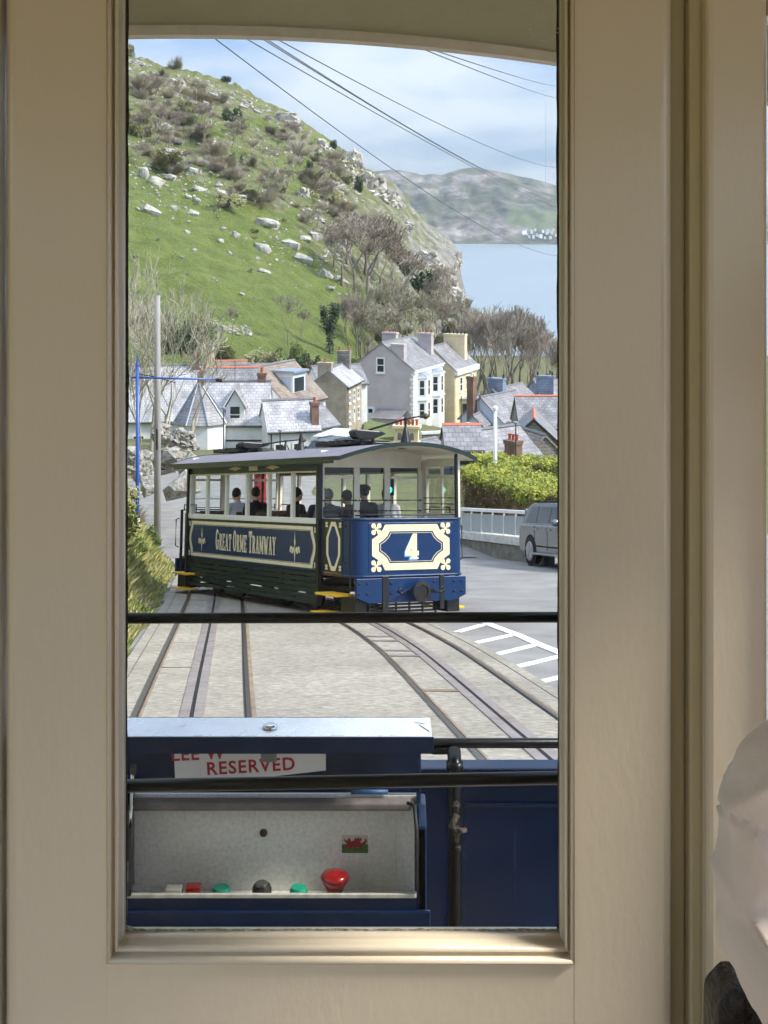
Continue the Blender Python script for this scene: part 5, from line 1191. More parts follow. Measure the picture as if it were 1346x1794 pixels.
for px, yb_, yt, l in ((505,608,512,'bare forked tree standing before the meadow right of centre'),(408,588,535,'small pale bare tree at the foot of the meadow'),(630,625,545,'bare tree with three dark stems left of the grey gabled house'),(648,622,555,'slim bare tree touching the grey gabled house'),(530,600,540,'thin bare tree left of the ivy clad tree')):
    px_tree(px, yb_, yt, TREES[int(px)%3], l, None, (M_BARK, M_TWIG2), 11, .7)
k_ = 0
while k_ < 80:
    px, py = rnd.uniform(222, 610), rnd.uniform(150, 400)
    if not in_scrub(px, py) or py - interp(RIDGE, px) < 34: continue
    k_ += 1; h = rnd.uniform(24, 48); px_tree(px, py+h*.4, py-h*.6, rnd.choice(TREES), where(('tall' if h > 38 else 'small') + ' bare grey tree', px, py), 'bare trees in the hillside scrub', (M_BARK, rnd.choice([M_TWIG, M_TWIG2])), 11, 1.25)
# ivy clad tree
v = hill_at(579, 618); e = empty('ivy_tree', v, 0, 'dark ivy clad tree forking into two behind the chimneys', 'tree'); hh = 86*v.y/F
b = MB(); r5 = random.Random(8); tkm = MB()
limbs = [[(0,0,-.5),(0,0,hh*.35),(-.8,0,hh*.62),(-1.25,0,hh*.95)],[(0,0,hh*.3),(.35,0,hh*.6),(.45,0,hh*1.0)],[(.2,0,hh*.5),(.9,.2,hh*.8),(1.0,.2,hh*.97)]]
for l_ in limbs:
    tkm.tube(l_, [.32,.26,.2,.1][:len(l_)], 6)
    for _ in range(900):
        i = r5.randrange(len(l_)-1); p = Vector(l_[i]).lerp(Vector(l_[i+1]), r5.random()) + Vector((r5.gauss(0,.3), r5.gauss(0,.3), r5.gauss(0,.15))); a = Vector((r5.gauss(0,1), r5.gauss(0,1), r5.gauss(0,1))).normalized()*.17; t = a.orthogonal()*.7
        b.quad(p-a, p-t, p+a, p+t)
tkm.build('trunk', M_BARK, e, fix=False); b.build('crown', M_IVY, e, fix=False)
# tall bare trees on the right beyond the roofs
for i in range(20):
    px = 826 + i*8.6 + rnd.uniform(-2, 2); d = rnd.uniform(235, 275); top = interp([(820,525),(860,528),(900,540),(940,560),(985,590),(1020,610)], px) + rnd.uniform(-6, 14)
    zb = base(d); h = -(top-HY)/F*d - zb; tree(Vector(((px-CX)/F*d, d, zb-.3)), h, rnd.choice(TALL), ORD[i] + ' from the left of the tall bare trees beyond the slate roofs', 'row of tall bare trees', (M_BARK, rnd.choice([M_TWIG, M_TWIG2])), 14, 1.0)
for i in range(16):
    px = 826 + i*11; d = rnd.uniform(215, 232); shrub(px, 0, rnd.uniform(24,40), rnd.uniform(24,46), rnd.choice(['bare','olive','olive']), None, 'undergrowth under the tall trees', loc=Vector(((px-CX)/F*d, d, base(d)-.2)))
for i in range(12):
    px = 1000 + i*24 + rnd.uniform(-8, 8); d = rnd.uniform(225, 285); zb = base(d); tree(Vector(((px-CX)/F*d, d, zb-.3)), rnd.uniform(11, 15), rnd.choice(TALL), ORD[i] + ' bare tree beyond the right edge of the door window', 'bare trees beyond the window edge', (M_BARK, rnd.choice([M_TWIG, M_TWIG2])), 14, 1.0)
# ---- left foreground: pale bare trees, conifer mass, gorse
def gnd(px, d, dz_=0): x = (px-CX)/F*d; return Vector((x, d, ground_z(x, d)+dz_))
for px, d, top, l in ((236,78,480,'pale bare tree nearest the blue pole'),(205,82,440,'pale bare tree partly hidden by the left window edge'),(290,86,500,'pale bare tree behind the wooden pole'),(330,95,560,'pale bare tree before the hipped slate roof'),(262,90,430,'tallest pale bare tree on the left')):
    v = gnd(px, d); h = -(top-HY)/F*d - v.z; tree(v, h, bare_tree(int(px), 10, .6, 6, .10, .22, .011, upb=.4), l, None, (M_PALE, pm('pale twigs', S(172,166,146), .95, var=.15)), 10, .85)
for px, d, w, h, kd, l in ((318,150,70,52,'leaf','dark conifer mass behind the hipped roof on the left'),(350,152,50,50,'gorse','yellow tinged evergreen between conifers and cream chimney'),(285,148,44,60,'leaf','dark conifer behind the wooden pole'),(508,190,44,40,'gorse','bright green gorse bush at the foot of the meadow'),(540,186,30,30,'leaf','dark green bush right of the bright gorse'),(440,186,70,36,'olive','olive hedge bank behind the roofs in the middle'),(395,182,50,40,'olive','olive scrub behind the cream chimney'),(475,184,36,30,'olive','grey green scrub left of the bright gorse'),(565,192,30,24,'bare','brown scrub beside the ivy clad tree')):
    py = {318:618,350:612,285:620,508:640,540:648,440:650,395:640,475:645,565:650}[px]; v = P(px, py, d); shrub(px, 0, w, h, kd, l, None, loc=v)
for _ in range(26):
    px = rnd.uniform(225, 660); d = rnd.uniform(178, 200); v = P(px, interp([(215,700),(480,668),(660,650)], px)+rnd.uniform(-8,6), d); shrub(px, 0, rnd.uniform(20,40), rnd.uniform(16,28), rnd.choice(['olive','olive','bare','gorse']), None, 'scrub at the foot of the hill', loc=v)
# ---- grass and rocks of the near bank
gbm = MB(); rg = random.Random(4)
for _ in range(52000):
    y = rg.uniform(12, 46) if rg.random() < .8 else rg.uniform(12, 28); e_ = abs(rg.gauss(0, 2.4)); x = xl(y) - .12 - e_
    if x/y < -.34 or (x/y < -.215 and rg.random() < .35): continue
    z = ground_z(x, y); h = rg.uniform(.08, .30)*(.5+.5*min(1, e_)); a = rg.uniform(0, 6.28); w = .012+.010*rg.random(); l = Vector((rg.gauss(0,.5), rg.gauss(0,.5), 0))*h
    p = Vector((x, y, z-.03)); t = Vector((math.cos(a), math.sin(a), 0))*w
    gbm.add([p-t, p+t, p+l*.5+Vector((0,0,h*.7))+t*.6, p+l+Vector((0,0,h))], [(0,1,2),(0,2,3)])
M_GRASS = pm('bank grass', S(128,142,66), .85, var=.2, vs=1.0, col2=S(176,164,110), thr=(.38,.62))
for i, (y, e_, w, h, kd, l) in enumerate(((36,1.6,34,22,'olive','low olive bush at the top of the grass bank near the blue pole'),(33,.9,26,14,'gorse','green clump on the grass bank below the blue pole'),(29,1.2,40,24,'olive','olive clump on the near grass bank'),(41,1.2,40,26,'bare','dry brown bush on the bank beside the wooden pole'),(44,.7,36,26,'gorse','green bush on the bank beside the far end of the tram'),(25,1.3,40,20,'gorse','green clump nearest the camera on the bank'),(38.5,2.6,40,26,'olive','olive bush on the upper bank at the window edge'),(50,1.6,44,36,'bare','bare bush in front of the grey bank rocks'),(53,2.8,50,40,'olive','olive bush among the grey bank rocks'),(47,3.2,44,34,'gorse','green bush below the leaning grey boulder'))):
    x = xl(y) - e_; shrub(0, 0, w*1.6*F/y/60, h*1.6*F/y/60, kd, l, None, loc=Vector((x, y, ground_z(x, y)-.05)))
tag(gbm.build('bank_grass', M_GRASS, fix=False), 'long tufty grass on the bank left of the track', 'grass', kind='stuff')
M_BANKROCK = pm('mossy grey stone', S(172,168,160), .9, var=.2, vs=2.4, bump=1, bs=6, bdist=.1, col2=S(104,98,84), thr=(.3,.6))
ROCKN = [clone(m, M_BANKROCK) for m in CRAGS[:3] + ROCKS[:2]]
for i, (px, py, d, w, h, l) in enumerate(((232,812,56,56,46,'leaning grey boulder behind the blue pole'),(256,818,54,40,56,'dark sided boulder between the blue and wooden poles'),(300,806,57,60,44,'rubble heap of pale stones right of the wooden pole'),(318,852,52,56,60,'broad grey rock face beside the far end of the tram'),(262,850,50,40,34,'grey slab just above the grass bank'),(322,770,60,44,30,'pale stones on top of the rubble heap'),(290,760,62,50,34,'upper stones of the rubble heap under the white house'),(212,960,24,18,12,'mossy stone low in the grass bank'),(333,815,56,40,50,'pale stone block behind the tram roof end'))):
    v = P(px, py, d); k = d/F; o = put('bank_rock', ROCKN[i % 5], None); o.location = v; o.scale = (w*k*.55, w*k*.5, h*k*.62); o.rotation_euler = (.2, .3, i*1.3); tag(o, l, 'rock')
for i in range(24):
    y = 15 + i*.9; x = xl(y) - rg.uniform(.0, .45); s_ = rg.uniform(.03, .10); o = put('stone', ROCKN[rg.randrange(5)], None); o.location = (x, y, ground_z(x, y)+.01); o.scale = (s_, s_, s_*.8); o.rotation_euler = (0, 0, rg.uniform(0, 6)); tag(o, ORD[i] + ' nearest loose grey stone at the foot of the grass bank', 'stone', 'loose stones by the track')
# ================================================================== HOUSES
M_SLATE = brickm('slate roof', S(146,144,145), S(124,122,124), S(94,92,93), ((1,), 2), sy=1.7, bw=.42, bh=.36, rough=.5, bump=.6, msize=.02, spec=.5)
M_SLATE2 = brickm('glare painted slate roof', S(188,186,187), S(164,162,163), S(126,124,125), ((1,), 2), sy=1.7, bw=.42, bh=.36, rough=.38, bump=.6, msize=.02, spec=.7)  # slate lightened, the glare on the left roofs put into its colour
M_TILE = brickm('brown tile roof', S(150,136,124), S(130,118,108), S(100,92,84), ((1,), 2), sy=1.7, bw=.34, bh=.30, rough=.7, bump=.6, msize=.02)
M_LILAC = pm('lilac grey render', S(194,184,182), .9, var=.06, vs=.5, bump=.3, bs=14, col2=S(172,163,160))
M_CRW = pm('cream render', S(236,218,178), .85, var=.05, vs=.6, col2=S(214,196,156))
M_WHW = pm('white painted wall', S(238,238,235), .8, var=.05, vs=.8, col2=S(216,218,218))
M_PEB = pm('pebble dash', S(180,167,148), .95, var=.14, vs=1.2, bump=.7, bs=26, col2=S(150,138,120))
M_BLUEW = pm('pale blue wall', S(196,208,222), .8, var=.05, vs=.8)
M_STONEW = brickm('stone wall courses', S(150,146,138), S(126,120,112), S(104,98,92), ((0,1), 2), bw=.5, bh=.25, rough=.9, bump=.7, msize=.02)
M_BRICK = brickm('brown brick', S(132,92,74), S(112,78,64), S(140,128,116), ((0,1), 2), bw=.24, bh=.08, rough=.9, bump=.4, msize=.012)
M_SLHUNG = brickm('slate hung wall', S(132,146,166), S(118,132,152), S(96,106,124), ((0,1), 2), bw=.36, bh=.26, rough=.45, bump=.4, msize=.015)
M_POT = pm('terracotta pot', S(176,92,64), .8, var=.15, vs=4); M_BPOT = pm('black pot', S(40,38,38), .8); M_ORIDGE = pm('orange ridge tile', S(196,116,90), .8, var=.12, vs=5)
M_TRIM = pm('white trim', S(232,232,228), .6, var=.03); M_PANE = pm('dark window pane', S(44,50,54), .08, var=.2, vs=.8, spec=.8); M_LEAD = pm('lead sheet', S(150,160,172), .4, var=.08, metal=.2)
M_DOORB = pm('white door', S(220,222,226), .5); M_GUT = pm('dark gutter', S(40,44,46), .6)
def house(name, label, px, d, pyb, W, L, eave, rise, az, wall, roofm, wins=(), chims=(), ridge=None, over=.25, cat='house', quoins=False, trimband=False, gable_trim=None, zb=None, grp=None):
    o = P(px, pyb, d); h = empty(name, o, -R(az), label, cat, grp)
    poly = [(-W, -6), (0, -6), (0, eave), (-W/2, eave+rise), (-W, eave)]
    b = MB(); b.prism(poly, 0, L, lambda u, v, w: Vector((u, w, v))); wl_ = b.build('wall', wall, h)
    s_ = rise/(W/2); t = .14; ov = over
    ch = [(-W-ov, eave-ov*s_), (-W/2, eave+rise), (ov, eave-ov*s_), (ov, eave-ov*s_+t), (-W/2, eave+rise+t*1.25), (-W-ov, eave-ov*s_+t)]
    b = MB(); b.prism([(u, v+.01) for u, v in ch], -.12, L+.12, lambda u, v, w: Vector((u, w, v))); rf = b.build('roof', roofm, h)
    rt = ridge or pm('grey ridge tile', S(112,110,112), .7)
    b = MB(); b.prism([(-W/2-.16, eave+rise+t*1.25-.04), (-W/2, eave+rise+t*1.25+.10), (-W/2+.16, eave+rise+t*1.25-.04)], -.14, L+.14, lambda u, v, w: Vector((u, w, v))); b.build('ridge_tiles', rt, rf)
    MB().tube([(ov+.04, -.12, eave-ov*s_+.02), (ov+.04, L+.12, eave-ov*s_+.02)], .06, 6).build('gutter', M_GUT if not trimband else M_TRIM, rf)
    if gable_trim:
        for sgn in (-1, 1):
            x0, x1 = (-W/2, ov) if sgn > 0 else (-W-ov, -W/2)
            z0, z1 = (eave+rise, eave-ov*s_) if sgn > 0 else (eave-ov*s_, eave+rise)
            b = MB(); b.prism([(x0, z0-.14), (x1, z1-.14), (x1, z1+t), (x0, z0+t)], -.165, -.122, lambda u, v, w: Vector((u, w, v))); b.build('bargeboard', gable_trim, rf)
    for face, u, z, w, hh, *kind in wins: add_win(h, face, u, z, w, hh, W, L, kind[0] if kind else 'sash')
    for c in chims: chimney(rf, *c)
    MB().tube([(.07, .25, eave-.15), (.07, .25, -3)], .045, 6).build('downpipe', M_GUT if not trimband else M_TRIM, h)
    if int(px) % 3 == 0:
        MB().tube([(-W/2, L*.5, eave+rise+.1), (-W/2, L*.5, eave+rise+1.9)], .025, 5).build('aerial_mast', M_GUT, rf); MB().tube([(-W/2-.5, L*.5, eave+rise+1.8), (-W/2+.5, L*.5, eave+rise+1.8)], .02, 5).build('aerial', M_GUT, rf)
    if quoins:
        for k in range(int(eave/.5)):
            q = .42 if k % 2 else .26
            MB().box(-q, .03, -.03, q*.8, k*.5+.05, k*.5+.47).build('quoin', M_TRIM, h)
    return h
def add_win(h, face, u, z, w, hh, W, L, kind='sash'):
    if face == 'g': f = lambda a, b_, c: Vector((a, -c, b_))
    elif face == 'r': f = lambda a, b_, c: Vector((c, a, b_))
    else: f = lambda a, b_, c: Vector((-W-c, a, b_))
    if kind == 'door':
        b = MB(); b.prism([(u-w/2, z), (u+w/2, z), (u+w/2, z+hh), (u-w/2, z+hh)], -.02, .04, f); dr = b.build('door', M_DOORB, h)
        b = MB(); b.prism([(u-w*.25, z+hh*.6), (u+w*.25, z+hh*.6), (u+w*.25, z+hh*.85), (u-w*.25, z+hh*.85)], .041, .05, f); b.build('door_pane', M_PANE, dr); return
    po = [(u-w/2-.1, z-.1), (u+w/2+.1, z-.1), (u+w/2+.1, z+hh+.1), (u-w/2-.1, z+hh+.1)]; pi_ = [(u-w/2+.05, z+.05), (u+w/2-.05, z+.05), (u+w/2-.05, z+hh-.05), (u-w/2+.05, z+hh-.05)]
    b = MB(); b.ring(po, pi_, -.02, .06, f); fr = b.build('window', M_TRIM, h)
    b = MB(); b.prism(pi_, -.015, .012, f); b.build('pane', M_PANE, fr)
    b = MB(); b.prism([(u-w/2+.05, z+hh/2-.05), (u+w/2-.05, z+hh/2-.05), (u+w/2-.05, z+hh/2+.05), (u-w/2+.05, z+hh/2+.05)], .0125, .05, f); b.build('meeting_rail', M_TRIM, fr)
    b = MB(); b.prism([(u-w/2-.16, z-.22), (u+w/2+.16, z-.22), (u+w/2+.16, z-.11), (u-w/2-.16, z-.11)], -.01, .12, f); b.build('sill', M_TRIM, fr)
def chimney(rf, x, y, w, dp, z0, z1, mat, pots=2, potm=None, cap=.12):
    b = MB().box(x-w/2, x+w/2, y-dp/2, y+dp/2, z0, z1-.25).box(x-w/2-cap*.5, x+w/2+cap*.5, y-dp/2-cap*.5, y+dp/2+cap*.5, z1-.249, z1)
    c = b.build('chimney', mat, rf)
    # stack and cap stay one piece: shaft runs into the cap
    for k in range(pots):
        xx = x + (k-(pots-1)/2)*(w-.3)/max(1, pots-1 if pots > 1 else 1)
        MB().lathe([(.13,0),(.10,.06),(.10,.32),(.13,.36),(.13,.40)], (xx, y, z1+.001), 'z', 8).build('chimney_pot', potm or M_POT, rf)
    return c
# A: lilac grey house with white bays
A = house('end_house', 'large grey lilac gabled house with two white two storey bays', 724, 170, 748, 8.2, 10.7, 6.94, 3.06, 22, M_LILAC, M_SLATE,
  [('g',-4.27,6.5,.95,1.7),('g',-7.3,3.9,.7,1.7),('g',-5.6,.3,1.1,1.9,'door')],
  [(-2.1,.55,1.7,.9,7.2,10.0,M_LILAC,0),(-1.9,9.6,1.8,.9,7.4,10.7,M_LILAC,3,M_POT),(-5.6,6.5,1.9,.9,8,10.9,M_LILAC,3,M_POT)], trimband=True, quoins=True)
MB().box(-8.22, .02, -.03, -.004, 6.1, 6.18).build('string_course', M_LILAC, A)
MB().box(.004, .05, .4, 10.6, -6, 6.9).build('white_front', M_WHW, A)
MB().box(.0, .22, -.05, 10.7, 6.45, 6.93).build('cornice', M_TRIM, A)
for y0 in (2.9, 7.7):                                                     # two storey bays
    prof = [(.051, y0-1.5), (1.0, y0-.85), (1.0, y0+.85), (.051, y0+1.5)]
    b = MB(); b.prism(prof, -6, 5.9, lambda u, v, w: Vector((u, v, w))); by_ = b.build('bay', M_WHW, A)
    for zz_ in (3.0, 5.75): b = MB(); b.prism([(.052, y0-1.62), (1.1, y0-.9), (1.1, y0+.9), (.052, y0+1.62)], zz_, zz_+.22, lambda u, v, w: Vector((u, v, w))); b.build('bay_cornice', M_TRIM, by_)
    b = MB(); b.add([(.06,y0-1.6,5.975),(1.08,y0-.9,5.975),(1.08,y0+.9,5.975),(.06,y0+1.6,5.975),(.06,y0-.5,6.6),(.06,y0+.5,6.6)], [(0,1,4),(1,2,5,4),(2,3,5),(0,3,2,1),(0,4,5,3)]); b.build('bay_roof', M_LEAD, by_)
    for zz_ in (.9, 3.7):
        for (a, c) in (((.051,y0-1.5),(1.0,y0-.85)), ((1.0,y0-.85),(1.0,y0+.85))):
            a, c = Vector((*a,0)), Vector((*c,0)); t = (c-a).normalized(); n_ = Vector((t.y,-t.x,0)); mlen = (c-a).length
            f = lambda u, v, w, a=a, t=t, n_=n_: a + t*u + n_*w + Vector((0,0,v))
            b = MB(); b.prism([(mlen/2-.27, zz_), (mlen/2+.27, zz_), (mlen/2+.27, zz_+1.75), (mlen/2-.27, zz_+1.75)], .004, .02, f); pn = b.build('pane', M_PANE, by_)
            b = MB(); b.prism([(mlen/2-.27, zz_+.84), (mlen/2+.27, zz_+.84), (mlen/2+.27, zz_+.92), (mlen/2-.27, zz_+.92)], .0205, .04, f); b.build('meeting_rail', M_TRIM, by_)
MB().box(-4.4,-1.0,-2.2,-.05,-6,1.2).build('lean_to', M_LILAC, A); MB().add([(-4.6,-2.4,1.2),(-.8,-2.4,1.2),(-.8,-.05,2.1),(-4.6,-.05,2.1),(-4.6,-2.4,1.08),(-.8,-2.4,1.08),(-.8,-.05,1.95),(-4.6,-.05,1.95)], [(0,1,2,3),(4,7,6,5),(0,4,5,1),(1,5,6,2),(3,7,4,0)]).build('lean_to_roof', M_SLATE, A)
# B: cream house beyond
B = house('cream_house', 'tall cream rendered house with wide cream chimney behind the lilac house', 797, 182, 748, 6.4, 9.0, 7.35, 2.9, 22, M_CRW, M_SLATE, [('r',2.5,4.4,.9,1.8),('r',5.0,4.4,.9,1.8),('r',7.3,4.4,.9,1.8)], [(-2.2,6.6,3.0,1.0,8,11.6,M_CRW,6,M_BPOT)], trimband=True)
MB().box(.0, .45, -.1, 9.0, 6.7, 7.4).build('cornice', M_TRIM, B); MB().box(-5.02,.02,-.03,-.004,4.9,5.0).build('string_course', M_CRW, B)
b = MB(); b.prism([(.02, 2.0), (1.5, 2.4), (1.5, 5.6), (.02, 6.0)], -6, 3.2, lambda u, v, w: Vector((u, v, w))); bb = b.build('bay', M_CRW, B)
b = MB(); b.prism([(.02, 1.8), (1.7, 2.25), (1.7, 5.8), (.02, 6.2)], 3.2, 3.45, lambda u, v, w: Vector((u, v, w))); b.build('bay_cornice', M_LEAD, bb)
for yy_ in (3.1, 4.9): MB().box(1.49, 1.53, yy_-.32, yy_+.32, .9, 2.8).build('pane', M_PANE, bb)
MB().prism([(.35,.9),(1.2,.9),(1.2,2.8),(.35,2.8)], 0, .03, lambda u, v, w: Vector((u, 2.0+u*.27-.03-w, v))).build('pane', M_PANE, bb)
# C: pebble dashed cottage
house('pebbledash_cottage', 'brown pebbledashed cottage with tall end chimney and white front', 608, 150, 752, 4.15, 7.0, 4.6, 1.65, 12, M_PEB, M_SLATE2, [('r',1.2,2.7,.7,1.1),('r',3.2,2.7,.7,1.1),('r',5.2,2.7,.7,1.1),('r',1.2,.5,.7,1.2),('r',3.4,.3,.8,1.7,'door'),('r',5.4,.5,.7,1.2)], [(-2.5,.4,1.5,.8,4.9,7.1,M_PEB,1,M_POT),(-1.9,6.6,1.4,.8,5.4,7.8,M_STONEW,2,M_POT)])
# D: white house with dormer and hipped bay
Dh = house('dormer_house', 'white house with steep white gabled dormer and slate roof left of the tram', 342, 115, 822, 6.2, 5.9, 3.75, 3.0, 90, M_WHW, M_SLATE2, [('r',3.8,.6,1.0,1.5),('r',1.2,.6,.8,1.5)], [(-3.4,5.2,.9,.7,5.6,7.6,M_BRICK,2,M_POT)])
MB().box(.02,.06,0,5.9,2.3,2.42).build('string_course', M_GUT, Dh); MB().box(.02,.14,5.55,5.9,-4,3.7).build('white_pier', M_TRIM, Dh)
yc = 3.25; b = MB(); b.prism([(yc-.75,3.3),(yc+.75,3.3),(yc+.75,5.1),(yc,6.4),(yc-.75,5.1)], -.30, -2.6, lambda u, v, w: Vector((w, u, v))); dm = b.build('dormer', M_WHW, Dh)
b = MB(); b.prism([(yc-.95,4.95),(yc,6.55),(yc+.95,4.95),(yc+.95,5.12),(yc,6.75),(yc-.95,5.12)], -.12, -2.8, lambda u, v, w: Vector((w, u, v))); b.build('dormer_roof', M_SLATE, dm)
b = MB(); b.prism([(yc-.97,4.93),(yc,6.53),(yc+.97,4.93),(yc+.97,5.13),(yc,6.76),(yc-.97,5.13)], -.06, -.118, lambda u, v, w: Vector((w, u, v))); b.build('bargeboard', M_TRIM, dm)
for z0, z1 in ((3.75,4.4),(4.5,5.1)): MB().box(-.299,-.28, yc-.38, yc+.38, z0, z1).build('pane', M_PANE, dm)
hp = P(352, 740, 114.2); HB = empty('hipped_bay_house', hp, 0, 'low white wing with fan shaped hipped slate roof and pale lead hips', 'house')
ring8 = [(2.35*math.cos(R(a)), 2.35*math.sin(R(a))) for a in range(-158, 203, 45)][:8]
b = MB(); b.prism([(x*.9, y*.9) for x, y in ring8], -6, .02, lambda u, v, w: Vector((u, v, w))); b.build('wall', M_WHW, HB)
b = MB(); b.add([(x, y, 0) for x, y in ring8] + [(-.2, .3, 3.3)], [(i, (i+1)%8, 8) for i in range(8)] + [tuple(range(7,-1,-1))]); rf = b.build('roof', M_SLATE, HB)
for x, y in ring8: MB().tube([(x*1.01, y*1.01, .03), (-.2+x*.03, .3+y*.03, 3.3)], .07, 5).build('lead_hip', M_LEAD, rf)
MB().box(-.3,.2,.1,.5,2.9,4.1).build('chimney', M_BRICK, rf); MB().lathe([(.12,0),(.09,.3),(.12,.36)], (-.05,.3,4.101), 'z', 8).build('chimney_pot', M_POT, rf)
# E and others on the left
house('slate_hall', 'big glare painted slate roof at the far left behind the bare trees', 205, 132, 822, 8.0, 8.4, 4.6, 4.6, 82, M_WHW, M_SLATE2, [('r',2,1.5,1,1.6),('r',5,1.5,1,1.6)], [(-4,7.4,.9,.7,7.5,10.2,M_BRICK,1,M_POT)])
house('lead_dormer_house', 'white walled house with flat pale blue roof dormer in the middle of the town', 503, 128, 800, 7.0, 7.4, 4.7, 3.2, 26, M_WHW, M_TILE, [('r',1.2,2.6,.8,1.3),('r',3.4,2.6,.8,1.3),('r',5.6,2.6,.8,1.3),('r',2.2,.2,.8,1.5),('r',5.0,.2,.8,1.5)], [(-5.9,.8,.8,.7,4.6,6.9,M_BRICK,1,M_POT)])
fd = P(492, 690, 131); FDm = empty('roof_dormer', fd, -R(26), 'pale blue box dormer with white frame on the middle roof', 'dormer')
MB().box(-1.6,1.3,0,2.4,-1.5,2.0).build('wall', M_BLUEW, FDm); MB().box(-1.9,1.6,-.3,2.6,2.0,2.2).build('roof', M_LEAD, FDm); MB().box(-1.65,1.35,-.06,-.005,1.6,1.98).build('fascia', M_TRIM, FDm)
for x0 in (-1.62,-.2,1.14): MB().box(x0,x0+.2,-.05,-.006,-1.2,1.59).build('mullion', M_TRIM, FDm)
MB().box(-1.4,-.22,-.03,-.004,-.2,1.4).build('pane', M_PANE, FDm); MB().box(1.301,1.33,.3,2.1,.2,1.5).build('pane', M_PANE, FDm)
house('orange_ridge_house', 'house with bright orange ridge tiles behind the white dormer', 358, 124, 800, 5.0, 4.6, 5.6, 1.9, 88, M_WHW, M_SLATE, (), (), M_ORIDGE)
house('brown_roof_house', 'brown tiled house with small white gable at the foot of the hill', 410, 165, 735, 5.0, 4.8, 4.4, 1.6, 75, M_WHW, M_TILE, (), [(-2.6,-2.6,2.1,1.0,3,9.4,M_CRW,3,M_CRW)])
house('white_gable_cottage', 'tiny white gable peeping behind the blue dormer', 446, 158, 720, 2.6, 4.0, 3.6, 1.1, 20, M_WHW, M_TILE)
house('brick_base_house', 'low brown house beneath the cream chimney on the left', 352, 170, 730, 5.0, 5.5, 4.4, 2.0, 85, M_BRICK, M_TILE, (), (), M_ORIDGE)
house('small_slate_cottage', 'small slate roofed cottage between blue dormer and pebbledashed cottage', 560, 160, 745, 4.5, 6.0, 4.6, 1.8, 65, M_WHW, M_SLATE)
house('lower_white_house', 'low white house with glare painted slate roof just right of the white dormer house', 470, 112, 818, 4.4, 4.2, 2.9, 2.0, 75, M_WHW, M_SLATE2, [('r',.9,.5,.7,1.3),('r',2.4,.5,.7,1.3)], [(-.5,3.9,.7,.6,2.9,5.0,M_BRICK,1,M_POT)])
house('left_gable_cottage', 'white cottage gable under brown tiles between turret wing and wooden pole', 300, 142, 800, 4.4, 5.0, 4.2, 2.2, 20, M_WHW, M_TILE, [('g',-2.2,1.6,.8,1.3)])
house('brown_lean_roof', 'long brown tiled roof sloping between dormer house and blue dormer', 462, 136, 790, 5.0, 4.5, 4.6, 2.4, 70, M_WHW, M_TILE, (), [(-2.4,.6,.8,.6,5.5,7.6,M_BRICK,2,M_POT)])
house('low_slate_shop', 'low white fronted building with dark slate roof beside the white van', 538, 120, 805, 4.0, 4.0, 2.6, 1.5, 40, M_WHW, M_SLATE, [('r',1.0,.5,.7,1.2),('r',2.8,.5,.7,1.2)])
house('upper_slate_house', 'grey slate roof high behind the orange ridge at the hill foot', 388, 176, 712, 4.6, 6.0, 3.0, 1.9, 80, M_WHW, M_SLATE)
# right hand town
house('stone_gable_house', 'grey stone gable with white window and orange ridge beyond the hedge', 977, 122, 836, 4.1, 7.0, 3.1, 1.85, 6, M_STONEW, M_SLATE, [('g',-2.4,2.0,.66,1.25)], (), M_ORIDGE, gable_trim=M_GUT)
house('blue_slate_house', 'blue slate roof with long orange ridge at the right window edge', 912, 128, 800, 6.5, 9.0, 2.6, 2.4, 88, M_STONEW, M_SLATE, (), (), M_ORIDGE)
house('pediment_house', 'pale blue white gabled house with slate hung chimney on the right', 973, 150, 770, 3.6, 7.0, 2.6, 1.6, 8, M_BLUEW, M_SLATE, (), [(-1.2,4.2,1.9,.9,2.6,6.4,M_SLHUNG,2,M_BPOT)], gable_trim=M_TRIM)
house('slate_hung_house', 'purple slate house with broad blue slate hung chimney', 905, 158, 790, 6.0, 8.0, 4.2, 2.4, 30, M_SLHUNG, M_SLATE, [('r',2,2,.8,1.2)], [(-2.9,1.0,1.9,.9,4.4,8.0,M_SLHUNG,2,M_BPOT)])
house('far_slate_house', 'far slate house between the two slate hung chimneys', 960, 175, 760, 6.0, 8.0, 4.0, 2.4, 60, M_SLHUNG, M_SLATE, (), [(-2.9,2.5,.8,.6,5.4,7.1,M_BRICK,1,M_BPOT),(-2.9,4.2,.8,.6,5.4,7.1,M_BRICK,1,M_BPOT)])
house('brick_stack_house', 'slate house carrying the tall thin brown brick chimney', 880, 140, 806, 5.0, 7.0, 3.8, 2.2, 35, M_BLUEW, M_SLATE, (), [(-3.3,-.4,.75,.75,1,8.2,M_BRICK,1,M_TRIM)])
house('blue_white_cottage', 'narrow pale blue cottage below the cream house', 846, 138, 790, 2.0, 5.0, 2.4, .9, 18, M_BLUEW, M_SLATE, [('g',-.9,.9,.5,.7)])
house('long_slate_roof', 'low purple slate roof with thin orange ridge just above the tram canopy', 783, 84, 838, 4.4, 2.15, 1.7, 1.05, 88, M_SLHUNG, M_SLATE, (), (), M_ORIDGE)
house('brick_chimney_house', 'purple slate roof with stout red brick chimney and pots behind the white post', 860, 92, 850, 5.0, 5.0, 1.2, 1.9, 50, M_SLHUNG, M_SLATE, (), [(.9,1.2,.95,.7,-2,2.95,M_BRICK,3,M_POT)])
house('leaning_roof_barn', 'steep stone slate roof rising at the right edge behind the hedge', 1010, 100, 860, 5.0, 6.0, 1.6, 2.4, -20, M_STONEW, M_TILE)
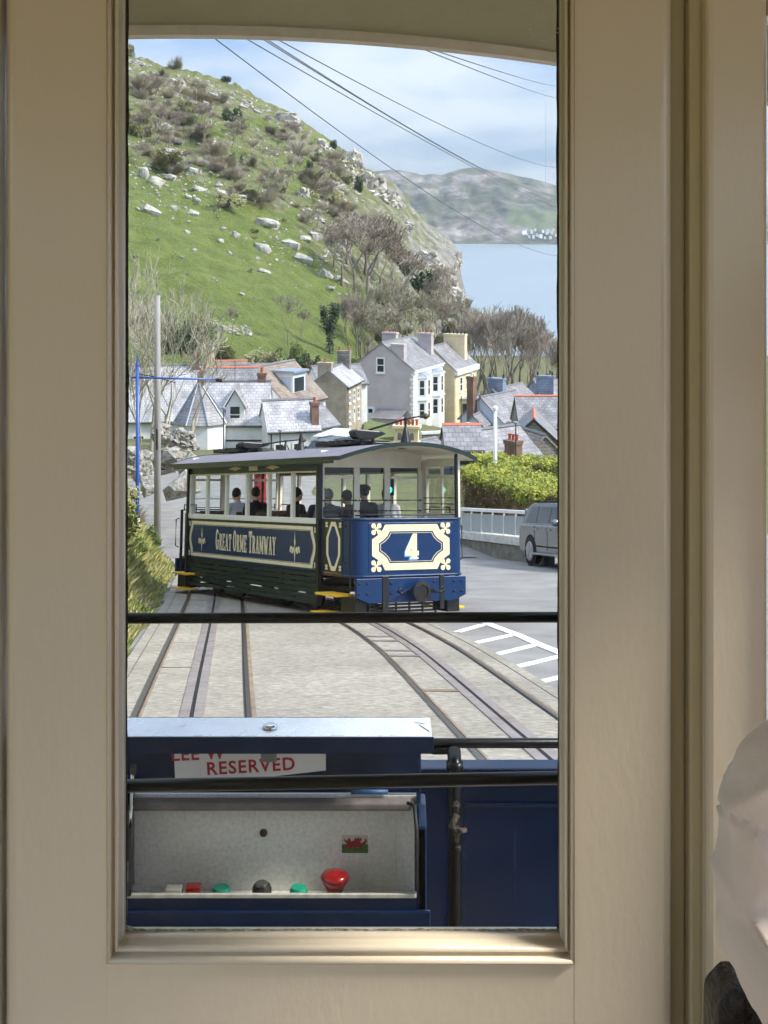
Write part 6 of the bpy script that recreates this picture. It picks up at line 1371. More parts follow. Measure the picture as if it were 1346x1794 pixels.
for i, (px, d, pyb, az, wm) in enumerate(((1075,128,830,30,M_WHW),(1150,140,815,-15,M_CRW),(1120,165,780,60,M_LILAC),(1225,155,800,20,M_WHW))):
    house('town_house', ORD[i] + ' nearest slate roofed house beyond the right window edge', px, d, pyb, 6.5, 8.5, 4.6, 2.6, az, wm, M_SLATE, [('g',-4.6,1.0,.9,1.4),('g',-2.0,1.0,.9,1.4),('g',-3.3,3.4,.9,1.3)], [(-3.2,7.6,1.2,.8,5.6,8.6,M_BRICK,2,M_POT)])
# cream ornamental chimney with terracotta pots, standing on its own low house
CH = house('pot_chimney_house', 'small house whose cream stack of six terracotta pots shows above the tram', 745, 96, 842, 4.5, 4.0, .9, 1.2, 40, M_CRW, M_SLATE)
cc = P(713, 0, 95.0); cr0 = empty('cream_chimney', (cc.x, 95.0, P(0, 790, 95).z), -R(8), 'cream chimney stack with a row of terracotta pots and two arched panels', 'chimney')
MB().box(-.80,.80,-.35,.35,-3,1.55).build('shaft', M_CRW, cr0); MB().box(-.95,.95,-.48,.48,1.552,1.75).build('cap', M_CRW, cr0); MB().box(-.9,.9,-.42,.42,.55,.68).build('band', M_CRW, cr0)
for k in range(6): MB().lathe([(.11,0),(.085,.05),(.085,.30),(.12,.34),(.11,.42)], (-.68+k*.272, 0, 1.752), 'z', 10).build('pot', M_POT, cr0)
for x0 in (-.45, .38): b = MB(); b.prism([(x0-.14,.78),(x0+.14,.78),(x0+.14,1.12),(x0+.1,1.24),(x0,1.29),(x0-.1,1.24),(x0-.14,1.12)], -.351, -.36, lambda u, v, w: Vector((u, w, v))); b.build('arched_panel', M_TILE, cr0)
# stone boundary wall with white coping
sw = empty('boundary_wall', P(775, 800, 128), -R(-14), 'grey stone garden wall with white coping in front of the cream house', 'wall')
MB().box(-1.8,2.2,0,.4,-4,2.1).build('stonework', M_STONEW, sw); MB().box(-1.95,2.35,-.08,.48,2.101,2.32).build('coping', M_TRIM, sw); MB().box(2.36,2.7,-.06,.46,-4,3.0).build('gate_pier', M_TRIM, sw)
sw = empty('front_wall', P(768, 812, 112), -R(-10), 'cream painted low wall stepping down below the stone wall', 'wall')
MB().box(-1.2,1.4,0,.3,-4,1.5).build('stonework', M_CRW, sw); MB().box(-1.3,1.5,-.06,.36,1.501,1.62).build('coping', M_TRIM, sw)
# grass plot between cottage and lilac house
lb_ = MB(); q = [P(633,770,140), P(690,765,128), P(676,742,158), P(640,735,166)]; lb_.add(q + [v - Vector((0,0,2)) for v in q], [(0,1,2,3),(0,4,5,1),(1,5,6,2),(2,6,7,3),(3,7,4,0)])
tag(lb_.build('lawn', pm('lawn turf', S(104,128,56), .95, var=.25, vs=1.0, col2=S(96,96,62))), kind='structure')
# ---- far white village on the headland shore
for i in range(26):
    px = 918 + i*3.3 + rnd.uniform(-1, 1); py = 408 + rnd.uniform(-7, 8); d = 3560 + rnd.uniform(-20, 60)
    s_ = rnd.uniform(2.2, 3.8); v = P(px, py, d); h = empty('far_house', v, rnd.uniform(-.5,.5), ORD[i] + ' tiny white house from the left in the far shore village', 'house', 'far village houses')
    if i == 0:
        b = MB(); b.prism([(-1,-2.5),(1,-2.5),(1,.7),(0,1.2),(-1,.7)], -.8, .8, lambda u, v2, w: Vector((w, u*.7, v2))); VW = b.mesh('wall'); VW.materials.append(M_WHW)
        b = MB(); b.prism([(-1.1,.68),(0,1.24),(1.1,.68),(0,1.38)], -.9, .9, lambda u, v2, w: Vector((w, u*.7, v2))); VR = b.mesh('roof'); VR.materials.append(M_SLATE2)
    put('wall', VW, None, h); put('roof', VR, None, h); h.scale = (s_*1.2, s_, s_*.8)
# ================================================================== STREET: poles, wires, hedge, wall, car, people
M_BLUEP = pm('blue pole paint', S(48,88,170), .35, var=.08, vs=4); M_WOODP = pm('weathered pole wood', S(158,154,150), .9, var=.12, vs=3, stretch=(6,6,.4)); M_WPOST = pm('white post paint', S(236,236,230), .5, var=.04)
d = 40; bp_ = P(241, 975, d); bz_ = lambda py: P(0, py, d).z - bp_.z
e = empty('blue_pole', bp_, 0, 'bright blue tramway pole with cross arm beside the grass bank', 'pole')
MB().tube([(0,0,-1.2),(0,0,bz_(640))], [.058,.046], 12).build('shaft', M_BLUEP, e, True)
MB().lathe([(.06,0),(.03,.1),(.01,.32)], (0,0,bz_(640)), 'z', 10).build('finial', M_BLUEP, e)
MB().tube([(-.16,0,bz_(661)),(.6,0,bz_(662)),(2.25,0,bz_(665))], [.03,.028,.024], 8).build('cross_arm', M_BLUEP, e, True)
MB().tube([(.02,0,bz_(655)),(.5,0,bz_(660)),(1.1,.02,bz_(671))], .012, 6).build('stay_rod', T_BLK, e, True)
MB().tube([(2.25,0,bz_(665)),(2.42,0,bz_(667))], .05, 8).build('insulator', T_BLK, e)
MB().lathe([(.068,bz_(928)),(.068,bz_(906))], (0,0,0), 'z', 12).build('notice_band', M_WPOST, e); 
for py in (905, 930): MB().lathe([(.071,bz_(py+2)),(.071,bz_(py-2))], (0,0,0), 'z', 12).build('clip_band', T_BLK, e)
d = 48; wp = P(276, 950, d); e = empty('wooden_pole', wp, 0, 'tall weathered wooden telegraph pole behind the blue pole', 'pole')
MB().tube([(0,0,-1.5),(0,0,(950-700)/F*d),(0,0,(950-518)/F*d)], [.125,.112,.095], 12).build('shaft', M_WOODP, e, True)
MB().box(-.03,.03,-.13,-.08,3.2,3.9).build('step_bracket', M_GUT, e)
d = 52.6; wp = P(868, 840, d); e = empty('white_post', wp, 0, 'slim white post standing in the hedge', 'post')
MB().tube([(0,0,-2.0),(0,0,(840-718)/F*d)], [.07,.066], 12).build('shaft', M_WPOST, e, True); MB().lathe([(.10,0),(.10,.1),(.02,.16)], (0,0,(840-718)/F*d), 'z', 12).build('cap', M_WPOST, e)
def lamp(px, ytop, ybase, d, label):
    v = P(px, ybase, d); h = (ybase-ytop)/F*d; e = empty('street_lamp', v, 0, label, 'street lamp')
    MB().tube([(0,0,-2),(0,0,h*.93)], [.05,.035], 8).build('column', M_GUT, e); MB().lathe([(.05,h*.93),(.14,h*.95),(.16,h*.985),(.04,h)], (0,0,0), 'z', 10).build('lantern', M_LEAD, e)
lamp(904, 738, 820, 80, 'grey street lamp in front of the stone gable'); lamp(392, 712, 810, 92, 'dark street lamp before the white dormer house'); lamp(491, 752, 815, 86, 'grey street lamp right of the white dormer house')
# overhead wires, each fitted through three sighted points
M_WIRE = pm('overhead wire', S(70,74,82), .5, var=.05)
WR = [((379,69),(590,224),(979,448),'lowest overhead wire crossing in front of the hillside'),((434,69),(590,163),(982,366),'second lowest overhead wire'),((465,71),(590,149),(982,356),'middle overhead wire, lower of the close pair'),((476,74),(590,143),(982,344),'middle overhead wire, upper of the close pair'),((498,75),(590,123),(982,294),'overhead wire standing alone above the close pair'),((767,96),(870,137),(982,173),'lower of the two short wires at the top right'),((795,99),(890,129),(982,152),'upper of the two short wires at the top right')]
for a, m, c, l in WR:
    d0, d2 = 14.0, 60.0; A_, C_ = P(*a, d0), P(*c, d2)
    # depth of the middle point from the straight plan line through both ends
    best = None
    for i in range(1, 100):
        t = i/100; q = A_.lerp(C_, t); sx_ = CX + q.x/q.y*F
        if best is None or abs(sx_-m[0]) < best[0]: best = (abs(sx_-m[0]), t, q)
    t, q = best[1], best[2]; zm = -(m[1]-HY)/F*q.y; sag = (zm - q.z)/(t*(1-t)); sag = max(-4, min(1.0, sag))
    pts = []
    for i in range(-8, 49):
        s_ = i/36; w = A_.lerp(C_, s_) if s_ >= 0 else A_ + (C_-A_)*s_; w = w + Vector((0,0,sag*s_*(1-s_))); 
        if w.y > 3.2: pts.append(w)
    o = MB().tube(pts, .0065, 5).build('overhead_wire', M_WIRE, None, True); tag(o, l, 'wire')
# hedge
def hedge(name, label, pts, top, bottom, depth, n, matA, matB, seed):
    r = random.Random(seed); e = empty(name, (pts[0][0], pts[0][1], bottom), 0, label, 'hedge'); o = Vector((pts[0][0], pts[0][1], bottom)); g, w_ = MB(), MB()
    seg = [(Vector(a), Vector(c)) for a, c in zip(pts, pts[1:])]; tot = [(c-a).length for a, c in seg]
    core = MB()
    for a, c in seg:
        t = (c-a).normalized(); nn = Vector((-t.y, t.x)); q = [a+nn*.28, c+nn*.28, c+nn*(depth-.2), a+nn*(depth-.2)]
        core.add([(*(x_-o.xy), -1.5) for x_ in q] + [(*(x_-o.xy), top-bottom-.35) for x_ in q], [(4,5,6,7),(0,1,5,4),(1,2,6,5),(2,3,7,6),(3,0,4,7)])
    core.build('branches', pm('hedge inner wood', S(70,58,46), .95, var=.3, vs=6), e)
    for i in range(n):
        a, c = r.choices(seg, tot)[0]; t = (c-a).normalized(); nn = Vector((-t.y, t.x)); u = r.random(); 
        onTop = r.random() < .42; zt = top + .10*nz(a.x+u*9, seed, 1) + .05*r.gauss(0,1)
        if onTop: p2 = a.lerp(c, u) + nn*r.uniform(0, depth); z = zt + r.gauss(0,.04)
        else: z = r.uniform(bottom-.2, zt); p2 = a.lerp(c, u) + nn*(r.gauss(.08,.10) + .25*(1-sstep(bottom, top, z))*r.random())
        p = Vector((p2.x-o.x, p2.y-o.y, z-bottom)); green = onTop or (zt - z) < .30 + .5*nz(p.x*1.2, z, 3) or r.random() < .07
        v = Vector((r.gauss(0,1), r.gauss(0,1), r.gauss(0,1))).normalized()
        if green: s_ = r.uniform(.035,.07); k = v.orthogonal().normalized(); g.quad(p-v*s_, p-k*s_*.6, p+v*s_, p+k*s_*.6)
        else: s_ = r.uniform(.10,.22); v.z = abs(v.z)*1.1+.2; k = v.orthogonal().normalized()*.010; w_.add([p-k, p+k, p+v*s_], [(0,1,2)]); k2 = v.cross(k).normalized()*.010; w_.add([p-k2, p+k2, p+v*s_*.9], [(0,1,2)])
    g.build('leaves', matA, e, fix=False); w_.build('bare_twigs', matB, e, fix=False); return e
M_HLEAF = pm('hedge leaves', S(158,160,56), .7, var=.2, vs=2.4, col2=S(92,108,40), thr=(.36,.6)); M_HTW = pm('hedge twigs', S(142,122,92), .9, var=.25, vs=2)
z46 = P(0, 905, 46).z
hedge('privet_hedge', 'clipped yellow green hedge with bare brown sides behind the railing', [((804-CX)/F*51.5,51.5),((918-CX)/F*47.0,47.0),((1090-CX)/F*45.5,45.5)], P(0,842,49).z, base(45)-.6, 2.2, 26000, M_HLEAF, M_HTW, 3)
hedge('rear_hedge', 'taller bright green hedge standing behind the clipped hedge', [((812-CX)/F*54,54),((1100-CX)/F*52,52)], P(0,815,53).z, base(53), 1.6, 20000, M_HLEAF, M_HTW, 5)
for px, py, d, w, h, l in ((900,880,46.6,60,44,'bare straggly bush leaning out of the hedge'),(955,875,45.4,66,50,'pale twiggy bush beside the parked car')):
    shrub(px, 0, w, h, 'bare', l, None, loc=P(px, py+40, d), mat=M_HTW)
# low wall with white railing panels
wa, wb_ = G(806, 968), G(918, 984)
ln = (wb_-wa).length; ang = math.atan2(wb_.y-wa.y, wb_.x-wa.x); e = empty('railing_wall', wa, ang, 'low stone wall with pale coping and white panelled railing', 'wall')
slope_z = (wb_.z-wa.z)/ln
MB().prism([(-2,-.6-2*slope_z),(ln+1.6,-.6+(ln+1.6)*slope_z),(ln+1.6,.50+(ln+1.6)*slope_z),(-2,.50-2*slope_z)], 0, .35, lambda u, v, w: Vector((u, w, v))).build('stonework', pm('stained wall stone', S(142,136,124), .95, var=.2, vs=2.2, bump=.8, bs=7, bdist=.05, col2=S(96,92,78)), e)
MB().prism([(-2,.501-2*slope_z),(ln+1.65,.501+(ln+1.65)*slope_z),(ln+1.65,.74+(ln+1.65)*slope_z),(-2,.74-2*slope_z)], -.05, .40, lambda u, v, w: Vector((u, w, v))).build('coping', pm('rough white coping', S(214,210,202), .9, var=.12, vs=3, bump=.8, bs=9, bdist=.05), e)
zt_ = lambda u: .74+u*slope_z
M_PANEL = pm('obscured panel', S(168,174,176), .5, var=.06)
npan = 6; 
for k in range(npan+1):
    u = lerp(-.2, ln-.05, k/npan); MB().box(u-.025, u+.025, .10, .15, zt_(u)-.02, zt_(u)+.72).build('baluster', M_WPOST, e)
    if k < npan: u2 = lerp(-.2, ln-.05, (k+1)/npan); MB().prism([(u+.026, zt_(u)+.05), (u2-.026, zt_(u2)+.05), (u2-.026, zt_(u2)+.64), (u+.026, zt_(u)+.64)], .12, .135, lambda a, b_, c: Vector((a, c, b_))).build('panel', M_PANEL, e)
b = MB(); b.prism([(-.3, zt_(-.3)+.72), (ln, zt_(ln)+.72), (ln, zt_(ln)+.82), (-.3, zt_(-.3)+.82)], .06, .19, lambda u, v, w: Vector((u, w, v))); b.build('top_rail', M_WPOST, e)
MB().box(ln-.02, ln+.45, .0, .36, .4+ln*slope_z, 1.62+ln*slope_z).build('gate_pier', M_STONEW, e)
# ---- silver sport utility car (front towards the camera, right part behind the window edge)
M_CARP = pm('silver grey car paint', S(112,114,117), .22, metal=.5, var=.03, coat=.6); M_CARG = pm('car glass', S(34,40,44), .05, var=.1, spec=.9); M_TYRE = pm('tyre', S(26,26,26), .85); M_RIMM = pm('alloy', S(176,178,180), .3, metal=.8)
def make_car(name, label, loc, rz, paint, suv=True, tilt=True, grp=None):
    e = empty(name, loc, 0, label, 'car', grp)
    e.rotation_euler = ((Matrix.Rotation(-math.atan(SLOPE), 3, 'X') if tilt else Matrix.Identity(3)) @ Matrix.Rotation(rz, 3, 'Z')).to_euler()
    # local: front at -y; profile in (y, z)
    low = [(-2.35,.42),(-2.38,.70),(-2.30,.98),(-1.95,1.08),(-1.15,1.14),(2.15,1.14),(2.36,1.05),(2.40,.62),(2.30,.36),(1.90,.33),(-1.95,.33)]
    b = MB(); n = len(low)
    for x, k in ((-.96,.985),(-.90,1.0),(.90,1.0),(.96,.985)):
        for y, z in low: b.v.append((x, y*k, lerp(.75, z, .93 if abs(x) > .95 else 1)))
    for s_ in range(3):
        for i in range(n): j = (i+1)%n; b.f.append((s_*n+i, s_*n+j, (s_+1)*n+j, (s_+1)*n+i))
    b.f.append(tuple(range(n))); b.f.append(tuple(range(4*n-1, 3*n-1, -1)))
    body = b.build('body', paint, e, False, .03)
    gh = [(-1.15,1.135),(-.42,1.68),(.0,1.76),(1.75,1.74),(2.05,1.62),(2.30,1.135)]
    b = MB(); m = len(gh)
    for x in (-1, 1):
        for y, z in gh: t = (z-1.135)/.6; b.v.append((x*(.90-.17*t), y, z))
    b.f += [(i, i+1, m+i+1, m+i) for i in range(m-1)] + [tuple(range(m-1,-1,-1)), tuple(range(m, 2*m))]
    cabn = b.build('cabin', paint, e, False, .03)
    def gl(pts, nm): b = MB(); b.add(pts, [tuple(range(len(pts)))]); o = b.build(nm, M_CARG, e, fix=False); so = o.modifiers.new('s','SOLIDIFY'); so.thickness = .012; so.offset = 0; return o
    w_ = lambda z: .90-.17*(z-1.135)/.6 + .006
    for s_ in (-1, 1):
        for y0, y1, yt0, yt1 in ((-.92,.06,-.34,.06),(.14,1.05,.14,1.02),(1.13,1.95,1.13,1.72)):
            gl([(s_*w_(1.19), y0, 1.19), (s_*w_(1.19), y1, 1.19), (s_*w_(1.64), yt1, 1.64), (s_*w_(1.64), yt0, 1.64)], 'side_window')
        MB().sph((s_*1.06, -.80, 1.22), (.13,.09,.10), 10, 8).build('mirror', paint, e, True)
        MB().box(s_*.97-.06, s_*.97+.06, -1.1, 1.1, .30, .36).build('side_step', M_RIMM, e, False, .02)
        MB().box(min(s_*.55,s_*.90), max(s_*.55,s_*.90), -2.375, -2.30, .78, .95).build('headlight', pm('headlamp', S(206,210,214), .1, var=.1, spec=.9), e, False, .02)
        for y in (-1.42, 1.42):
            wh = MB().lathe([(.22,-.12),(.36,-.125),(.385,-.08),(.385,.08),(.36,.125),(.22,.12)], (s_*.86, y, .385), 'x', 28).build('wheel', M_TYRE, e, True)
            rm = MB().lathe([(.05,.0),(.24,.0),(.275,.02),(.275,.05)], (s_*.86+ (.10 if s_ > 0 else -.15), y, .385), 'x', 20).build('rim', M_RIMM, wh)
            for k in range(5): a = k*2*math.pi/5; MB().box(-.018,.018,-.03,.03,0,.26, Matrix.Translation((s_*1.005, y, .385)) @ Matrix.Rotation(a, 4, 'X')).build('spoke', M_RIMM, wh)
            MB().lathe([(.43,-.0),(.46,.0),(.46,.02),(.43,.02)], (s_*.955-.01, y, .40), 'x', 26).build('wheel_arch', M_TYRE, e)
    for s_ in (-1, 1):
        for y in (-.98, .10, 1.09): MB().box(min(s_*.958,s_*.966), max(s_*.958,s_*.966), y-.008, y+.008, .45, 1.12).build('door_gap', M_TYRE, e)
        for y in (-.05, .95): MB().box(min(s_*.958,s_*.985), max(s_*.958,s_*.985), y-.10, y+.08, 1.0, 1.035).build('door_handle', M_RIMM, e)
        MB().box(min(s_*.957,s_*.975), max(s_*.957,s_*.975), -1.0, 1.0, .52, .56).build('rubbing_strip', M_TYRE, e)
    yw = lambda z: lerp(-1.15,-.42,(z-1.135)/(.545))
    gl([(-.80, yw(1.19)-.012, 1.19), (.80, yw(1.19)-.012, 1.19), (.72, yw(1.63)-.012, 1.63), (-.72, yw(1.63)-.012, 1.63)], 'windscreen')
    gl([(-.76, 2.29, 1.2), (.76, 2.29, 1.2), (.70, 2.09, 1.6), (-.70, 2.09, 1.6)], 'rear_window')
    MB().box(-.50,.50,-2.385,-2.33,.74,.94).build('grille', M_TYRE, e, False, .01); MB().box(-.85,.85,-2.39,-2.30,.40,.56).build('bumper_intake', M_TYRE, e, False, .02)
    MB().box(-.26,.26,-2.40,-2.386,.60,.71).build('number_plate', M_WPOST, e)
    for s_ in (-1,1): MB().box(s_*.66-.02, s_*.66+.02, -.1, 1.6, 1.765, 1.80).build('roof_rail', M_TYRE, e)
    return e
gp = G(953, 997); make_car('parked_car', 'silver grey sport utility car parked at the right window edge', Vector((gp.x+1.15, gp.y+.9, base(gp.y+.7)-.02)), R(15), M_CARP)
# parked vehicles seen just over the tram roof
v = P(572, 800, 92); make_car('dark_car', 'dark parked car with bright windscreen just above the tram roof', Vector((v.x, v.y, v.z-.6)), R(-35), pm('charcoal car paint', S(56,60,66), .25, metal=.4, var=.05, coat=.5), True, False)
v = P(581, 800, 112); e = empty('white_van', v, R(-20), 'white van with pale roof parked behind the tram', 'van')
b = MB(); b.prism([(-1.0,.2),(1.0,.2),(1.0,1.5),(.92,1.75),(.7,1.95),(-.7,1.95),(-.92,1.75),(-1.0,1.5)], -2.2, 2.4, lambda u, v_, w: Vector((u, w, v_))); b.build('body', pm('white van paint', S(226,230,230), .3, var=.04, coat=.4), e, False, .03)
MB().box(-.82,.82,-2.23,-2.205,1.05,1.55).build('rear_window', M_CARG, e, False, .01); MB().box(-.95,.95,-2.25,-2.201,.25,.45).build('bumper', M_TYRE, e)
for s_ in (-1,1): MB().box(s_*.9-.06,s_*.9+.06,-2.225,-2.203,.6,1.0).build('tail_light', M_RED, e); 
for s_ in (-1,1):
    for y in (-1.4,1.5): MB().lathe([(.1,-.1),(.33,-.1),(.33,.1),(.1,.1)], (s_*.9, y, .33), 'x', 16).build('wheel', M_TYRE, e)
    MB().box(min(s_*1.0,s_*1.01), max(s_*1.0,s_*1.01), -1.6, 1.6, 1.1, 1.5).build('side_window', M_CARG, e)
# red letter box and blue sign seen through the tram windows
v = gnd(456, 60); e = empty('red_post_box', Vector((v.x, v.y, base(60))), 0, 'red pillar box seen through the tram windows', 'post box'); MB().lathe([(.27,-.5),(.27,2.0),(.31,2.02),(.31,2.12),(.22,2.22),(.05,2.28)], (0,0,0), 'z', 16).build('pillar', M_RED, e); MB().box(-.13,.13,-.29,-.265,1.65,1.70).build('slot', M_TYRE, e)
# ---- people
M_SKIN = pm('skin', S(206,160,134), .6, var=.05, vs=8); M_HAIRD = pm('dark hair', S(34,28,26), .6, var=.2, vs=30); M_HAIRG = pm('grey hair', S(120,116,112), .6, var=.2, vs=30)
def remesh(b, vox, smooth=3):
    me = b.mesh('tmp'); o = bpy.data.objects.new('tmp', me); COL.objects.link(o)
    r = o.modifiers.new('r', 'REMESH'); r.mode = 'VOXEL'; r.voxel_size = vox
    s_ = o.modifiers.new('s', 'SMOOTH'); s_.iterations = smooth; s_.factor = .5
    dg = bpy.context.evaluated_depsgraph_get(); out = bpy.data.meshes.new_from_object(o.evaluated_get(dg)); COL.objects.unlink(o); bpy.data.objects.remove(o)
    out.polygons.foreach_set('use_smooth', [True]*len(out.polygons)); return out
def limb(b, pts, rs):
    b.tube(pts, rs, 12)
    for p, r in zip(pts, rs): b.sph(p, r, 12, 8)
def body_meshes(vox=.016, turn=0.0, lift=0.0):
    # seated figure facing -y, origin on the floor below the hips
    sk, jk, tr_ = MB(), MB(), MB(); H = Vector((0,-.02,1.25)); ca, sa = math.cos(turn), math.sin(turn)
    def hd(x, y, z): return (H.x + x*ca - y*sa, H.y + x*sa + y*ca, H.z + z)
    sk.sph(H, (.078,.098,.118), 16, 12); sk.sph(hd(0,-.035,-.06), (.055,.062,.06)); sk.sph(hd(0,-.10,-.012), (.014,.02,.026)); sk.sph(hd(-.078,.01,-.01), (.012,.022,.032)); sk.sph(hd(.078,.01,-.01), (.012,.022,.032)); sk.sph(hd(0,-.085,-.055), (.026,.012,.008)); sk.sph(hd(-.032,-.082,.022),(.022,.014,.008)); sk.sph(hd(.032,-.082,.022),(.022,.014,.008))
    limb(sk, [(0,.01,1.18),(0,.02,1.02)], [.052,.06])
    tors = [((0,.02,.98),(.17,.10,.10)),((0,.02,.86),(.165,.115,.14)),((0,.02,.70),(.15,.11,.14)),((0,.0,.56),(.17,.13,.12))]
    for c, r in tors: sk.sph(c, tuple(q*.9 for q in r)); jk.sph(c, tuple(q*1.1 for q in r), 16, 10)
    for s in (-1, 1):
        A = [(s*.18,.02,1.01),(s*.245,-.02,.76),(s*.17,-.26,.66)]; limb(sk, A, [.05,.042,.03]); limb(jk, A, [.075,.062,.05]); jk.sph((s*.10,.02,1.03), (.11,.08,.06))
        sk.sph((s*.15,-.31,.645), (.035,.05,.02))
        for k in range(4): x = s*.15 + (k-1.5)*.017; sk.tube([(x,-.34,.645),(x,-.385-.006*(k in (1,2)),.64),(x,-.40,.615)], [.0095,.0085,.007], 6)
        sk.tube([(s*.15-s*.03,-.30,.65),(s*.15-s*.055,-.335,.648),(s*.15-s*.05,-.36,.64)], [.011,.010,.008], 6)
        Lg = [(s*.09,.0,.53),(s*.12,-.43,.53),(s*.12,-.41,.10)]; limb(tr_, Lg, [.095,.07,.05]); limb(sk, Lg, [.07,.05,.038]); limb(sk, [(s*.12,-.39,.06),(s*.12,-.56,.04)], [.045,.035])
    limb(jk, [(0,.02,1.06),(0,.01,1.10)], [.07,.066])
    hair = MB(); hair.sph((H.x+.0-.018*-sa, H.y+.022*ca, H.z+.028), (.090,.102,.108), 16, 12)
    return remesh(sk, vox), remesh(jk, vox), remesh(tr_, vox), hair.mesh('hair', True)
BM = [body_meshes(.016, t) for t in (0.0, 1.2)]
def person(label, M, jacket, hairm, var=0, hat=None, hood=False):
    e = bpy.data.objects.new('person', None); COL.objects.link(e); e.matrix_world = M; e.rotation_euler = M.to_euler(); e.location = M.translation; tag(e, label, 'person')
    sk, jk, tr_, hr = BM[var]
    put('body', clone(sk, M_SKIN), M_SKIN, e); put('jacket', clone(jk, jacket), jacket, e); put('trousers', clone(tr_, M_HAIRD), M_HAIRD, e); put('hair', clone(hr, hairm), hairm, e)
    for s in (-1, 1):
        t = (0.0, 1.2)[var]; x, y = s*.030, -.088; MB().sph((x*math.cos(t)-y*math.sin(t), -.02+x*math.sin(t)+y*math.cos(t), 1.252), (.011,.008,.006), 8, 6).build('eye', M_HAIRD, e)
    if hat:
        MB().lathe([(.118,1.29),(.12,1.31),(.112,1.36),(.06,1.395),(.01,1.40)], (0,-.01,0), 'z', 16).build('cap', hat, e, True); MB().box(-.07,.07,-.20,-.10,1.285,1.30).build('cap_peak', hat, e, False, .01)
    return e
M_J1 = pm('charcoal jacket', S(42,46,54), .85, var=.1, vs=9); M_J2 = pm('navy hooded coat', S(28,32,52), .85, var=.1); M_J3 = pm('pale shirt', S(196,198,206), .8, var=.06, vs=6); M_J4 = pm('grey coat', S(84,86,90), .85, var=.1); M_J5 = pm('black coat', S(22,22,24), .85, var=.1)
def seat_at(x, y, yaw, z=.745): return TM @ Matrix.Translation((x, y, z)) @ Matrix.Rotation(yaw, 4, 'Z')
person('passenger in pale shirt at the second saloon window from the rear', seat_at(-.60, 6.1, R(180)), M_J3, M_HAIRD, 1)
person('passenger in black coat filling the third saloon window from the rear', seat_at(-.62, 5.12, R(180), .76), M_J5, M_HAIRD, 0)
person('man in black coat looking right at the fifth saloon window', seat_at(-.66, 3.12, R(100)), M_J5, M_HAIRD, 0)
person('passenger in navy hooded coat at the front saloon window', seat_at(-.66, 2.05, R(170)), M_J2, M_HAIRD, 0)
person('passenger with grey hair behind the left bulkhead window', seat_at(-.70, 1.72, R(175), .72), M_J4, M_HAIRG, 0)
person('passenger in charcoal jacket behind the middle bulkhead pillar', seat_at(-.30, 1.75, R(200), .70), M_J1, M_HAIRD, 1)
person('tram conductor in dark cap behind the bulkhead door', seat_at(.05, 1.80, R(180), .78), M_J1, M_HAIRD, 0, M_J5)
person('passenger in pale grey coat behind the right bulkhead window', seat_at(.62, 2.02, R(170), .74), M_J3, M_HAIRG, 0)
# ---- near passenger: lilac grey jacket at the right edge of the picture
M_JK = pm('lilac grey soft jacket', S(234,220,210), .7, var=.05, vs=3, bump=.2, bs=420, bdist=.001, sheen=.2)
pe = empty('person', (.60, 1.02, ZF), 0, 'seated person in lilac grey jacket with elbow on the dark bench end', 'person'); po_ = Vector((.60, 1.02, ZF))
jk = MB(); sk = MB(); Q = lambda px, py, d: P(px, py, d) - po_
Sh, El, Wr = Q(1392, 1372, 1.17), Q(1338, 1612, 1.16), Q(1440, 1800, 1.06)
limb(jk, [Sh + Vector((.04,0,.02)), Sh, Sh.lerp(El, .35), Sh.lerp(El, .7), El, El.lerp(Wr,.35), El.lerp(Wr,.7), Wr], [.056,.057,.057,.053,.043,.040,.037,.032])
cx0 = Q(1720, 1450, 1.17)
for dz_, rx_, ryy in ((.03,.15,.10),(-.08,.175,.115),(-.22,.175,.12),(-.36,.17,.125),(-.48,.18,.14)): jk.sph(cx0 + Vector((0,0,dz_)), (rx_,ryy,.13), 18, 12)
jk.sph(Sh.lerp(cx0,.4) + Vector((0,0,.02)), (.10,.08,.055)); limb(jk, [cx0+Vector((0,0,.12)), cx0+Vector((0,0,.17))], [.075,.07])
limb(jk, [cx0+Vector((.18,0,.04)), cx0+Vector((.22,-.1,-.2)), cx0+Vector((.1,-.26,-.28))], [.07,.06,.045])
jm = remesh(jk, .0055, 6)
NRM = [v.normal.copy() for v in jm.vertices]; COS = [v.co.copy() for v in jm.vertices]; OUT = []
sm_ = Sh.lerp(El, .30); axs = (El-Sh).normalized()
for c, nr_ in zip(COS, NRM):                       # creases radiating from the armpit and bunching at the elbow, plus the shoulder seam
    k_ = sstep(.02, -.12, c.z - Sh.z); q1 = (c.x*.72 - c.z*.70); q2 = (c.x*.70 + c.z*.72); el_ = math.exp(-((c-El).length/.075)**2)
    rd = lambda a, b, s_: (1-abs(noise.noise(Vector((a, b, s_)))))**2
    f_ = (.011*(rd(q1*26, q2*2.5, c.y*3)**2.6-.4)*(1-k_) + .012*(rd(q2*24+3, q1*2.5, c.y*3+4)**2.6-.4)*k_)*(1-.75*el_) - .001 + .001*noise.noise(c*60)
    sd_ = (c-sm_).dot(axs); f_ += -.0028*math.exp(-(sd_/.0022)**2) + .0016*math.exp(-((sd_-.005)/.003)**2)
    OUT += list(c + nr_ * f_)
jm.vertices.foreach_set('co', OUT); jm.update()
jo = put('jacket', jm, M_JK, pe)
zs = Sh.lerp(El, .36); seam = MB(); n = 28; ax = (El-Sh).normalized(); u_ = ax.orthogonal().normalized(); w_ = ax.cross(u_)
hd_ = cx0 + Vector((0,-.01,.34)); sk.sph(hd_, (.078,.098,.118), 20, 14); sk.sph(hd_+Vector((0,.10,-.012)), (.015,.02,.028)); sk.sph(hd_+Vector((-.078,0,-.01)),(.012,.022,.032)); sk.sph(hd_+Vector((.078,0,-.01)),(.012,.022,.032)); sk.sph(hd_+Vector((0,.04,-.07)),(.055,.06,.055))
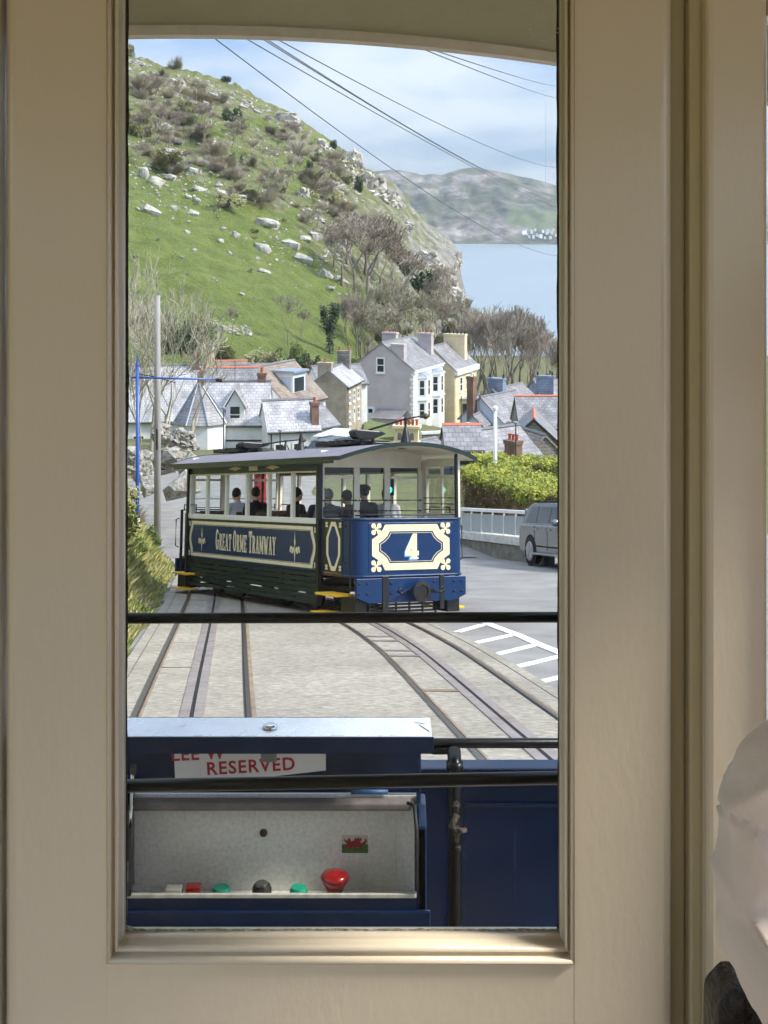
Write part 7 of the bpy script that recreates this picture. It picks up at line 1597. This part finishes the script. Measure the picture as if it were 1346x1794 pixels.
limb(sk, [hd_+Vector((0,0,-.09)), cx0+Vector((0,0,.08))], [.055,.062])
for Lw, s_ in ((Wr, -1), (cx0+Vector((.1,-.26,-.28)), 1)):
    sk.sph(Lw+Vector((-s_*-.02,-.05,-.01)), (.035,.05,.022))
    for k in range(4): x = Lw.x+.02*s_*-1 + (k-1.5)*.018; sk.tube([(x,Lw.y-.08,Lw.z-.01),(x,Lw.y-.13,Lw.z-.015),(x,Lw.y-.14,Lw.z-.04)], [.0095,.0085,.007], 8)
    sk.tube([(Lw.x+.05*s_*-1,Lw.y-.03,Lw.z),(Lw.x+.065*s_*-1,Lw.y-.075,Lw.z)], [.011,.009], 8)
limb(sk, [cx0+Vector((0,0,-.5)), cx0+Vector((0,0,0))], [.07,.06]); 
for s_ in (-1,1): limb(sk, [cx0+Vector((s_*.09,0,-.52)), cx0+Vector((s_*.11,-.42,-.50)), cx0+Vector((s_*.11,-.40,-.92))], [.08,.055,.04])
put('body', remesh(sk, .012), M_SKIN, pe)
hr = MB(); hr.sph((0,0,0), (.092,.106,.115), 64, 48); hv_ = []
for x, y, z in hr.v:                                # combed strands: fine ridges running down from the crown
    a_ = math.atan2(y, x); k = 1 + .05*noise.noise(Vector((a_*9, z*6, 1))) + .035*noise.noise(Vector((a_*26, z*9, 4))) + .03*noise.noise(Vector((x*14, y*14, z*14))); low = sstep(-.02, -.10, z)
    hv_.append(tuple(hd_ + Vector((x*k*(1-.12*low), y*k*(1-.10*low) - .014, z*(1.0-.1*low) + .026))))
hr.v = hv_; hr.build('hair', M_HAIRG, pe, True)
tr_ = MB()
for s_ in (-1,1): limb(tr_, [cx0+Vector((s_*.09,0,-.52)), cx0+Vector((s_*.11,-.42,-.50)), cx0+Vector((s_*.11,-.40,-.88))], [.10,.075,.055])
put('trousers', remesh(tr_, .014), M_J2, pe)
# ---- sea haze: one closed box of even, pale air round everything
hz = MB().box(-4200, 4200, -400, 5700, -70, 330)
M_HAZE = bpy.data.materials.new('sea haze'); M_HAZE.use_nodes = True; t = M_HAZE.node_tree; t.nodes.clear()
pv = t.nodes.new('ShaderNodeVolumePrincipled'); pv.inputs['Color'].default_value = (.78,.88,1,1); pv.inputs['Density'].default_value = 0.68e-4; pv.inputs['Anisotropy'].default_value = .2
t.links.new(pv.outputs[0], t.nodes.new('ShaderNodeOutputMaterial').inputs['Volume'])
tag(hz.build('haze', M_HAZE), kind='stuff')
